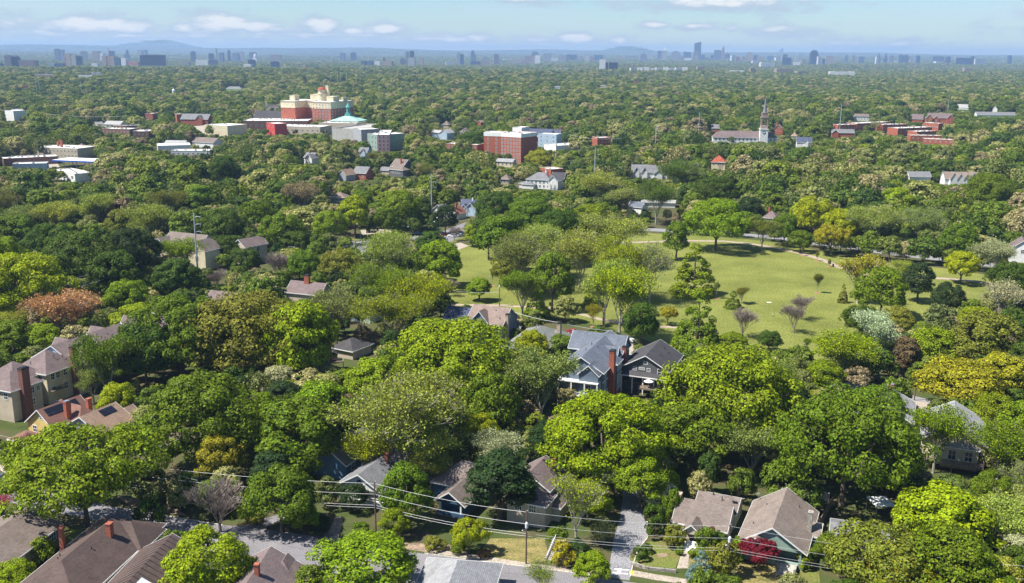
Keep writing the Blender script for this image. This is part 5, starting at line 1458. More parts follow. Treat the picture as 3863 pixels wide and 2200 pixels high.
for pts in ([(1080,1395),(1120,1420),(1112,1440)], [(1255,1412),(1240,1440),(1250,1470)], [(1300,1418),(1340,1450)], [(640,1330),(700,1360),(760,1372)], [(1260,1430),(1330,1438),(1400,1450)]):
    strip('tar_seam', pts, .09, .0175, M_CRACK, hard=False)
# gardens by the street
sheet('garden_lawn', [(1572,1392),(1588,1362),(1640,1348),(1668,1358),(1700,1385),(1686,1420),(1600,1412),(1577,1408)], .02, M_GRASSG)
sheet('bare_patch', [(1640,1383),(1662,1381),(1668,1389),(1645,1393)], .026, M_EARTH, hard=False)
sheet('garden_lawn', [(1722,1395),(1760,1380),(1800,1390),(1800,1440),(1740,1450),(1716,1425)], .02, M_DRY)
sheet('garden_lawn', [(1838,1408),(1870,1400),(1935,1410),(1945,1470),(1840,1470)], .02, M_DRY)
sheet('garden_lawn', [(1998,1420),(2040,1395),(2048,1456),(1996,1470)], .02, M_GRASSG)
sheet('garden_lawn', [(1225,1345),(1360,1345),(1372,1398),(1335,1412),(1230,1395),(1205,1370)], .02, M_DRY)
sheet('garden_lawn', [(105,1315),(165,1318),(220,1326),(300,1338),(290,1375),(190,1385),(110,1350)], .02, M_GRASSG)
sheet('leaf_litter', [(990,1355),(1120,1360),(1200,1392),(1060,1378),(985,1368)], .02, M_EARTH, hard=False)
sheet('leaf_litter', [(290,1238),(430,1262),(470,1290),(330,1268)], .02, M_EARTH, hard=False)
sheet('front_walk', [(1703,1376),(1722,1376),(1718,1420),(1690,1420)], .04, M_PAVE, hard=False)
sheet('front_walk', [(1950,1398),(1985,1402),(1975,1440),(1935,1436)], .04, M_PAVE, hard=False)
sheet('front_walk', [(838,1290),(858,1292),(845,1345),(815,1340)], .03, M_WOOD, hard=False)
sheet('back_yard', [(2275,1000),(2320,1006),(2330,1040),(2280,1035)], .02, M_PAVE)
strip('back_street', [(2080,955),(2180,975),(2290,1003),(2340,1030),(2500,1055),(2600,1070)], 8, .014, M_ROADF)
strip('centre_street', [(1290,800),(1320,815),(1400,835),(1470,850),(1540,870),(1600,885),(1700,905)], 7, .014, M_PAVE)
sheet('side_drive', [(1528,905),(1556,900),(1560,960),(1530,965)], .018, M_ROADF)
sheet('side_drive', [(1550,850),(1610,870),(1580,890),(1545,875)], .02, M_PAVE)
def wallstrip(name, label, uv, wd, h, m, cat='wall', z0=-.2):
    P = [V(u, v) for u, v in uv]; b = MB()
    for i in range(len(P)-1):
        a, c = P[i], P[i+1]; d = c - a; mid = (a+c)/2
        b.cbox(mid.x, mid.y, z0, d.length + .01*i, wd + .004*i, h - z0, math.atan2(d.y, d.x))
    o = b.build(name, m); return tag(o, label, cat)
wallstrip('stone_wall', 'low rubble stone wall in front of the lawn of the small cottage', [(1576,1410),(1620,1424),(1688,1430)], .4, .6, M_STONE)
wallstrip('garden_wall', 'pale rendered garden wall behind the large bungalow', [(1950,1228),(2000,1238),(2070,1254)], .3, 2.0, M_CONC)
wallstrip('board_fence', 'tall weathered board fence between the cottage and the large bungalow', [(1838,1268),(1846,1240),(1852,1205)], .1, 1.9, M_WOOD, 'fence')
wallstrip('board_fence', 'wooden gate fence closing the gap behind the cottage', [(1816,1286),(1842,1290)], .1, 1.7, M_WOOD, 'fence')
wallstrip('board_fence', 'long dark board fence right of the large bungalow', [(2040,1330),(2062,1290),(2078,1262)], .12, 2.0, M_WOOD, 'fence')
wallstrip('retaining_wall', 'red brick retaining wall below the parked cars in the middle distance', [(1010,466),(1060,474),(1078,470)], .4, 2.6, wallm('brick'))
# stair with white rail up to the taupe house
P = V(1378, 1402); st = empty('garden_stairs', (P.x, P.y, 0), R(67), 'concrete garden stairs with a white iron handrail, behind the wooden power pole', 'stairs')
b = MB()
for i in range(12): b.box(i*.4, i*.4+.4, -.8+.002*i, .8-.002*i, -.3, .17*(i+1))
b.build('steps', M_CONC, st)
b = MB(); b.tube((0,.95,1.0),(4.6,.95,3.0),.06,.06,6); [b.tube((.5*i,.95,.1+.2*i),(.5*i,.95,1.0+.22*i),.04,.04,5) for i in range(10)]; b.build('handrail', M_TRIM, st)
b = MB(); [b.box(i*.45-.1, i*.45+.36, 1.05+.01*i, 1.4, -.3, .5+.2*i) for i in range(10)]; b.build('side_wall', M_STONE, st)

# ---------------------------------------------------------------- vehicles
PAINTS = {}
def paint(c):
    k = tuple(c)
    if k not in PAINTS: PAINTS[k] = mat('car_paint_%d' % len(PAINTS), c, rough=.28, var=.04, spec=.6)
    return PAINTS[k]
M_TYRE = mat('tyre_rubber', (.02,.02,.02), var=.1, rough=.9); M_RIM = mat('wheel_rim', (.5,.5,.52), metal=.8, rough=.3, var=.05)
M_LAMP = mat('lamp_glass', (.7,.7,.68), rough=.15, var=.05); M_TAIL = mat('tail_lamp', (.35,.01,.01), rough=.2, var=.05)
def profile_mesh(name, prof, w, wtop, mats):
    """side profile (x, z, inset) extruded across with a rounded shoulder"""
    b = MB(); n = len(prof)
    rows = []
    for s in (-1, 1):
        rows.append([(x, s*(w/2 - ins), z) for x, z, ins in prof])
    b.add(rows[0] + rows[1], [tuple(range(n)), tuple(reversed(range(n, 2*n)))] + [(i, n+i, n+(i+1) % n, (i+1) % n) for i in range(n)])
    return b.mesh(name, *mats)
CARS = {}
def car_meshes(kind):
    if kind in CARS: return CARS[kind]
    if kind == 'sedan':
        body = [(-2.3,.35,.1),(-2.32,.7,.06),(-2.2,.95,.08),(-1.5,1.0,.05),(1.0,.98,.05),(1.9,.88,.1),(2.28,.72,.16),(2.32,.4,.14),(2.1,.25,.05),(-2.1,.25,.05)]
        cab = [(-1.75,.985,.12),(-1.15,1.38,.26),(.15,1.42,.28),(.98,.975,.14)]; roof = [(-1.22,1.385,.27),(-1.1,1.43,.3),(.1,1.46,.31),(.2,1.425,.28)]; w = 1.8; L = 2.3; wb = 1.4
    elif kind == 'suv':
        body = [(-2.35,.4,.08),(-2.38,.9,.05),(-2.3,1.1,.05),(1.0,1.12,.04),(1.95,1.05,.08),(2.33,.9,.12),(2.38,.45,.12),(2.2,.32,.04),(-2.2,.32,.04)]
        cab = [(-2.25,1.10,.1),(-2.0,1.62,.22),(.2,1.66,.24),(1.0,1.10,.12)]; roof = [(-2.05,1.625,.22),(-1.9,1.7,.27),(.1,1.72,.28),(.25,1.665,.24)]; w = 1.9; L = 2.35; wb = 1.42
    else:
        body = [(-2.9,.4,.05),(-2.92,1.2,.04),(-2.88,2.3,.14),(-2.7,2.45,.25),(1.2,2.45,.25),(1.7,2.2,.2),(2.3,1.35,.1),(2.85,1.1,.15),(2.95,.5,.14),(2.7,.33,.04),(-2.7,.33,.04)]
        cab = [(1.35,1.4,-.01),(1.3,2.1,.12),(1.72,2.12,.15),(2.25,1.38,.06)]; roof = [(-2.4,2.455,.4),(-2.4,2.5,.45),(1.0,2.5,.45),(1.0,2.455,.4)]; w = 2.0; L = 2.9; wb = 1.8
    wm = MB(); wm.lathe([(.33,-.11),(.34,-.05),(.34,.06),(.33,.11)], 0, 0, 14)
    rm = MB(); rm.lathe([(.2,-.125),(.21,0),(.2,.125)], 0, 0, 10)
    hl = MB(); hl.box(-.06,.06,-.2,.2,-.09,.09)
    CARS[kind] = dict(body=(body, w), cab=(cab, w), roof=(roof, w), wheel=wm.mesh('wheel', M_TYRE), rim=rm.mesh('rim', M_RIM), head=hl.mesh('headlight', M_LAMP), tail=hl.mesh('tail_light', M_TAIL), L=L, wb=wb, z=.72 if kind == 'sedan' else .85)
    return CARS[kind]
def car(c, x, y, yaw, kind, col, label, group=None, z=0):
    D = car_meshes(kind); P = GP(c, x, y, z); pm = paint(col)
    e = empty('parked_car' if kind != 'van' else 'van', (P.x, P.y, z), R(yaw), label, 'car' if kind != 'van' else 'van', group)
    bo = link('body', profile_mesh('body', D['body'][0], D['body'][1], 0, (pm,)), e)
    link('windows', profile_mesh('windows', D['cab'][0], D['cab'][1], 0, (M_GLASS,)), e)
    link('car_roof', profile_mesh('car_roof', D['roof'][0], D['roof'][1], 0, (pm,)), e)
    for sx in (-1, 1):
        for sy in (-1, 1):
            wh = link('wheel', D['wheel'], e); wh.location = (sx*D['wb'], sy*(D['body'][1]/2-.08), .33); wh.rotation_euler = (R(90), 0, 0); link('rim', D['rim'], wh)
    for sy in (-1, 1):
        h = link('headlight', D['head'], e); h.location = (D['L']-.05, sy*.58, D['z'])
        t = link('tail_light', D['tail'], e); t.location = (-D['L'], sy*.6, D['z'])
    return e
BK, WHT, SIL, RED, BLU, GRY, YEL, GRN = (.012,.012,.014), (.7,.7,.7), (.38,.39,.41), (.30,.02,.02), (.03,.07,.2), (.09,.09,.10), (.65,.48,.03), (.02,.14,.13)
car('s4', 1340, 512, -24, 'sedan', BK, 'black sedan parked in tree shade at the far kerb of the front street')
car('s3', 15, 30, -40, 'sedan', GRY, 'dark car at the left edge on the front street')
car('n2', 1185, 520, -15, 'van', WHT, 'white van waiting on the junction road beside the round olive tree')
car('n2', 2190, 440, 160, 'sedan', SIL, 'silver car nearest the bare street tree at the junction')
car('n2', 2140, 415, 160, 'sedan', YEL, 'yellow car just behind the silver one at the junction')
car('n2', 2215, 388, 30, 'sedan', RED, 'red car at the far side of the junction road')
car('n2', 2290, 410, 165, 'suv', WHT, 'white sport utility car left of the bare street tree')
car('n2', 2380, 375, 40, 'suv', WHT, 'white car on the street climbing away from the junction')
car('n2', 2390, 405, 30, 'sedan', SIL, 'silver car behind the bare street tree, rightmost in the traffic')
car('n2', 1925, 385, 10, 'suv', GRN, 'teal pickup-sized car highest in the queue under the trees')
car('n2', 2030, 415, 150, 'sedan', BK, 'black car in the queue under the dark trees')
car('n2', 1975, 445, 155, 'suv', BLU, 'dark blue car in the queue, next to the orange posts')
car('n2', 1900, 462, 155, 'sedan', BLU, 'blue car ahead of the dark blue one in the queue')
car('n2', 1835, 465, 155, 'sedan', (.10,.02,.03), 'dark red car second from the front of the queue')
car('n2', 1760, 470, 155, 'sedan', GRY, 'grey car at the front of the queue by the pale airy tree')
for x, y, cc, lb in ((2440,1225,BK,'black car in the hillside lot, nearest the brown house'),(2490,1232,BLU,'dark blue car in the hillside lot between two others'),(2535,1240,GRY,'dark grey car at the right of the hillside lot'),(2400,1265,BK,'black car alone on the lower side of the hillside lot')):
    car('m2', x, y, 75, 'sedan', cc, lb, 'cars in the hillside parking lot')
car('t4', 480, 205, -20, 'sedan', BK, 'black car parked behind the pinkish-brown roofed house')
car('t4', 420, 222, -60, 'suv', SIL, 'silver car parked between the pinkish-brown roof and the grey-green roof')
car('t4', 752, 255, -20, 'sedan', RED, 'red car behind the tall stucco chimney')
car('t4', 1075, 305, -20, 'suv', WHT, 'white and green car parked beside the blue-grey house')
car('t5', 255, 120, -15, 'van', WHT, 'white van parked at the near corner of the park')
car('t5', 385, 128, -18, 'sedan', BLU, 'blue car parked right of the white van')
car('m4', 890, 560, 0, 'suv', SIL, 'silver car in a dark gap under trees left of the church')
car('n2', 930, 572, -15, 'sedan', GRY, 'dark grey car at the left end of the junction road')
# bins
for (x, m, lb) in ((822, M_BLACK, 'black wheeled bin beside the blue one'), (848, mat('blue_bin', (.02,.10,.42), rough=.4), 'blue wheeled bin beside the light grey house')):
    P = GP('t5', x, 328); e = empty('wheeled_bin', (P.x, P.y, 0), R(-20), lb, 'bin')
    b = MB(); b.add([(-.26,-.28,.08),(.26,-.28,.08),(.26,.28,.08),(-.26,.28,.08),(-.36,-.38,1.1),(.36,-.38,1.1),(.36,.38,1.1),(-.36,.38,1.1)], [(0,3,2,1),(4,5,6,7),(0,1,5,4),(1,2,6,5),(2,3,7,6),(3,0,4,7)]); b.build('body', m, e)
    b = MB(); b.box(-.38,.38,-.42,.40,1.101,1.2); b.tube((-.3,.46,1.08),(.3,.46,1.08),.03,.03,6); b.build('lid', m, e)
def litter_bin(c, x, y, lb):
    P = GP(c, x, y); e = empty('litter_bin', (P.x, P.y, 0), 0, lb, 'bin')
    b = MB(); b.lathe([(.30,0),(.36,.1),(.38,1.0),(.36,1.1)], 0, 0, 14); b.build('body', M_BLACK, e)
    b = MB(); b.lathe([(.4,1.1),(.4,1.2),(.2,1.35)], 0, 0, 14); b.build('lid', M_BLACK, e)
litter_bin('n3', 1065, 1145, 'black litter bin beside the lower park path')
litter_bin('n4', 1826, 728, 'black litter bin at the bend of the upper park path')

# ---------------------------------------------------------------- poles and wires
M_POLEW = mat('pole_wood', (.15,.10,.075), var=.3, scale=1.2); M_STEEL = mat('galvanised_steel', (.50,.55,.60), rough=.4, metal=.3, var=.08)
M_GREENP = mat('green_lamp_paint', (.05,.16,.14), rough=.5); M_WIRE = mat('cable', (.42,.42,.43), rough=.4, var=.05, spec=.5)
M_PORC = mat('porcelain', (.55,.57,.58), rough=.3, var=.05)
def wood_pole(c, x, y, h, label, transf=False, arm=True, yaw=-12):
    P = GP(c, x, y); e = empty('utility_pole', (P.x, P.y, 0), R(yaw), label, 'utility pole', 'wooden utility poles')
    b = MB(); b.tube((0,0,-.4), (0,0,h), .17, .12, 10); b.build('post', M_POLEW, e)
    for z in (h-.1, h-2.4, h-4.3):
        i = MB(); i.lathe([(.05,z),(.09,z+.08),(.05,z+.18)], .16, 0, 8); i.build('insulator', M_PORC, e)
    if transf:
        t = MB(); t.lathe([(.26,h-3.2),(.29,h-3.1),(.29,h-2.3),(.2,h-2.15),(.06,h-2.0)], .12, -.42, 14); t.build('transformer', M_PORC, e)
        l = MB(); l.tube((0,-.1,h-3.6),(-.4,-1.1,h-3.3),.04,.04,6); l.lathe([(.14,h-3.5),(.18,h-3.35),(.05,h-3.2)], -.45, -1.2, 8); l.build('street_lamp', M_METAL, e)
    if arm:
        a = MB(); a.cbox(0, 0, h-.5, .12, 1.8, .12); a.build('crossarm', M_POLEW, e)
    return e, P
wood_pole('s6', 797, 682, 10.6, 'wooden utility pole with a white transformer and lamp, in front of the dry lawn', True, False)
wood_pole('s5', 556, 752, 10.8, 'wooden utility pole in front of the white porch bungalow', False, False)
wood_pole('t1', 893, 795, 10.6, 'wooden utility pole with transformers between the cottage and the maroon tree', True, False)
wood_pole('v', 163, 1245, 9.5, 'dark utility pole seen through the left spreading oak', False, True)
wood_pole('v', 2283, 1000, 8, 'wooden pole on the back street right of the light grey house', False, False)
wood_pole('n3', 523, 1150, 10, 'pole with a transformer at the edge of the park path', True, True)
wood_pole('n3', 1650, 1395, 7, 'short pole behind the blue-grey gabled house', False, False)
wood_pole('m3', 600, 1310, 11, 'dark pole in front of the red-brown roof', False, False)
wood_pole('m3', 915, 1255, 11, 'pole at the right of the blue-grey roofed house', False, True)
wood_pole('m3', 497, 1160, 10, 'pole beside the climbing street above the red-brown roof', False, False)
wood_pole('m2', 1568, 1080, 14, 'pole with crossarms near the bare grey tree below the shops', False, True)
wood_pole('m1', 128, 1005, 15, 'wooden pole carrying wires at the left edge by the tan brick block', False, True)
wood_pole('m1', 1072, 500, 12, 'pole with crossarm behind the tiny white gable', False, True)
wood_pole('m4', 2305, 540, 11, 'thin pole left of the navy dormer house', False, False)
wood_pole('m4', 2405, 535, 11, 'thin pole behind the navy dormer house', False, False)
wood_pole('n2', 688, 600, 9, 'bare pole left of the street lamps at the junction', False, False)
def steel_pole(c, x, ytop, h, label, arms=3, lean=0, dist=None, r=.42):
    P = GP(c, x, ytop, h) if dist is None else None
    if dist is not None:
        sx, sy = S(c, x, ytop); d = ray(sx, sy); P = Vector((d.x/d.y*dist, dist, 0)); h = CAMZ + d.z/d.y*dist
    z0 = float(ground_z(P.x, P.y))
    e = empty('transmission_pole', (P.x, P.y, z0), R(random.uniform(-30, 30)), label, 'power pole', 'tall steel power poles')
    b = MB(); b.tube((0,0,-1), (0,0,h-z0), r, r*.5, 10); b.build('mast', M_STEEL, e)
    for k in range(arms):
        z = h - z0 - 1.5 - 3.0*k
        a = MB(); a.tube((0,0,z-.3), (1.0,0,z+.15), .13, .09, 6); a.tube((1.0,0,z+.15), (2.6,0,z+.25), .09, .05, 6); a.lathe([(.12,z-.5),(.16,z-.2),(.08,z+.2)], 2.5, 0, 8); a.build('arm', M_STEEL, e)
    CLEAR.append((proj((P.x,P.y,h))[0]-3, proj((P.x,P.y,h))[0]+3, proj((P.x,P.y,h))[1], proj((P.x,P.y,h*.4))[1], P.y))
    return e
steel_pole('n1', 2076, 155, 27, 'tall bluish steel pole with curved arms in front of the cream townhouses')
steel_pole('m3', 245, 815, 27, 'tall pale steel pole beside the junction, left of the climbing street')
steel_pole('m3', 2225, 505, 27, 'steel pole with arms standing in airy trees left of the park')
steel_pole('m4', 560, 392, 27, 'short-looking steel pole rising from woods left of the gold-brown tree')
steel_pole('m4', 1085, 232, 30, 'steel pole with many short arms left of the church roof', 6)
steel_pole('m5', 360, 135, 32, 'slim white pole behind the flat-roofed brick rows', 1)
steel_pole('m5', 1660, 22, 36, 'tallest slim white pole on the right, behind the mansion', 1)
steel_pole('h4', 800, 745, 36, 'slim pole tip just above the woods on the right', 0)
for x, yt, lb in ((530,430,'leftmost far pole of the line in the hazy valley'),(825,440,'third far pole in the hazy valley'),(856,440,'far pole just right of the third in the hazy valley'),(910,430,'far pole right of a pair in the hazy valley'),(760,445,'second far pole in the hazy valley'),(1042,380,'far thin pole below the pale twin slabs'),(1108,375,'rightmost far thin pole below the pale twin slabs')):
    steel_pole('h2', x, yt, 0, lb, 0, dist=2600, r=.5)
for x, yt, lb in ((343,525,'left one of two far poles on the left'),(372,525,'right one of two far poles on the left'),(777,535,'lone far pole amid the left woods')):
    steel_pole('h1', x, yt, 0, lb, 0, dist=1900, r=.45)
def lamp(c, x, y, h, label):
    P = GP(c, x, y); e = empty('street_lamp', (P.x, P.y, 0), R(random.choice([20, 200])), label, 'street lamp', 'green street lamps at the junction')
    b = MB(); b.lathe([(.22,0),(.2,.3),(.09,.5)], 0, 0, 8); b.tube((0,0,.5), (0,0,h), .10, .07, 8)
    pts = [(0,0,h),(.25,0,h+.6),(.8,0,h+.8),(1.3,0,h+.6)]
    for i in range(3): b.tube(pts[i], pts[i+1], .06, .05, 6)
    b.build('post', M_GREENP, e); l = MB(); l.lathe([(.28,h+.25),(.3,h+.35),(.1,h+.6)], 1.35, 0, 8); l.build('lantern', M_TRIM, e)
lamp('n2', 1093, 490, 7.5, 'green street lamp left of the white van')
lamp('n2', 752, 610, 7, 'green street lamp at the left end of the junction road')
lamp('n2', 1305, 450, 8, 'street lamp on the grass strip behind the junction')
lamp('n2', 1850, 480, 8, 'street lamp in front of the queue of cars')
lamp('n2', 2128, 445, 9, 'street lamp between the silver car and the queue')
lamp('n2', 2160, 470, 12, 'tallest street lamp, beside the silver car')
def signal(c, x1, y1, x2, y2, zt, label, n):
    A = GP(c, x1, y1, zt); B = GP(c, x2, y2, zt); d = B - A
    e = empty('traffic_signal', (A.x, A.y, 0), math.atan2(d.y, d.x), label, 'traffic signal', 'traffic signals at the junction')
    b = MB(); b.tube((0,0,0),(0,0,zt+.6),.16,.12,8); b.build('post', M_GREENP, e)
    b = MB(); b.tube((0,0,zt),(d.length,0,zt+.2),.11,.07,8); b.build('mast_arm', M_GREENP, e)
    for i in range(n):
        x = d.length*(.45 + .5*i/max(1, n-1)); s = MB(); s.box(x-.22, x+.22, -.2, .2, zt-.9, zt+.5); o = s.build('signal_head', M_MARKY, e)
        q = MB(); q.box(x-.14, x+.14, -.225, -.201, zt-.8, zt+.4); q.build('lens_plate', M_BLACK, o)
signal('n2', 2060, 440, 1760, 385, 6.2, 'traffic signal mast arm over the queue of cars', 3)
signal('n2', 1180, 470, 1330, 455, 5.6, 'traffic signal mast near the white van', 2)
signal('n2', 952, 480, 945, 480, 5.6, 'plain signal post left of the white van', 1)
for i in range(4):
    P = GP('n2', 1868+24*i, 500-5*i); b = MB(); b.lathe([(.14,0),(.09,.1),(.08,1.1),(.03,1.15)], 0, 0, 8); o = b.build('bollard', mat('orange_post', (.6,.2,.03)), loc=(P.x, P.y, 0)); tag(o, 'orange marker post between the kerb and the queue of cars', 'bollard', 'orange marker posts at the junction')
def wire(name, label, a, b, sag=.6, r=.024, group='overhead wires along the front street', n=14):
    a = Vector(a); b = Vector(b); m = MB(); p0 = a
    for i in range(1, n+1):
        t = i/n; p = a.lerp(b, t); p.z -= sag*4*t*(1-t); m.tube(p0, p, r, r, 4, False); p0 = p
    return tag(m.build(name, M_WIRE), label, 'power wire', group)
def top(c, x, y, z): P = GP(c, x, y); return (P.x, P.y, z)
PA = GP('s5', 556, 752); PB = GP('s6', 797, 682); PC = GP('t1', 893, 795)
hts = [(10.4, 10.3, 10.3, 'top'), (8.2, 8.0, 8.0, 'second'), (5.9, 6.1, 6.1, 'lowest'), (5.4, 5.6, 5.6, 'thin lower')]
LW = (PA.x - 62, PA.y + 13)
RW = (PC.x + 55, PC.y - 14)
for ha, hb, hc, w in hts:
    wire('power_wire', w + ' wire between the porch bungalow pole and the transformer pole', (PA.x, PA.y, ha), (PB.x, PB.y, hb))
    wire('power_wire', w + ' wire between the transformer pole and the cottage pole', (PB.x, PB.y, hb), (PC.x, PC.y, hc))
    wire('power_wire', w + ' wire running left from the porch bungalow pole', (PA.x, PA.y, ha), (LW[0], LW[1], ha-.6), 1.0)
    wire('power_wire', w + ' wire running right from the cottage pole past the maroon tree', (PC.x, PC.y, hc), (RW[0], RW[1], hc-.4), 1.0)
def wire_px(label, c1, x1, y1, z1, c2, x2, y2, z2, sag=.5, r=.024, group=None): return wire('power_wire', label, GP(c1,x1,y1,z1), GP(c2,x2,y2,z2), sag, r, group)
wire_px('wire crossing the lower left oak toward the yellow house', 's2', -60, 280, 9, 's2', 620, 395, 9)
wire_px('lower wire crossing above the steps at the left edge', 's2', -60, 360, 8, 's2', 140, 472, 8)
wire_px('wire running behind the oak to the bare tree at bottom left', 's2', 1230, 520, 8, 's4', 300, 25, 8)
wire_px('pale cable just above the park edge, left of the tall stucco chimney', 'n3', 680, 1215, 9, 'n3', 1190, 1330, 9, .4, .06)
wire_px('cable continuing right of the tall stucco chimney to the blue-grey house', 'n3', 1250, 1345, 9, 'n3', 1800, 1420, 8, .4, .05)
wire_px('long faint wire over the dark green trees on the left', 'n1', 320, 920, 16, 'n1', 1560, 560, 16, 2.5, .05)
wire_px('second faint wire over the dark green trees on the left', 'n1', 330, 1010, 14, 'n1', 1480, 690, 14, 2.5, .05)
wire_px('faint wire across the woods beside the white store', 'm1', 540, 412, 20, 'm1', 1500, 440, 20, 2, .07)
wire_px('faint wire right of the modern blue-grey house', 'm3', 1900, 345, 16, 'm3', 2540, 390, 16, 2, .07)
wire_px('wire running right from the small pole at the park path', 'n3', 20, 985, 9.5, 'n3', 520, 998, 9.5, .5, .05)

# ---------------------------------------------------------------- people in the park
M_SKIN = mat('skin', (.45,.28,.20), var=.05)
def person(c, x, y, yaw, label, joints, mats_, hair=(.05,.03,.02)):
    """one continuous skinned body; clothes are material zones of the same surface plus hair"""
    P = GP(c, x, y)
    J = joints
    E = [('pelvis','chest'),('chest','neck'),('neck','head'),('chest','shl'),('shl','ell'),('ell','hal'),('chest','shr'),('shr','elr'),('elr','har'),('pelvis','hil'),('hil','knl'),('knl','anl'),('anl','tol'),('pelvis','hir'),('hir','knr'),('knr','anr'),('anr','tor')]
    RAD = dict(pelvis=.15, chest=.16, neck=.06, head=.105, shl=.075, shr=.075, ell=.048, elr=.048, hal=.035, har=.035, hil=.095, hir=.095, knl=.06, knr=.06, anl=.042, anr=.042, tol=.035, tor=.035)
    ks = list(J); me = bpy.data.meshes.new('person'); me.from_pydata([J[k] for k in ks], [(ks.index(a), ks.index(b)) for a, b in E], [])
    o = link('person', me); o.location = (P.x, P.y, 0); o.rotation_euler = (0, 0, R(yaw)); tag(o, label, 'person')
    sk = o.modifiers.new('skin', 'SKIN'); sv = me.skin_vertices[0].data
    for i, k in enumerate(ks): sv[i].radius = (RAD[k], RAD[k]); sv[i].use_root = (k == 'pelvis')
    ss = o.modifiers.new('sub', 'SUBSURF'); ss.levels = 1; ss.render_levels = 1
    m, nt, out = newmat('clothed_' + str(len(BLD)) + c); tc = nt.nodes.new('ShaderNodeTexCoord'); s = nt.nodes.new('ShaderNodeSeparateXYZ'); nt.links.new(tc.outputs['Object'], s.inputs[0])
    r = nt.nodes.new('ShaderNodeValToRGB'); r.color_ramp.interpolation = 'CONSTANT'; e = r.color_ramp.elements
    cols = [(0, (.05,.05,.06)), (.06, mats_[0]), (.54, mats_[1]), (.80, (.45,.28,.20))]
    while len(e) < 4: e.new(.5)
    for i, (p_, c_) in enumerate(cols): e[i].position = p_*joints['head'][2]/1.62 if i > 0 else 0; e[i].color = (*c_, 1)
    dv = nt.nodes.new('ShaderNodeMath'); dv.operation = 'DIVIDE'; dv.inputs[1].default_value = 1.8; nt.links.new(s.outputs['Z'], dv.inputs[0]); nt.links.new(dv.outputs[0], r.inputs['Fac'])
    p = nt.nodes.new('ShaderNodeBsdfPrincipled'); p.inputs['Roughness'].default_value = .8; nt.links.new(r.outputs['Color'], p.inputs['Base Color']); nt.links.new(p.outputs[0], out.inputs['Surface']); me.materials.append(m)
    h = MB(); hx, hy, hz = J['head']; h.lathe([(.115,hz-.02),(.13,hz+.05),(.10,hz+.12),(.02,hz+.15)], hx, hy+.02, 10); h.build('hair', mat('hair', hair), o)
    return o
stand = dict(pelvis=(0,0,.95), chest=(0,.01,1.28), neck=(0,0,1.48), head=(0,-.02,1.62), shl=(.19,0,1.42), ell=(.25,.03,1.14), hal=(.26,-.08,.90), shr=(-.19,0,1.42), elr=(-.25,.03,1.14), har=(-.25,-.08,.90),
    hil=(.1,0,.88), knl=(.11,-.02,.48), anl=(.12,.02,.08), tol=(.13,-.13,.03), hir=(-.1,0,.88), knr=(-.11,.03,.48), anr=(-.12,.08,.08), tor=(-.13,-.08,.03))
bend = dict(pelvis=(0,0,.92), chest=(0,-.24,1.14), neck=(0,-.38,1.25), head=(0,-.48,1.30), shl=(.19,-.34,1.2), ell=(.24,-.42,.93), hal=(.2,-.55,.72), shr=(-.19,-.34,1.2), elr=(-.24,-.42,.93), har=(-.2,-.55,.72),
    hil=(.1,0,.86), knl=(.13,-.08,.47), anl=(.16,.0,.08), tol=(.17,-.15,.03), hir=(-.1,0,.86), knr=(-.13,-.05,.47), anr=(-.17,.04,.08), tor=(-.18,-.11,.03))
person('n4', 1182, 1266, 20, 'person in a white top bending forward on the open lawn, left of the bare trees', bend, ((.03,.03,.04), (.75,.74,.72)))
person('n5', 114, 662, -30, 'person in grey standing beside the small sapling near the bottom of the lawn', stand, ((.04,.05,.08), (.28,.30,.36)))
person('n3', 425, 858, 60, 'person in white walking on the left lawn by a thin sapling', stand, ((.45,.42,.38), (.75,.75,.75)))
P = GP('n4', 1140, 1112); b = MB(); b.slab([(-.9,-.5,.05),(.9,-.4,.05),(.8,.5,.05),(-.8,.4,.05)], .03); tag(b.build('picnic_blanket', M_TRIM, loc=(P.x, P.y, 0.02)), 'small white blanket lying on the open lawn', 'blanket')
# mulch rings and saplings
def sapling(c, x, y, h, w, col, label, mulch=True):
    P = GP(c, x, y); plant('airy' if h > 4 else 'tall', P.x, P.y, h, w/2, PAL[col], label=label)
    if mulch:
        b = MB(); b.lathe([(1.2,0),(1.1,.06),(.2,.12)], P.x, P.y, 12); tag(b.build('mulch_ring', mat('mulch', (.33,.16,.10), var=.3, scale=2)), kind='stuff')
for a in (('n4',1655,1010,8,3.6,'olive','thin young sapling on the right part of the lawn behind the bare trees'),('n4',1293,555,4.5,1.8,'olive','tiny sapling at the lawn edge of the upper path, second from the left'),('n4',1495,610,4.2,1.6,'olive','tiny sapling below the upper path, left of two others'),
    ('n4',1653,668,4.2,1.7,'olive','tiny sapling by the upper path, middle one before the bin'),('n4',1784,728,3.6,1.6,'olive','tiny sapling right beside the litter bin of the upper path'),('n5',128,698,5.2,2.6,'bright','small dense green sapling beside the standing person'),
    ('n4',573,1070,7,2.2,'sage','thin sapling between the tall dark conical trees and the young round one'),('n3',450,930,7,2,'sage','thin leafless sapling beside the walking person in white'),('n3',1530,1375,8,5,'gold','small yellowish tree standing beside the lower path')):
    sapling(*a)
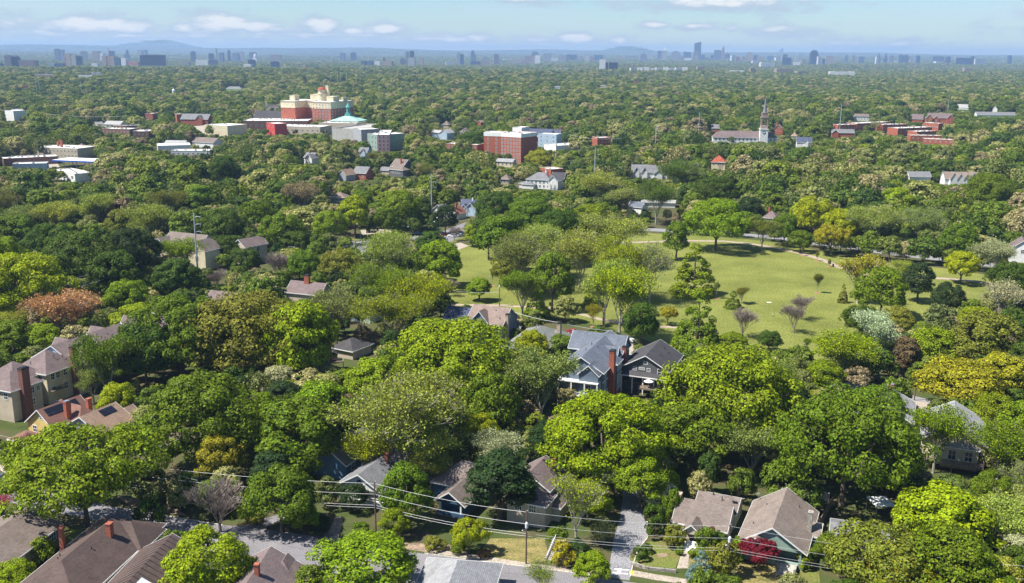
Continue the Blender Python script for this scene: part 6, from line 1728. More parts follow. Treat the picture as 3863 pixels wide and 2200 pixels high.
# garden shrubs
def shrub(c, x, y, w, h, col, label, cat='shrub', zb=0, kind='shrub'):
    P = GP(c, x, y, h*.35); return plant(kind, P.x, P.y, h, w/2, jit(PAL[col], .08), label=label)
for a in (('t1',395,425,5.2,6.5,'deep','large rounded dark green bush left of the cottage'),('t1',520,340,4.6,8,'mid','tall loose green shrub against the left wall of the cottage'),('t1',535,510,4.6,4.4,'olive','rounded yellow-green bush left of the white steps'),
    ('t1',755,540,4.6,5.0,'mid','big square-clipped green bush right of the white steps'),('t1',855,545,3.4,3.6,'deep','clipped green bush under the cottage window, right one'),('t1',800,505,2.0,3.6,'maroon','narrow reddish shrub between the clipped bushes'),
    ('t1',575,570,1.8,1.3,'mid','small ball bush at the top of the walk, upper one'),('t1',572,608,1.8,1.3,'mid','small ball bush at the walk, lower one'),('t1',665,622,2.2,1.6,'bright','low bush at the right of the walk, left one'),('t1',715,615,2.8,1.8,'bright','low spreading bush below the big clipped bush'),
    ('t1',300,630,3.2,2.4,'deep','dark ball bush on the cottage lawn, lower one'),('t1',345,590,2.4,1.8,'deep','dark ball bush on the cottage lawn, upper one'),('t1',865,680,6.4,6.5,'olive','large olive-topped bush beside the wooden utility pole'),('t1',985,610,3.6,4.6,'bright','bright green bush between the pole and the maroon tree'),
    ('t2',705,690,3.0,3.6,'bright','round bright bush right of the bungalow steps'),('t1',1420,640,1.4,1.4,'mid','small pot plant shrub at the bungalow steps'),('s6',1090,620,4.6,5.0,'gold','golden-green shrub right of the garden stairs'),
    ('v',1145,1372,3.2,2.2,'mid','low wild shrub left of the small lime tree'),('v',1085,1362,4.0,2.6,'olive','straggly roadside shrub nearest the long street wall'),('v',1210,1385,2.6,1.6,'brown','brownish low shrub right of the small lime tree'),('v',1392,1345,4,4,'mid','green shrub behind the garden stairs'),
    ('s3',330,600,4.4,5,'bright','shrub between the olive house and the dark-roofed house'),('s3',1160,540,2.6,5,'lime','narrow lime shrub beside the dark-roofed house corner'),('s3',1180,370,6,8,'deep','dark green bush at the street behind the dark-roofed house'),('s2',40,420,4,4,'mid','leafy bush beside the pink-roofed porch at the left edge'),('s2',110,440,3,2.6,'bright','low bush right of the one at the left edge'),
    ('v',640,1300,4,3,'olive','scrubby bush beside the alley'),('v',900,1330,4,3,'mid','shrub at the foot of the porch bungalow pole'),('v',800,1310,4,3,'dark','dark shrub left of the porch bungalow walk'),('v',1640,1235,7,7,'white','shrub full of white blossom behind the cottage chimney'),('v',1668,1215,5,6,'bright','green shrub beside the white-blossomed one')):
    shrub(*a)
P = GP('t1', 720, 720, 2.5); plant('cone', P.x, P.y, 6.0, 2.2, PAL['blue'], label='small blue spruce in front of the big clipped bush')
P = GP('t2', 390, 640, 3.0); plant('wide', P.x, P.y, 6.2, 3.5, PAL['maroon'], label='maroon-leaved maple in front of the large bungalow')
P = GP('s2', 250, 360, 3.2); plant('thin', P.x, P.y, 6, 3.0, (.12,.02,.03), label='dark red-leaved small tree at the pink-roofed porch')
P = GP('s3', 20, 200, 3.2); plant('thin', P.x, P.y, 6, 3.5, (.35,.03,.08), label='crimson-leaved small tree at the left edge behind the olive house')
# keep these parts of the view open
for (x0, x1, y0, y1, d) in ((1760,2095,618,860,400),(820,905,600,625,430),(1000,1160,575,612,430),(1120,1165,606,665,380),(1800,2000,590,612,430),(560,690,1325,1400,176),(690,900,1345,1385,176),(1040,1420,1386,1456,165),(1530,1615,1335,1440,176),
    (1575,1700,1350,1425,168),(95,220,1312,1345,176),(215,330,1245,1330,180),(1225,1370,1350,1395,170),(1835,2045,1400,1456,160),(1270,1345,795,822,300),(1545,1610,850,880,290),(2275,2330,990,1035,230),(1590,1640,1290,1350,172),(1180,1260,700,765,355),(1400,1560,770,815,335),(1640,1700,800,870,320),(2160,2200,955,1000,240),(560,620,1300,1330,178)):
    CLEAR.append((x0*1.5107, x1*1.5107, y0*1.5107, y1*1.5107, d))
# ---------------------------------------------------------------- skyline
TW = {}
def towerm(k):
    if k in TW: return TW[k]
    base, dk, fl, wd = {'glass': ((.09,.12,.19), 1.6, 4, 6), 'blue': ((.05,.085,.15), 1.7, 4, 8), 'pale': ((.50,.49,.47), .45, 4, 5), 'white': ((.72,.71,.69), .6, 5, 7), 'tan': ((.42,.33,.27), .5, 4, 5), 'brown': ((.20,.15,.14), 1.8, 4, 6), 'grey': ((.28,.29,.32), .5, 4, 5), 'navy': ((.018,.035,.085), 1.5, 4, 9), 'red': ((.40,.17,.13), .6, 4, 6)}[k]
    TW[k] = mat_rows('tower_' + k, base, dark=dk, row=fl, brick=wd, mortar=.9 if dk < 1 else .45, noise=.15, rough=.5)
    return TW[k]
CN = dict(glass='grey-blue glass', blue='deep blue glass', pale='pale stone', white='white', tan='tan', brown='dark brown', grey='grey', navy='dark navy', red='reddish')
SN = dict(slab='slab', crown='tower with a setback crown', curve='tower with a curved top', spire='tower with a stepped spire', wedge='tower with a slanting point', twin='pair of joined slabs', dome='building with a dome', low='low block')
def tower(c, x1, x2, yt, yb, colr, st='slab', extra='', dist=None, dk=1.0):
    X1, Y = S(c, x1, yt); X2, YB = S(c, x2, yb)
    hz = 201 + ((X1+X2)/2 - CX)*.0067
    d = dist or 3713*78/max(6, YB - hz)
    r = ray((X1+X2)/2, Y); px = r.x/r.y*d; zt = CAMZ + r.z/r.y*d
    w = (X2-X1)/F*d*1.0; z0 = float(ground_z(px, d)) - 2
    H = zt - z0; dep = min(w*.7, 45)*dk
    e = empty('office_tower' if st != 'low' else 'distant_block', (px, d, z0), R(random.uniform(-14, 14)), 'x', 'skyscraper' if H > 55 else 'building')
    m = towerm(colr); b = MB(); l = w/2*.93; t = MB()
    if st in ('slab', 'low'):
        b.box(-l, l, 0, dep, 0, H*.965); t.box(-l*.55, l*.5, dep*.2, dep*.7, H*.965, H)
    elif st == 'twin':
        b.box(-l, -l*.25, 0, dep, 0, H); b.box(-l*.15, l, 2, dep*1.1, 0, H*.97); t.box(-l*.8, -l*.4, dep*.2, dep*.6, H, H*1.015)
    elif st == 'crown':
        b.box(-l, l, 0, dep, 0, H*.80); b.box(-l*.8, l*.8, dep*.1, dep*.9, H*.80, H*.93); t.box(-l*.5, l*.5, dep*.25, dep*.75, H*.93, H)
    elif st == 'curve':
        n = 8; pts = [(-l, 0), (l, 0)] + [(l - 2*l*i/n, H*(.93 + .07*math.cos(math.pi*.5*i/n))) for i in range(n+1)]
        b.add([(p[0], 0, p[1]) for p in pts] + [(p[0], dep, p[1]) for p in pts], [tuple(range(len(pts))), tuple(reversed(range(len(pts), 2*len(pts))))] + [(i, len(pts)+i, len(pts)+(i+1) % len(pts), (i+1) % len(pts)) for i in range(len(pts))])
        t.box(-l*1.02, -l*.9, -1, dep, 0, H*.6)
    elif st == 'wedge':
        b.add([(-l,0,0),(l,0,0),(l,dep,0),(-l,dep,0),(-l*.1,0,H*.74),(l,0,H*.82),(l,dep,H*.82),(-l*.1,dep,H*.74),(-l,0,H*.74),(-l,dep,H*.74),(0,dep*.5,H)], [(0,1,5,4,8),(1,2,6,5),(2,3,9,7,6),(3,0,8,9),(4,5,10),(5,6,10),(6,7,10),(7,4,10),(8,4,7,9)])
        t.box(-l*1.01, -l*.12, -.5, dep, H*.70, H*.745)
    elif st == 'spire':
        b.box(-l, l, 0, dep, 0, H*.62); b.box(-l*.75, l*.75, dep*.12, dep*.88, H*.62, H*.85); t.lathe([(l*.5, H*.85), (l*.35, H*.93), (.5, H)], 0, dep/2, 8)
    elif st == 'dome':
        b.box(-l, l, 0, dep, 0, H*.55); t.lathe([(l*.75, H*.55), (l*.72, H*.75), (l*.45, H*.93), (.5, H)], 0, dep/2, 12)
    b.build('shaft', m, e); t.build('crown', towerm('grey') if st not in ('dome', 'spire') else m, e)
    cx = (X1+X2)/2
    TOWERS.append(dict(o=e, x=cx, col=CN[colr], st=SN[st], H=H, d=d, extra=extra))
    CLEAR.append((X1, X2, Y, YB - 1, d - 60)); HARD.append([(px-w/2-3, d-3), (px+w/2+3, d-3), (px+w/2+3, d+dep+5), (px-w/2-3, d+dep+5)])
    return e
TOWERS = []
T_ = tower
# left group
T_('h1',37,100,275,395,'grey','slab','ribbed'); T_('h1',100,175,282,395,'navy','crown','sloping'); T_('h1',178,332,322,398,'brown','slab','wide'); T_('h1',0,25,355,395,'navy','low')
T_('h1',455,520,350,392,'white','low','small'); T_('h1',520,610,355,392,'blue','low'); T_('h1',613,680,262,372,'tan','slab','banded'); T_('h1',680,727,270,374,'pale','slab','gridded'); T_('h1',727,785,282,374,'blue','slab','shaded')
T_('h1',875,940,352,385,'white','low','flat'); T_('h1',972,1100,285,375,'tan','twin','gridded'); T_('h1',1100,1150,300,377,'blue','low'); T_('h1',1140,1215,303,365,'white','slab','curved-roofed'); T_('h1',1220,1340,340,366,'red','low','long')
T_('h1',1345,1585,272,370,'navy','slab','broad, almost windowless'); T_('h1',1750,1822,335,360,'tan','low'); T_('h1',1880,2010,318,368,'white','slab','long'); T_('h1',2005,2100,315,370,'grey','crown'); T_('h1',2345,2420,362,402,'white','low','low'); T_('h1',2390,2458,318,398,'blue','slab','dark')
T_('h1',518,568,214,262,'grey','slab','high on the horizon',7500); T_('h1',578,610,224,262,'glass','slab','small',7500); T_('h1',775,830,236,264,'pale','low','ribbed',7500); T_('h1',880,950,236,268,'tan','low','',7500); T_('h1',950,995,255,272,'white','low','',7500)
T_('h1',1190,1240,218,266,'glass','dome','',8000); T_('h1',1050,1100,234,262,'glass','low','',7800); T_('h1',1320,1365,226,250,'pale','low','',9500); T_('h1',1365,1408,224,250,'glass','low','',9500); T_('h1',1835,1880,238,280,'glass','low','',7000)
T_('h1',2078,2093,210,276,'grey','slab','needle-thin',9000); T_('h1',2190,2222,225,278,'blue','crown','narrow',8500); T_('h1',2235,2300,252,278,'glass','low','',8500); T_('h1',2300,2345,245,275,'pale','low','',8500); T_('h1',2400,2465,246,278,'glass','low','',8800); T_('h1',2430,2475,262,282,'white','dome','small',8000); T_('h1',2010,2060,258,285,'blue','low','',7000); T_('h1',2105,2150,250,276,'glass','low','',7500)
# mast with red and white lattice at the left
# centre-left
T_('h2',178,268,336,392,'glass','slab','gridded'); T_('h2',474,520,372,405,'tan','low','small'); T_('h2',290,340,385,402,'white','low','tiny'); T_('h2',340,470,390,402,'tan','low','flat')
T_('h2',1050,1170,330,382,'glass','twin','white-edged'); T_('h2',1178,1237,332,378,'white','low','jagged'); T_('h2',1257,1352,330,385,'tan','slab','blank'); T_('h2',1262,1292,302,380,'grey','slab','stubby')
T_('h2',1425,1485,306,366,'grey','crown','hazy'); T_('h2',1483,1515,238,355,'grey','slab','tall left'); T_('h2',1522,1568,235,355,'blue','slab','tall right'); T_('h2',1503,1572,298,376,'pale','slab','gridded'); T_('h2',1605,1655,304,358,'tan','slab','squat')
T_('h2',1870,1945,340,357,'white','low','flat'); T_('h2',1975,2010,250,345,'grey','crown','left'); T_('h2',2008,2046,266,348,'blue','slab','right'); T_('h2',2112,2152,230,338,'glass','crown','slim'); T_('h2',2150,2163,270,335,'blue','slab','sliver'); T_('h2',2108,2205,333,352,'navy','low','flat')
T_('h2',2222,2290,308,348,'tan','crown','low'); T_('h2',2333,2385,264,346,'brown','slab','square'); T_('h2',2435,2550,312,332,'tan','low','long pale'); T_('h2',175,280,270,286,'tan','low','faint',8500); T_('h2',950,1010,250,272,'glass','low','faint',9000); T_('h2',845,895,255,272,'glass','low','faint left',9000)
# centre-right and main cluster
T_('h3',0,80,310,332,'white','low','flat'); T_('h3',85,180,316,340,'tan','low','scattered'); T_('h3',198,298,280,345,'brown','slab','broad'); T_('h3',298,355,272,346,'white','crown','stepped'); T_('h3',262,345,243,330,'grey','crown','high-shouldered'); T_('h3',380,455,258,335,'grey','slab','wide grey')
T_('h3',455,530,300,338,'white','low','striped'); T_('h3',535,605,274,336,'grey','twin','hazy'); T_('h3',608,712,270,332,'glass','twin','wide'); T_('h3',712,750,292,334,'brown','crown','narrow'); T_('h3',782,833,278,336,'pale','slab','ribbed'); T_('h3',833,870,290,334,'red','slab','small')
T_('h3',873,962,274,334,'blue','twin','white-ended'); T_('h3',922,985,314,415,'white','low','blank topped'); T_('h3',922,1010,344,415,'navy','slab','gridded left'); T_('h3',1015,1105,344,422,'navy','slab','gridded right')
T_('h3',1118,1175,290,322,'red','low','hazy'); T_('h3',1175,1285,286,320,'glass','low','long hazy'); T_('h3',1316,1385,260,338,'grey','crown','layered'); T_('h3',1385,1442,276,330,'pale','twin','bright'); T_('h3',1485,1530,232,335,'glass','slab','slim'); T_('h3',1527,1578,196,342,'pale','wedge','pointed')
T_('h3',1616,1702,236,335,'grey','crown','rounded'); T_('h3',1700,1740,285,328,'tan','low','small'); T_('h3',1738,1812,244,332,'blue','twin','white-trimmed'); T_('h3',1742,1815,302,340,'white','low','terraced'); T_('h3',1830,1880,240,336,'grey','slab','grey'); T_('h3',1845,1909,150,335,'blue','curve','tallest of all')
T_('h3',1848,1880,278,338,'tan','low','warm'); T_('h3',1895,1942,274,336,'blue','slab','short'); T_('h3',1942,1990,305,335,'navy','low','dark'); T_('h3',1995,2040,276,335,'navy','slab','dark'); T_('h3',2032,2108,226,338,'glass','slab','broad gridded'); T_('h3',2108,2137,178,340,'tan','spire','slender')
T_('h3',2135,2180,245,335,'blue','wedge','shadowy'); T_('h3',2160,2200,268,335,'grey','slab','plain'); T_('h3',2198,2240,276,348,'white','slab','two-toned'); T_('h3',2240,2278,292,346,'red','slab','warm'); T_('h3',2298,2342,288,346,'tan','slab','warm'); T_('h3',2342,2408,250,348,'tan','crown','rosy'); T_('h3',2400,2450,330,358,'white','low','')
T_('h3',2450,2488,290,346,'tan','slab','slim'); T_('h3',2410,2460,275,340,'glass','slab','hazy')
for i in range(9): T_('h3',1225+62*i,1280+62*i,400-(i%3)*5,436,'white','low',['stepped','plain','long','jagged','broad','small','flat','sheet-roofed','bright'][i])
T_('h3',520,640,408,420,'white','low','flat'); T_('h3',700,900,410,422,'tan','low','long flat'); T_('h3',1870,1940,388,412,'tan','low','gabled'); T_('h3',2180,2330,425,440,'white','low','long'); T_('h3',2380,2430,400,440,'tan','low','under a crane'); T_('h3',2480,2557,350,376,'white','low','wide')
# right
T_('h4',0,22,290,345,'tan','slab','slim'); T_('h4',75,150,282,335,'glass','crown','hazy'); T_('h4',20,160,345,376,'white','low','long'); T_('h4',162,225,298,345,'white','slab','framed'); T_('h4',197,242,207,300,'blue','wedge','bronze-edged'); T_('h4',228,282,268,350,'grey','slab','grey'); T_('h4',230,316,300,366,'navy','twin','dark')
T_('h4',350,390,262,340,'pale','spire','pale'); T_('h4',335,400,340,372,'white','low','porticoed'); T_('h4',415,452,315,358,'tan','crown','small'); T_('h4',498,578,226,365,'navy','crown','massive'); T_('h4',570,610,290,366,'white','twin','striped'); T_('h4',610,642,310,362,'blue','slab','small'); T_('h4',646,727,284,358,'tan','slab','fluted')
T_('h4',730,770,318,342,'tan','low',''); T_('h4',833,862,274,315,'glass','crown','faint',9500); T_('h4',903,930,277,312,'grey','slab','faint',9500); T_('h4',965,1020,290,310,'glass','low','faint',9500); T_('h4',1140,1180,260,308,'blue','dome','left twin',9500); T_('h4',1210,1250,260,310,'blue','dome','right twin',9500); T_('h4',1133,1163,290,312,'white','low','',9000)
T_('h4',1262,1305,278,308,'grey','low','',9500); T_('h4',1356,1392,272,310,'blue','slab','',9500); T_('h4',1400,1445,275,300,'glass','low','',9500); T_('h4',1360,1400,322,356,'tan','low','ribbed'); T_('h4',1397,1460,294,356,'grey','twin','white-ended'); T_('h4',1455,1522,322,358,'tan','low','stepped'); T_('h4',1250,1350,330,356,'white','low','scattered')
T_('h4',1140,1245,335,350,'white','low','thin'); T_('h4',1518,1562,280,316,'glass','slab','faint',9500); T_('h4',1680,1790,287,322,'glass','low','broad faint',9500); T_('h4',1812,1856,290,322,'blue','low','',9500); T_('h4',1900,1930,288,310,'pale','low','',9500); T_('h4',1910,2040,300,328,'navy','low','long dark',8800); T_('h4',2050,2082,285,330,'blue','slab','',8800)
T_('h4',1705,1792,336,366,'white','low','glass-fronted'); T_('h4',2410,2446,277,320,'blue','slab','lone',9500); T_('h4',168,328,404,434,'tan','low','collegiate'); T_('h4',368,480,430,440,'tan','low','flat'); T_('h4',685,930,434,452,'white','low','long bright'); T_('h4',2080,2200,312,328,'white','low','pale far',9000); T_('h4',1985,2060,400,432,'tan','low','pinkish')
T_('h1',320,520,460,485,'tan','low','long flat-roofed'); T_('h1',740,885,470,490,'white','low','flat-roofed'); T_('h1',875,965,443,470,'white','low','gabled'); T_('h1',215,255,560,605,'red','low','brick'); T_('h1',450,480,608,625,'white','low','white-roofed')
# lattice mast and domed cupola on the left
def mast(c, x, yt, d, label, h1):
    sx, sy = S(c, x, yt); r = ray(sx, sy); px = r.x/r.y*d; zt = CAMZ + r.z/r.y*d
    e = empty('radio_mast', (px, d, float(ground_z(px, d))), 0, label, 'mast')
    H = zt - e.location.z; b = MB()
    for sx_ in (-1, 1):
        for sy_ in (-1, 1): b.tube((sx_*2.5, sy_*2.5, 0), (sx_*.7, sy_*.7, H*.7), .35, .25, 4)
    n = 14
    for i in range(n):
        z0, z1 = H*.7*i/n, H*.7*(i+1)/n; w0, w1 = 2.5-1.8*i/n, 2.5-1.8*(i+1)/n
        for s in (-1, 1): b.tube((-w0*s, -w0, z0), (w1*s, -w1, z1), .18, .18, 4); b.tube((w0, -w0*s, z0), (w1, w1*s, z1), .18, .18, 4)
    b.build('lattice', mat('mast_red', (.45,.16,.13), var=.2, scale=.05), e)
    b = MB(); b.tube((0,0,H*.7), (0,0,H), .5, .15, 6); b.build('antenna', M_STEEL, e)
    CLEAR.append((sx-4, sx+4, sy, 240, d-50))
mast('h1', 1040, 118, 4300, 'tall red lattice radio mast rising above the skyline on the left', 0)
mast('h1', 622, 240, 4200, 'short mast at the left corner of the banded tan tower', 0)
def far_cupola():
    P = Q('m1', 2090, 95, 24); e = empty('white_cupola', (P.x, P.y, float(ground_z(P.x, P.y))), 0, 'white domed cupola standing out of the woods on the left', 'cupola')
    b = MB(); b.box(-3,3,-3,3,0,15); b.lathe([(2.6,15),(2.6,18.5),(3.0,18.6),(2.2,20.5),(.8,21.8),(.2,22.4),(.1,25)], 0, 0, 10); b.build('cupola', M_TRIM, e)
    CLEAR.append((S('m1',2065,0)[0], S('m1',2115,0)[0], S('m1',0,85)[1], S('m1',0,150)[1], P.y - 5))
far_cupola()
# ---------------------------------------------------------------- filler trees and the woods
def inside(poly, x, y):
    c = False; n = len(poly); j = n-1
    for i in range(n):
        xi, yi = poly[i]; xj, yj = poly[j]
        if (yi > y) != (yj > y) and x < (xj-xi)*(y-yi)/(yj-yi) + xi: c = not c
        j = i
    return c
def near_hard(x, y, r):
    for p, mnx, mxx, mny, mxy in HARDB:
        if x < mnx-r or x > mxx+r or y < mny-r or y > mxy+r: continue
        if inside(p, x, y): return True
        for k in range(8):
            if inside(p, x + r*math.cos(k*.785), y + r*math.sin(k*.785)): return True
    return False
HARDB = [(p, min(q[0] for q in p), max(q[0] for q in p), min(q[1] for q in p), max(q[1] for q in p)) for p in HARD]
GRID = {}
for (x, y, r) in TREE_XY: GRID.setdefault((int(x//25), int(y//25)), []).append((x, y, r))
def crowded(x, y, r, k=.62):
    gx, gy = int(x//25), int(y//25)
    for i in (-1, 0, 1):
        for j in (-1, 0, 1):
            for (a, b, q) in GRID.get((gx+i, gy+j), ()):
                if (a-x)**2 + (b-y)**2 < (k*(q+r))**2: return True
    return False
CLEARS = sorted(CLEAR, key=lambda c: c[4])
def hides(x, y, z, H, Rr, kx=.85):
    px, py, dep = proj((x, y, z + H*.6))
    w = Rr*F/dep*kx; t = proj((x, y, z + H))[1] + 1; b = proj((x, y, z + H*.1))[1]
    for (x0, x1, y0, y1, d) in CLEARS:
        if d > dep - 2 and px + w > x0 and px - w < x1 and t < y1 and b > y0: return True
    return False
# trees already placed protect the middle of their crowns
for t in TREES:
    px, py, dep = proj((t['x'], t['y'], t['z'] + t['H']*.56))
    if dep < 700:
        w = t['R']*F/dep; h = t['H']*F/dep*.5
        CLEARS.append((px - w*.6, px + w*.6, py - h*.75, py + h*.25, dep - 4))
fill = []
FILLC = ['bright']*5 + ['mid']*8 + ['deep']*7 + ['dark']*3 + ['pale']*5 + ['sage']*5 + ['olive']*3 + ['lime']*2 + ['cream']*2 + ['tan', 'brown', 'gold']
def try_plant(x, y, near):
    z = float(ground_z(x, y))
    colr = random.choice(FILLC)
    kind = random.choice(['round']*6 + ['wide', 'tall', 'tall', 'cone']) if colr in ('bright', 'mid', 'deep', 'lime', 'dark') else random.choice(['airy']*3 + ['round']*3 + ['budding']) 
    if colr in ('tan', 'brown') : kind = random.choice(['bare', 'budding', 'round'])
    Rr = random.uniform(4.2, 8.8)*.85 if near else random.uniform(5.2, 11.5); H = min(23, max(9, Rr*random.uniform(1.7, 2.4)))
    if kind == 'cone': Rr *= .6; H = Rr*3.2
    for k in range(4):
        if near_hard(x, y, Rr*.72) or crowded(x, y, Rr) or hides(x, y, z, H, Rr):
            Rr *= .72; H = H*.74
            if Rr < 2.0: return None
            if kind not in ('round', 'tall'): kind = 'round'
        else:
            GRID.setdefault((int(x//25), int(y//25)), []).append((x, y, Rr))
            fill.append((x, y, z, H, Rr, kind, colr)); return True
    return None
def wedge(d0, d1, step, near):
    y = d0
    while y < d1:
        half = y*.56 + 25
        x = -half
        while x < half:
            xx = x + random.uniform(-.45, .45)*step; yy = y + random.uniform(-.45, .45)*step
            try_plant(xx, yy, near)
            x += step
        y += step
wedge(128, 420, 6.5, True)
wedge(420, 900, 8.0, False)
wedge(900, 1500, 11, False)
def size_px(f): return f[4]*F/proj((f[0], f[1], f[2] + f[3]*.6))[2]
fill.sort(key=size_px, reverse=True)
NIND = 330 - NHAND
for f in fill[:NIND]:
    plant(f[5], f[0], f[1], f[3], f[4], jit(PAL[f[6]], .16), z=f[2])
rest = fill[NIND:]

# ---- middle distance prototypes: one crown each, lighter meshes
def hidden_collection(name):
    return bpy.data.collections.new(name)
def scatter(name, coll, pts, rots, scales, idx, parent_kind='stuff'):
    me = bpy.data.meshes.new(name)
    me.vertices.add(len(pts)); me.vertices.foreach_set('co', np.asarray(pts, np.float32).ravel())
    for nm, ty, arr in (('rz', 'FLOAT', rots), ('sc', 'FLOAT_VECTOR', scales), ('idx', 'INT', idx)):
        at = me.attributes.new(nm, ty, 'POINT')
        at.data.foreach_set('vector' if ty == 'FLOAT_VECTOR' else 'value', np.asarray(arr, np.int32 if ty == 'INT' else np.float32).ravel())
    me.update()
    o = link(name, me)
    ng = bpy.data.node_groups.new(name, 'GeometryNodeTree')
    ng.interface.new_socket('Geometry', in_out='INPUT', socket_type='NodeSocketGeometry')
    ng.interface.new_socket('Geometry', in_out='OUTPUT', socket_type='NodeSocketGeometry')
    n = ng.nodes.new; l = ng.links.new
    gi = n('NodeGroupInput'); go = n('NodeGroupOutput')
    iop = n('GeometryNodeInstanceOnPoints'); ci = n('GeometryNodeCollectionInfo')
    ci.inputs['Collection'].default_value = coll
    ci.inputs['Separate Children'].default_value = True; ci.inputs['Reset Children'].default_value = True
    def attr(nm, ty):
        a = n('GeometryNodeInputNamedAttribute'); a.data_type = ty; a.inputs['Name'].default_value = nm; return a.outputs['Attribute']
    cx = n('ShaderNodeCombineXYZ'); l(attr('rz', 'FLOAT'), cx.inputs['Z'])
    er = n('FunctionNodeEulerToRotation'); l(cx.outputs[0], er.inputs[0])
    l(gi.outputs[0], iop.inputs['Points']); l(ci.outputs['Instances'], iop.inputs['Instance'])
    iop.inputs['Pick Instance'].default_value = True
    l(attr('idx', 'INT'), iop.inputs['Instance Index'])
    l(er.outputs[0], iop.inputs['Rotation']); l(attr('sc', 'FLOAT_VECTOR'), iop.inputs['Scale'])
    l(iop.outputs[0], go.inputs[0])
    md = o.modifiers.new('scatter', 'NODES'); md.node_group = ng
    return o
midc = hidden_collection('woodland_crowns')
MIDP = []
for i in range(9):
    shape = ['round', 'round', 'round', 'round', 'flat', 'round', 'tall', 'cone', 'airy'][i]
    H, Rr = 16.0, 7.5
    if shape == 'cone': Rr = 5
    if shape == 'airy': pos, nrm, sz = crown_points('round', H, Rr, 1500, 60, lobe=.28, leaf=.55, zb=.2, rag=.2); nrm = nrm*.4 + rdirs(len(nrm))
    elif shape == 'flat': pos, nrm, sz = crown_points('flat', H, Rr, 3200, 60, lobe=.22, leaf=.62, zb=.25)
    elif shape == 'cone': pos, nrm, sz = crown_points('cone', H, Rr, 2400, 60, lobe=.3, leaf=.55, zb=.1)
    else: pos, nrm, sz = crown_points('round', H, Rr, 3600, 48 + 5*i, lobe=.26, leaf=.62, zb=.1)
    tk = MB(); tk.tube((0,0,-.5), (0,0,H*.5), .4, .25, 5, False)
    me = leaves_mesh('crown%d' % i, pos, nrm, sz, [M_LEAFR, M_BARK], extra=tk)
    ob = bpy.data.objects.new('woodland_crown_%d' % i, me); midc.objects.link(ob)
    MIDP.append((H, Rr))
# extend the woods outward as single crowns
far1 = []
y = 1500.0
while y < 3600:
    step = 11.5 + (y-1500)/700
    half = y*.56 + 40; x = -half
    while x < half:
        xx = x + random.uniform(-.5, .5)*step; yy = y + random.uniform(-.5, .5)*step
        z = float(ground_z(xx, yy)); Rr = random.uniform(5.5, 11.5); H = min(24, Rr*random.uniform(1.5, 2.1))
        if not near_hard(xx, yy, Rr*.7) and not hides(xx, yy, z, H, Rr, .7):
            far1.append((xx, yy, z, H, Rr, 'round', ''))
        x += step
    y += step*.95
KI = dict(round=[0,1,2,3,5], wide=[4], tall=[6], cone=[7], airy=[8,8,0], budding=[8], bare=[8])
allm = rest + far1
idx = [random.choice(KI[f[5]]) for f in allm]
scatter('woodland', midc, [(f[0], f[1], f[2]) for f in allm], [random.uniform(0, 6.28) for _ in allm],
        [(f[4]/MIDP[k][1], f[4]/MIDP[k][1], f[3]/MIDP[k][0]) for f, k in zip(allm, idx)], idx)
bpy.data.objects['woodland']['kind'] = 'stuff'
# ---- far woods: patches of many small crowns
farc = hidden_collection('far_wood_patches')
for i in range(4):
    PS = 120.0; P_, N_, S_, T_ = [], [], [], []
    for k in range(62):
        cx, cy = rng.uniform(-PS/2, PS/2, 2); Rr = rng.uniform(5.5, 10); H = Rr*rng.uniform(1.3, 1.9)
        m = 95
        pos, nrm, sz = crown_points('round', H, Rr, m, 14, lobe=.42, leaf=2.0, zb=.1)
        pos = pos + np.array([cx, cy, 0]); P_.append(pos); N_.append(nrm); S_.append(sz)
        T_.append(np.full(len(pos), rng.random()))
    me = leaves_mesh('patch%d' % i, np.vstack(P_), np.vstack(N_), np.concatenate(S_), [M_LEAFT], tint=np.concatenate(T_))
    ob = bpy.data.objects.new('far_wood_patch_%d' % i, me); farc.objects.link(ob)
pts = []; sc = []
y = 3650.0
while y < 23500:
    k = 1.0 if y < 9000 else (1.6 if y < 14000 else 2.4)
    step = 112*k
    half = y*.56 + 150; x = -half
    while x < half:
        xx = x + random.uniform(-.3, .3)*step; yy = y + random.uniform(-.3, .3)*step
        pts.append((xx, yy, float(ground_z(xx, yy)) - 2)); sc.append((k, k, 1 + (k-1)*.3)); x += step
    y += step*.92
scatter('far_woods', farc, pts, [random.choice([0, 1.571, 3.142, 4.712]) + random.uniform(-.2, .2) for _ in pts], sc, [random.randrange(4) for _ in pts])
bpy.data.objects['far_woods']['kind'] = 'stuff'
print('TREES hand', NHAND, 'fill', len(fill), 'far1', len(far1), 'patches', len(pts))
# ---------------------------------------------------------------- sun, sky, haze
SUN_EL = R(57)
SUN_AZ_TO = (math.cos(R(14)), math.sin(R(14)))     # shadows fall to the right and a little away
sd = Vector((SUN_AZ_TO[0]*math.cos(SUN_EL), SUN_AZ_TO[1]*math.cos(SUN_EL), -math.sin(SUN_EL)))
sun_l = bpy.data.lights.new('sun', 'SUN'); sun_l.energy = 5.0; sun_l.angle = R(.5); sun_l.color = (1, .955, .87)
sun = bpy.data.objects.new('sun', sun_l); COL.objects.link(sun)
sun.rotation_euler = sd.to_track_quat('-Z', 'Y').to_euler()
sun.location = (0, 0, 400)
world = bpy.data.worlds.new('World'); scene.world = world; world.use_nodes = True
nt = world.node_tree; nt.nodes.clear()
N = nt.nodes.new; L = nt.links.new
wo = N('ShaderNodeOutputWorld'); bg = N('ShaderNodeBackground'); bg.inputs['Strength'].default_value = 0.065
sky = N('ShaderNodeTexSky'); sky.sky_type = 'NISHITA'; sky.sun_disc = False
sky.sun_elevation = SUN_EL
to_sun = -sd
sky.sun_rotation = math.atan2(to_sun.x, to_sun.y)
sky.air_density = 1.0; sky.dust_density = 0.25; sky.ozone_density = 2.2; sky.altitude = 300
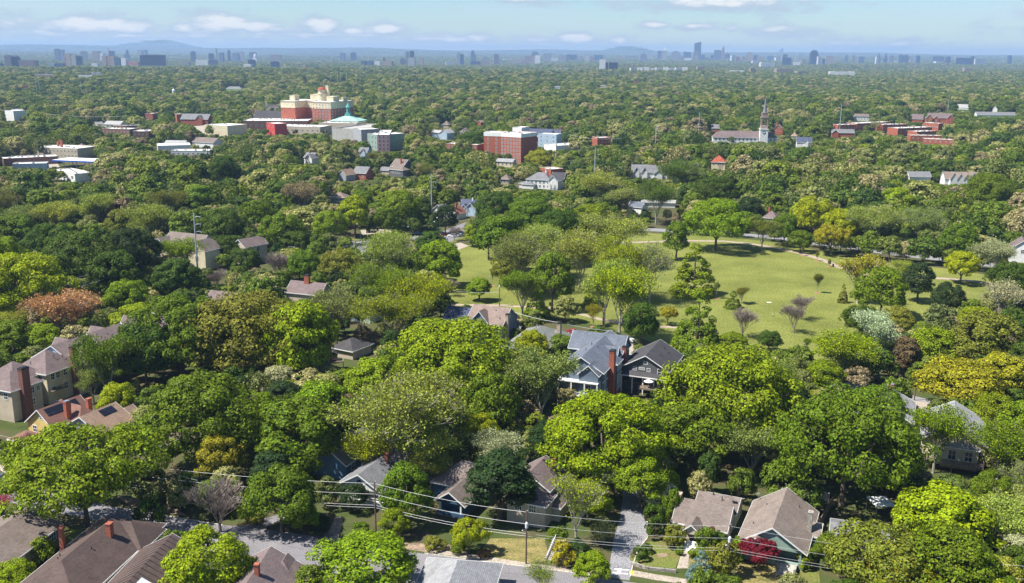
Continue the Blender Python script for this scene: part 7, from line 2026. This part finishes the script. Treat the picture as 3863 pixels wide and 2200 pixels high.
def M(op, a, b=None, c=None):
    n = N('ShaderNodeMath'); n.operation = op
    for i, q in enumerate((a, b, c)):
        if q is None: continue
        if isinstance(q, (int, float)): n.inputs[i].default_value = q
        else: L(q, n.inputs[i])
    return n.outputs[0]
def smooth(x, a, b):
    n = N('ShaderNodeMapRange'); n.interpolation_type = 'SMOOTHSTEP'
    n.inputs['From Min'].default_value = a; n.inputs['From Max'].default_value = b
    L(x, n.inputs['Value']); return n.outputs['Result']
tc = N('ShaderNodeTexCoord'); sp = N('ShaderNodeSeparateXYZ'); L(tc.outputs['Generated'], sp.inputs[0])
az = M('ARCTAN2', sp.outputs['X'], sp.outputs['Y']); el = M('ARCSINE', sp.outputs['Z'])
cb = N('ShaderNodeCombineXYZ'); L(az, cb.inputs['X']); L(el, cb.inputs['Y'])
warp = N('ShaderNodeTexNoise'); warp.inputs['Scale'].default_value = 1.0; warp.inputs['Detail'].default_value = 7
warp.inputs['Roughness'].default_value = .62
vm = N('ShaderNodeVectorMath'); vm.operation = 'MULTIPLY'; vm.inputs[1].default_value = (34, 95, 1)
L(cb.outputs[0], vm.inputs[0]); L(vm.outputs[0], warp.inputs['Vector'])
# clouds of the photograph: u, v, half width, half height, strength (picture units)
CL = [(225,68,85,22,1), (330,72,55,18,.8), (155,66,40,12,.7), (455,70,25,14,.8), (550,62,65,24,1.1), (640,68,55,16,.8), (690,75,30,10,.7), (800,66,40,20,1.1),
      (880,78,28,11,.8), (960,76,50,15,1.0), (1120,101,80,9,.8), (1195,97,32,12,1), (1355,101,50,10,.7), (1440,99,50,14,1.0), (1550,104,26,12,.7),
      (1625,65,34,9,.7), (1735,66,38,8,.65), (1950,74,90,12,.6), (20,60,60,20,.6), (60,85,60,10,.4), (2150,112,70,10,.5), (2240,112,60,8,.4), (1800,8,170,18,.8), (1320,2,60,10,.5),
      (380,92,330,8,.45), (840,90,250,7,.4), (1330,112,220,6,.35), (-420,60,200,30,.9), (2950,70,220,30,.9), (700,-420,500,60,.5), (1900,-300,400,45,.6)]
dens = None; shade = None
for (u, v, hw, hh, st) in CL:
    d = ray(*S('v', u, v))
    a0 = math.atan2(d.x, d.y); e0 = math.asin(d.z)
    wa = hw*1.5107/F; wb = hh*1.5107/F
    s1 = N('ShaderNodeVectorMath'); s1.operation = 'SUBTRACT'; s1.inputs[1].default_value = (a0, e0, 0); L(cb.outputs[0], s1.inputs[0])
    s2 = N('ShaderNodeVectorMath'); s2.operation = 'MULTIPLY'; s2.inputs[1].default_value = (1/wa, 1/wb, 0); L(s1.outputs[0], s2.inputs[0])
    ln = N('ShaderNodeVectorMath'); ln.operation = 'LENGTH'; L(s2.outputs[0], ln.inputs[0])
    f = M('MULTIPLY', M('SUBTRACT', 1.55, ln.outputs['Value']), st)
    dens = f if dens is None else M('MAXIMUM', dens, f)
    # sunlit upper side
    sh = M('SUBTRACT', f, M('MULTIPLY', M('ABSOLUTE', M('SUBTRACT', M('DIVIDE', M('SUBTRACT', el, e0), wb), .45)), .55))
    shade = sh if shade is None else M('MAXIMUM', shade, sh)
nz = M('MULTIPLY', M('SUBTRACT', warp.outputs['Fac'], .5), 3.2)
mask = smooth(M('ADD', dens, nz), -.35, .75)
lit = smooth(M('ADD', shade, nz), .1, 1.1)
# thin high veil
veil = N('ShaderNodeTexNoise'); veil.inputs['Scale'].default_value = 1; veil.inputs['Detail'].default_value = 5
vm2 = N('ShaderNodeVectorMath'); vm2.operation = 'MULTIPLY'; vm2.inputs[1].default_value = (5, 42, 1); L(cb.outputs[0], vm2.inputs[0]); L(vm2.outputs[0], veil.inputs['Vector'])
vmask = M('MULTIPLY', smooth(veil.outputs['Fac'], .35, .75), .5)
ccol = N('ShaderNodeMix'); ccol.data_type = 'RGBA'
ccol.inputs['A'].default_value = (4.2, 5.0, 5.9, 1); ccol.inputs['B'].default_value = (8.0, 7.9, 7.7, 1)
L(lit, ccol.inputs['Factor'])
sat = N('ShaderNodeHueSaturation'); sat.inputs['Saturation'].default_value = 1.15; tint = N('ShaderNodeMix'); tint.data_type = 'RGBA'; tint.blend_type = 'MULTIPLY'; tint.inputs['Factor'].default_value = 1; tint.inputs['B'].default_value = (.84, .97, 1.10, 1); L(sky.outputs[0], tint.inputs['A']); L(tint.outputs['Result'], sat.inputs['Color'])
m1_ = N('ShaderNodeMix'); m1_.data_type = 'RGBA'; L(vmask, m1_.inputs['Factor']); L(sat.outputs[0], m1_.inputs['A']); m1_.inputs['B'].default_value = (5.2, 6.2, 7.0, 1)
m2_ = N('ShaderNodeMix'); m2_.data_type = 'RGBA'; L(M('MULTIPLY', mask, .85), m2_.inputs['Factor']); L(m1_.outputs['Result'], m2_.inputs['A']); L(ccol.outputs['Result'], m2_.inputs['B'])
L(m2_.outputs['Result'], bg.inputs['Color']); L(bg.outputs[0], wo.inputs['Surface'])

HAZE = True
if HAZE:
    m, nt, out = newmat('haze')
    pv = nt.nodes.new('ShaderNodeVolumePrincipled')
    pv.inputs['Color'].default_value = (.40, .57, .92, 1)
    pv.inputs['Density'].default_value = 0.65e-4
    pv.inputs['Anisotropy'].default_value = 0.1
    nt.links.new(pv.outputs[0], out.inputs['Volume'])
    hz = MB(); hz.box(-26000, 26000, -1500, 27500, -60, 265)
    tag(hz.build('haze', m), kind='stuff')

vs = scene.view_settings
scene.display_settings.display_device = 'sRGB'
vs.view_transform = 'Standard'; vs.look = 'None'; vs.exposure = 0.95; vs.gamma = 1.0; vs.use_curve_mapping = False
scene.cycles.max_bounces = 6; scene.cycles.diffuse_bounces = 3; scene.cycles.transmission_bounces = 4
scene.cycles.volume_bounces = 1
# ---------------------------------------------------------------- labels that single each thing out
TOWERS.sort(key=lambda t: t['x'])
seen = {}
ORD = ['first','second','third','fourth','fifth','sixth','seventh','eighth','ninth','tenth','eleventh','twelfth','thirteenth','fourteenth','fifteenth','sixteenth','seventeenth','eighteenth','nineteenth','twentieth']
def zone(x): return ['far left of the skyline','left of the skyline','left centre of the skyline','centre of the skyline','main cluster of towers','right of the main towers','far right of the skyline'][0 if x < 420 else 1 if x < 950 else 2 if x < 1600 else 3 if x < 2480 else 4 if x < 3120 else 5 if x < 3400 else 6]
def art(s): return s
cnt = {}
for t in TOWERS:
    base = (t['extra'] + ' ' if t['extra'] else '') + t['col'] + ' ' + t['st'] + ', ' + zone(t['x'])
    t['base'] = base; cnt.setdefault(base, []).append(t)
for base, L_ in cnt.items():
    for i, t in enumerate(L_):
        t['o']['label'] = base if len(L_) == 1 else base + ', %s from the left' % ORD[min(i, 19)]
LMK = [(n, (lb or 'the tall brick hotel'), x, y) for (n, lb, x, y, _) in BLD]
SHORT = {}
for (n, lb, x, y, _) in BLD: SHORT.setdefault(n, []).append((x, y))
NAMED = [(nm.replace('_', ' '), p[0][0], p[0][1]) for nm, p in SHORT.items() if len(p) == 1]
NAMED += [('bare lawn trees', *S('v', 1985, 785)), ('junction with cars', *S('v', 1000, 605)), ('lower park path', *S('v', 1420, 780)), ('open park lawn', *S('v', 1950, 700)), ('maroon maple', *S('v', 1893, 1390)),
          ('sycamore', *S('v', 2148, 690)), ('orange-brown tree', *S('v', 155, 785)), ('tall steel pole', *S('v', 490, 620)), ('transformer pole', *S('v', 1314, 1350)), ('blue wheeled bin', *S('v', 2290, 1035))]
def colname(c):
    best, bn = 9, ''
    for k, p in PAL.items():
        n = math.sqrt(sum(q*q for q in p)); m = math.sqrt(sum(q*q for q in c)); dd = sum((a/n - b/m)**2 for a, b in zip(p, c))*.6 + abs(math.log(n/m))*.35
        if dd < best: best, bn = dd, k
    return dict(lime='lime green', bright='bright green', mid='green', deep='deep green', dark='dark green', pale='pale green', sage='sage green', olive='olive', gold='yellow-green', tan='tan', orange='orange-brown', brown='brownish', white='whitish', maroon='maroon', blue='blue-green', cream='cream-green')[bn]
KN = dict(round='round leafy tree', wide='spreading tree', tall='upright tree', cone='conical tree', airy='airy tree', thin='thin-leaved tree', bare='leafless tree', sycamore='white-barked tree', budding='budding tree', shrub='shrub')
groups = {}
for t in TREES:
    t['o']['category'] = 'shrub' if t['kind'] == 'shrub' else 'tree'
    px, py, dep = proj((t['x'], t['y'], t['z'] + t['H']*.6)); t['px'] = px; t['py'] = py
    if t['label']: t['o']['label'] = t['label']; continue
    nm = min(NAMED, key=lambda q: (q[1]-px)**2 + ((q[2]-py)*1.6)**2)
    dx, dy = px - nm[1], py - nm[2]
    rel = ('left of' if dx < 0 else 'right of') if abs(dx) > abs(dy)*1.1 else ('in front of' if dy > 0 else 'behind')
    c = 'grey-brown' if t['kind'] == 'bare' else colname(t['col'])
    size = 'tall' if t['H'] > 17 else 'small' if t['H'] < 9 else 'broad' if t['R'] > 8 else ''
    base = (size + ' ' if size else '') + c + ' ' + KN[t['kind']] + ' ' + rel + ' the ' + nm[0]
    t['o']['group'] = 'trees of the wooded neighbourhood' if t['kind'] != 'shrub' else 'garden shrubs'
    groups.setdefault(base, []).append((math.hypot(dx, dy), t))
for base, L_ in groups.items():
    L_.sort(key=lambda q: q[0])
    for i, (_, t) in enumerate(L_):
        t['o']['label'] = base if len(L_) == 1 else (base + (', nearest' if i == 0 else ', %s nearest' % ORD[min(i, 19)]))
print('THINGS', len([o for o in scene.objects if not o.parent]))
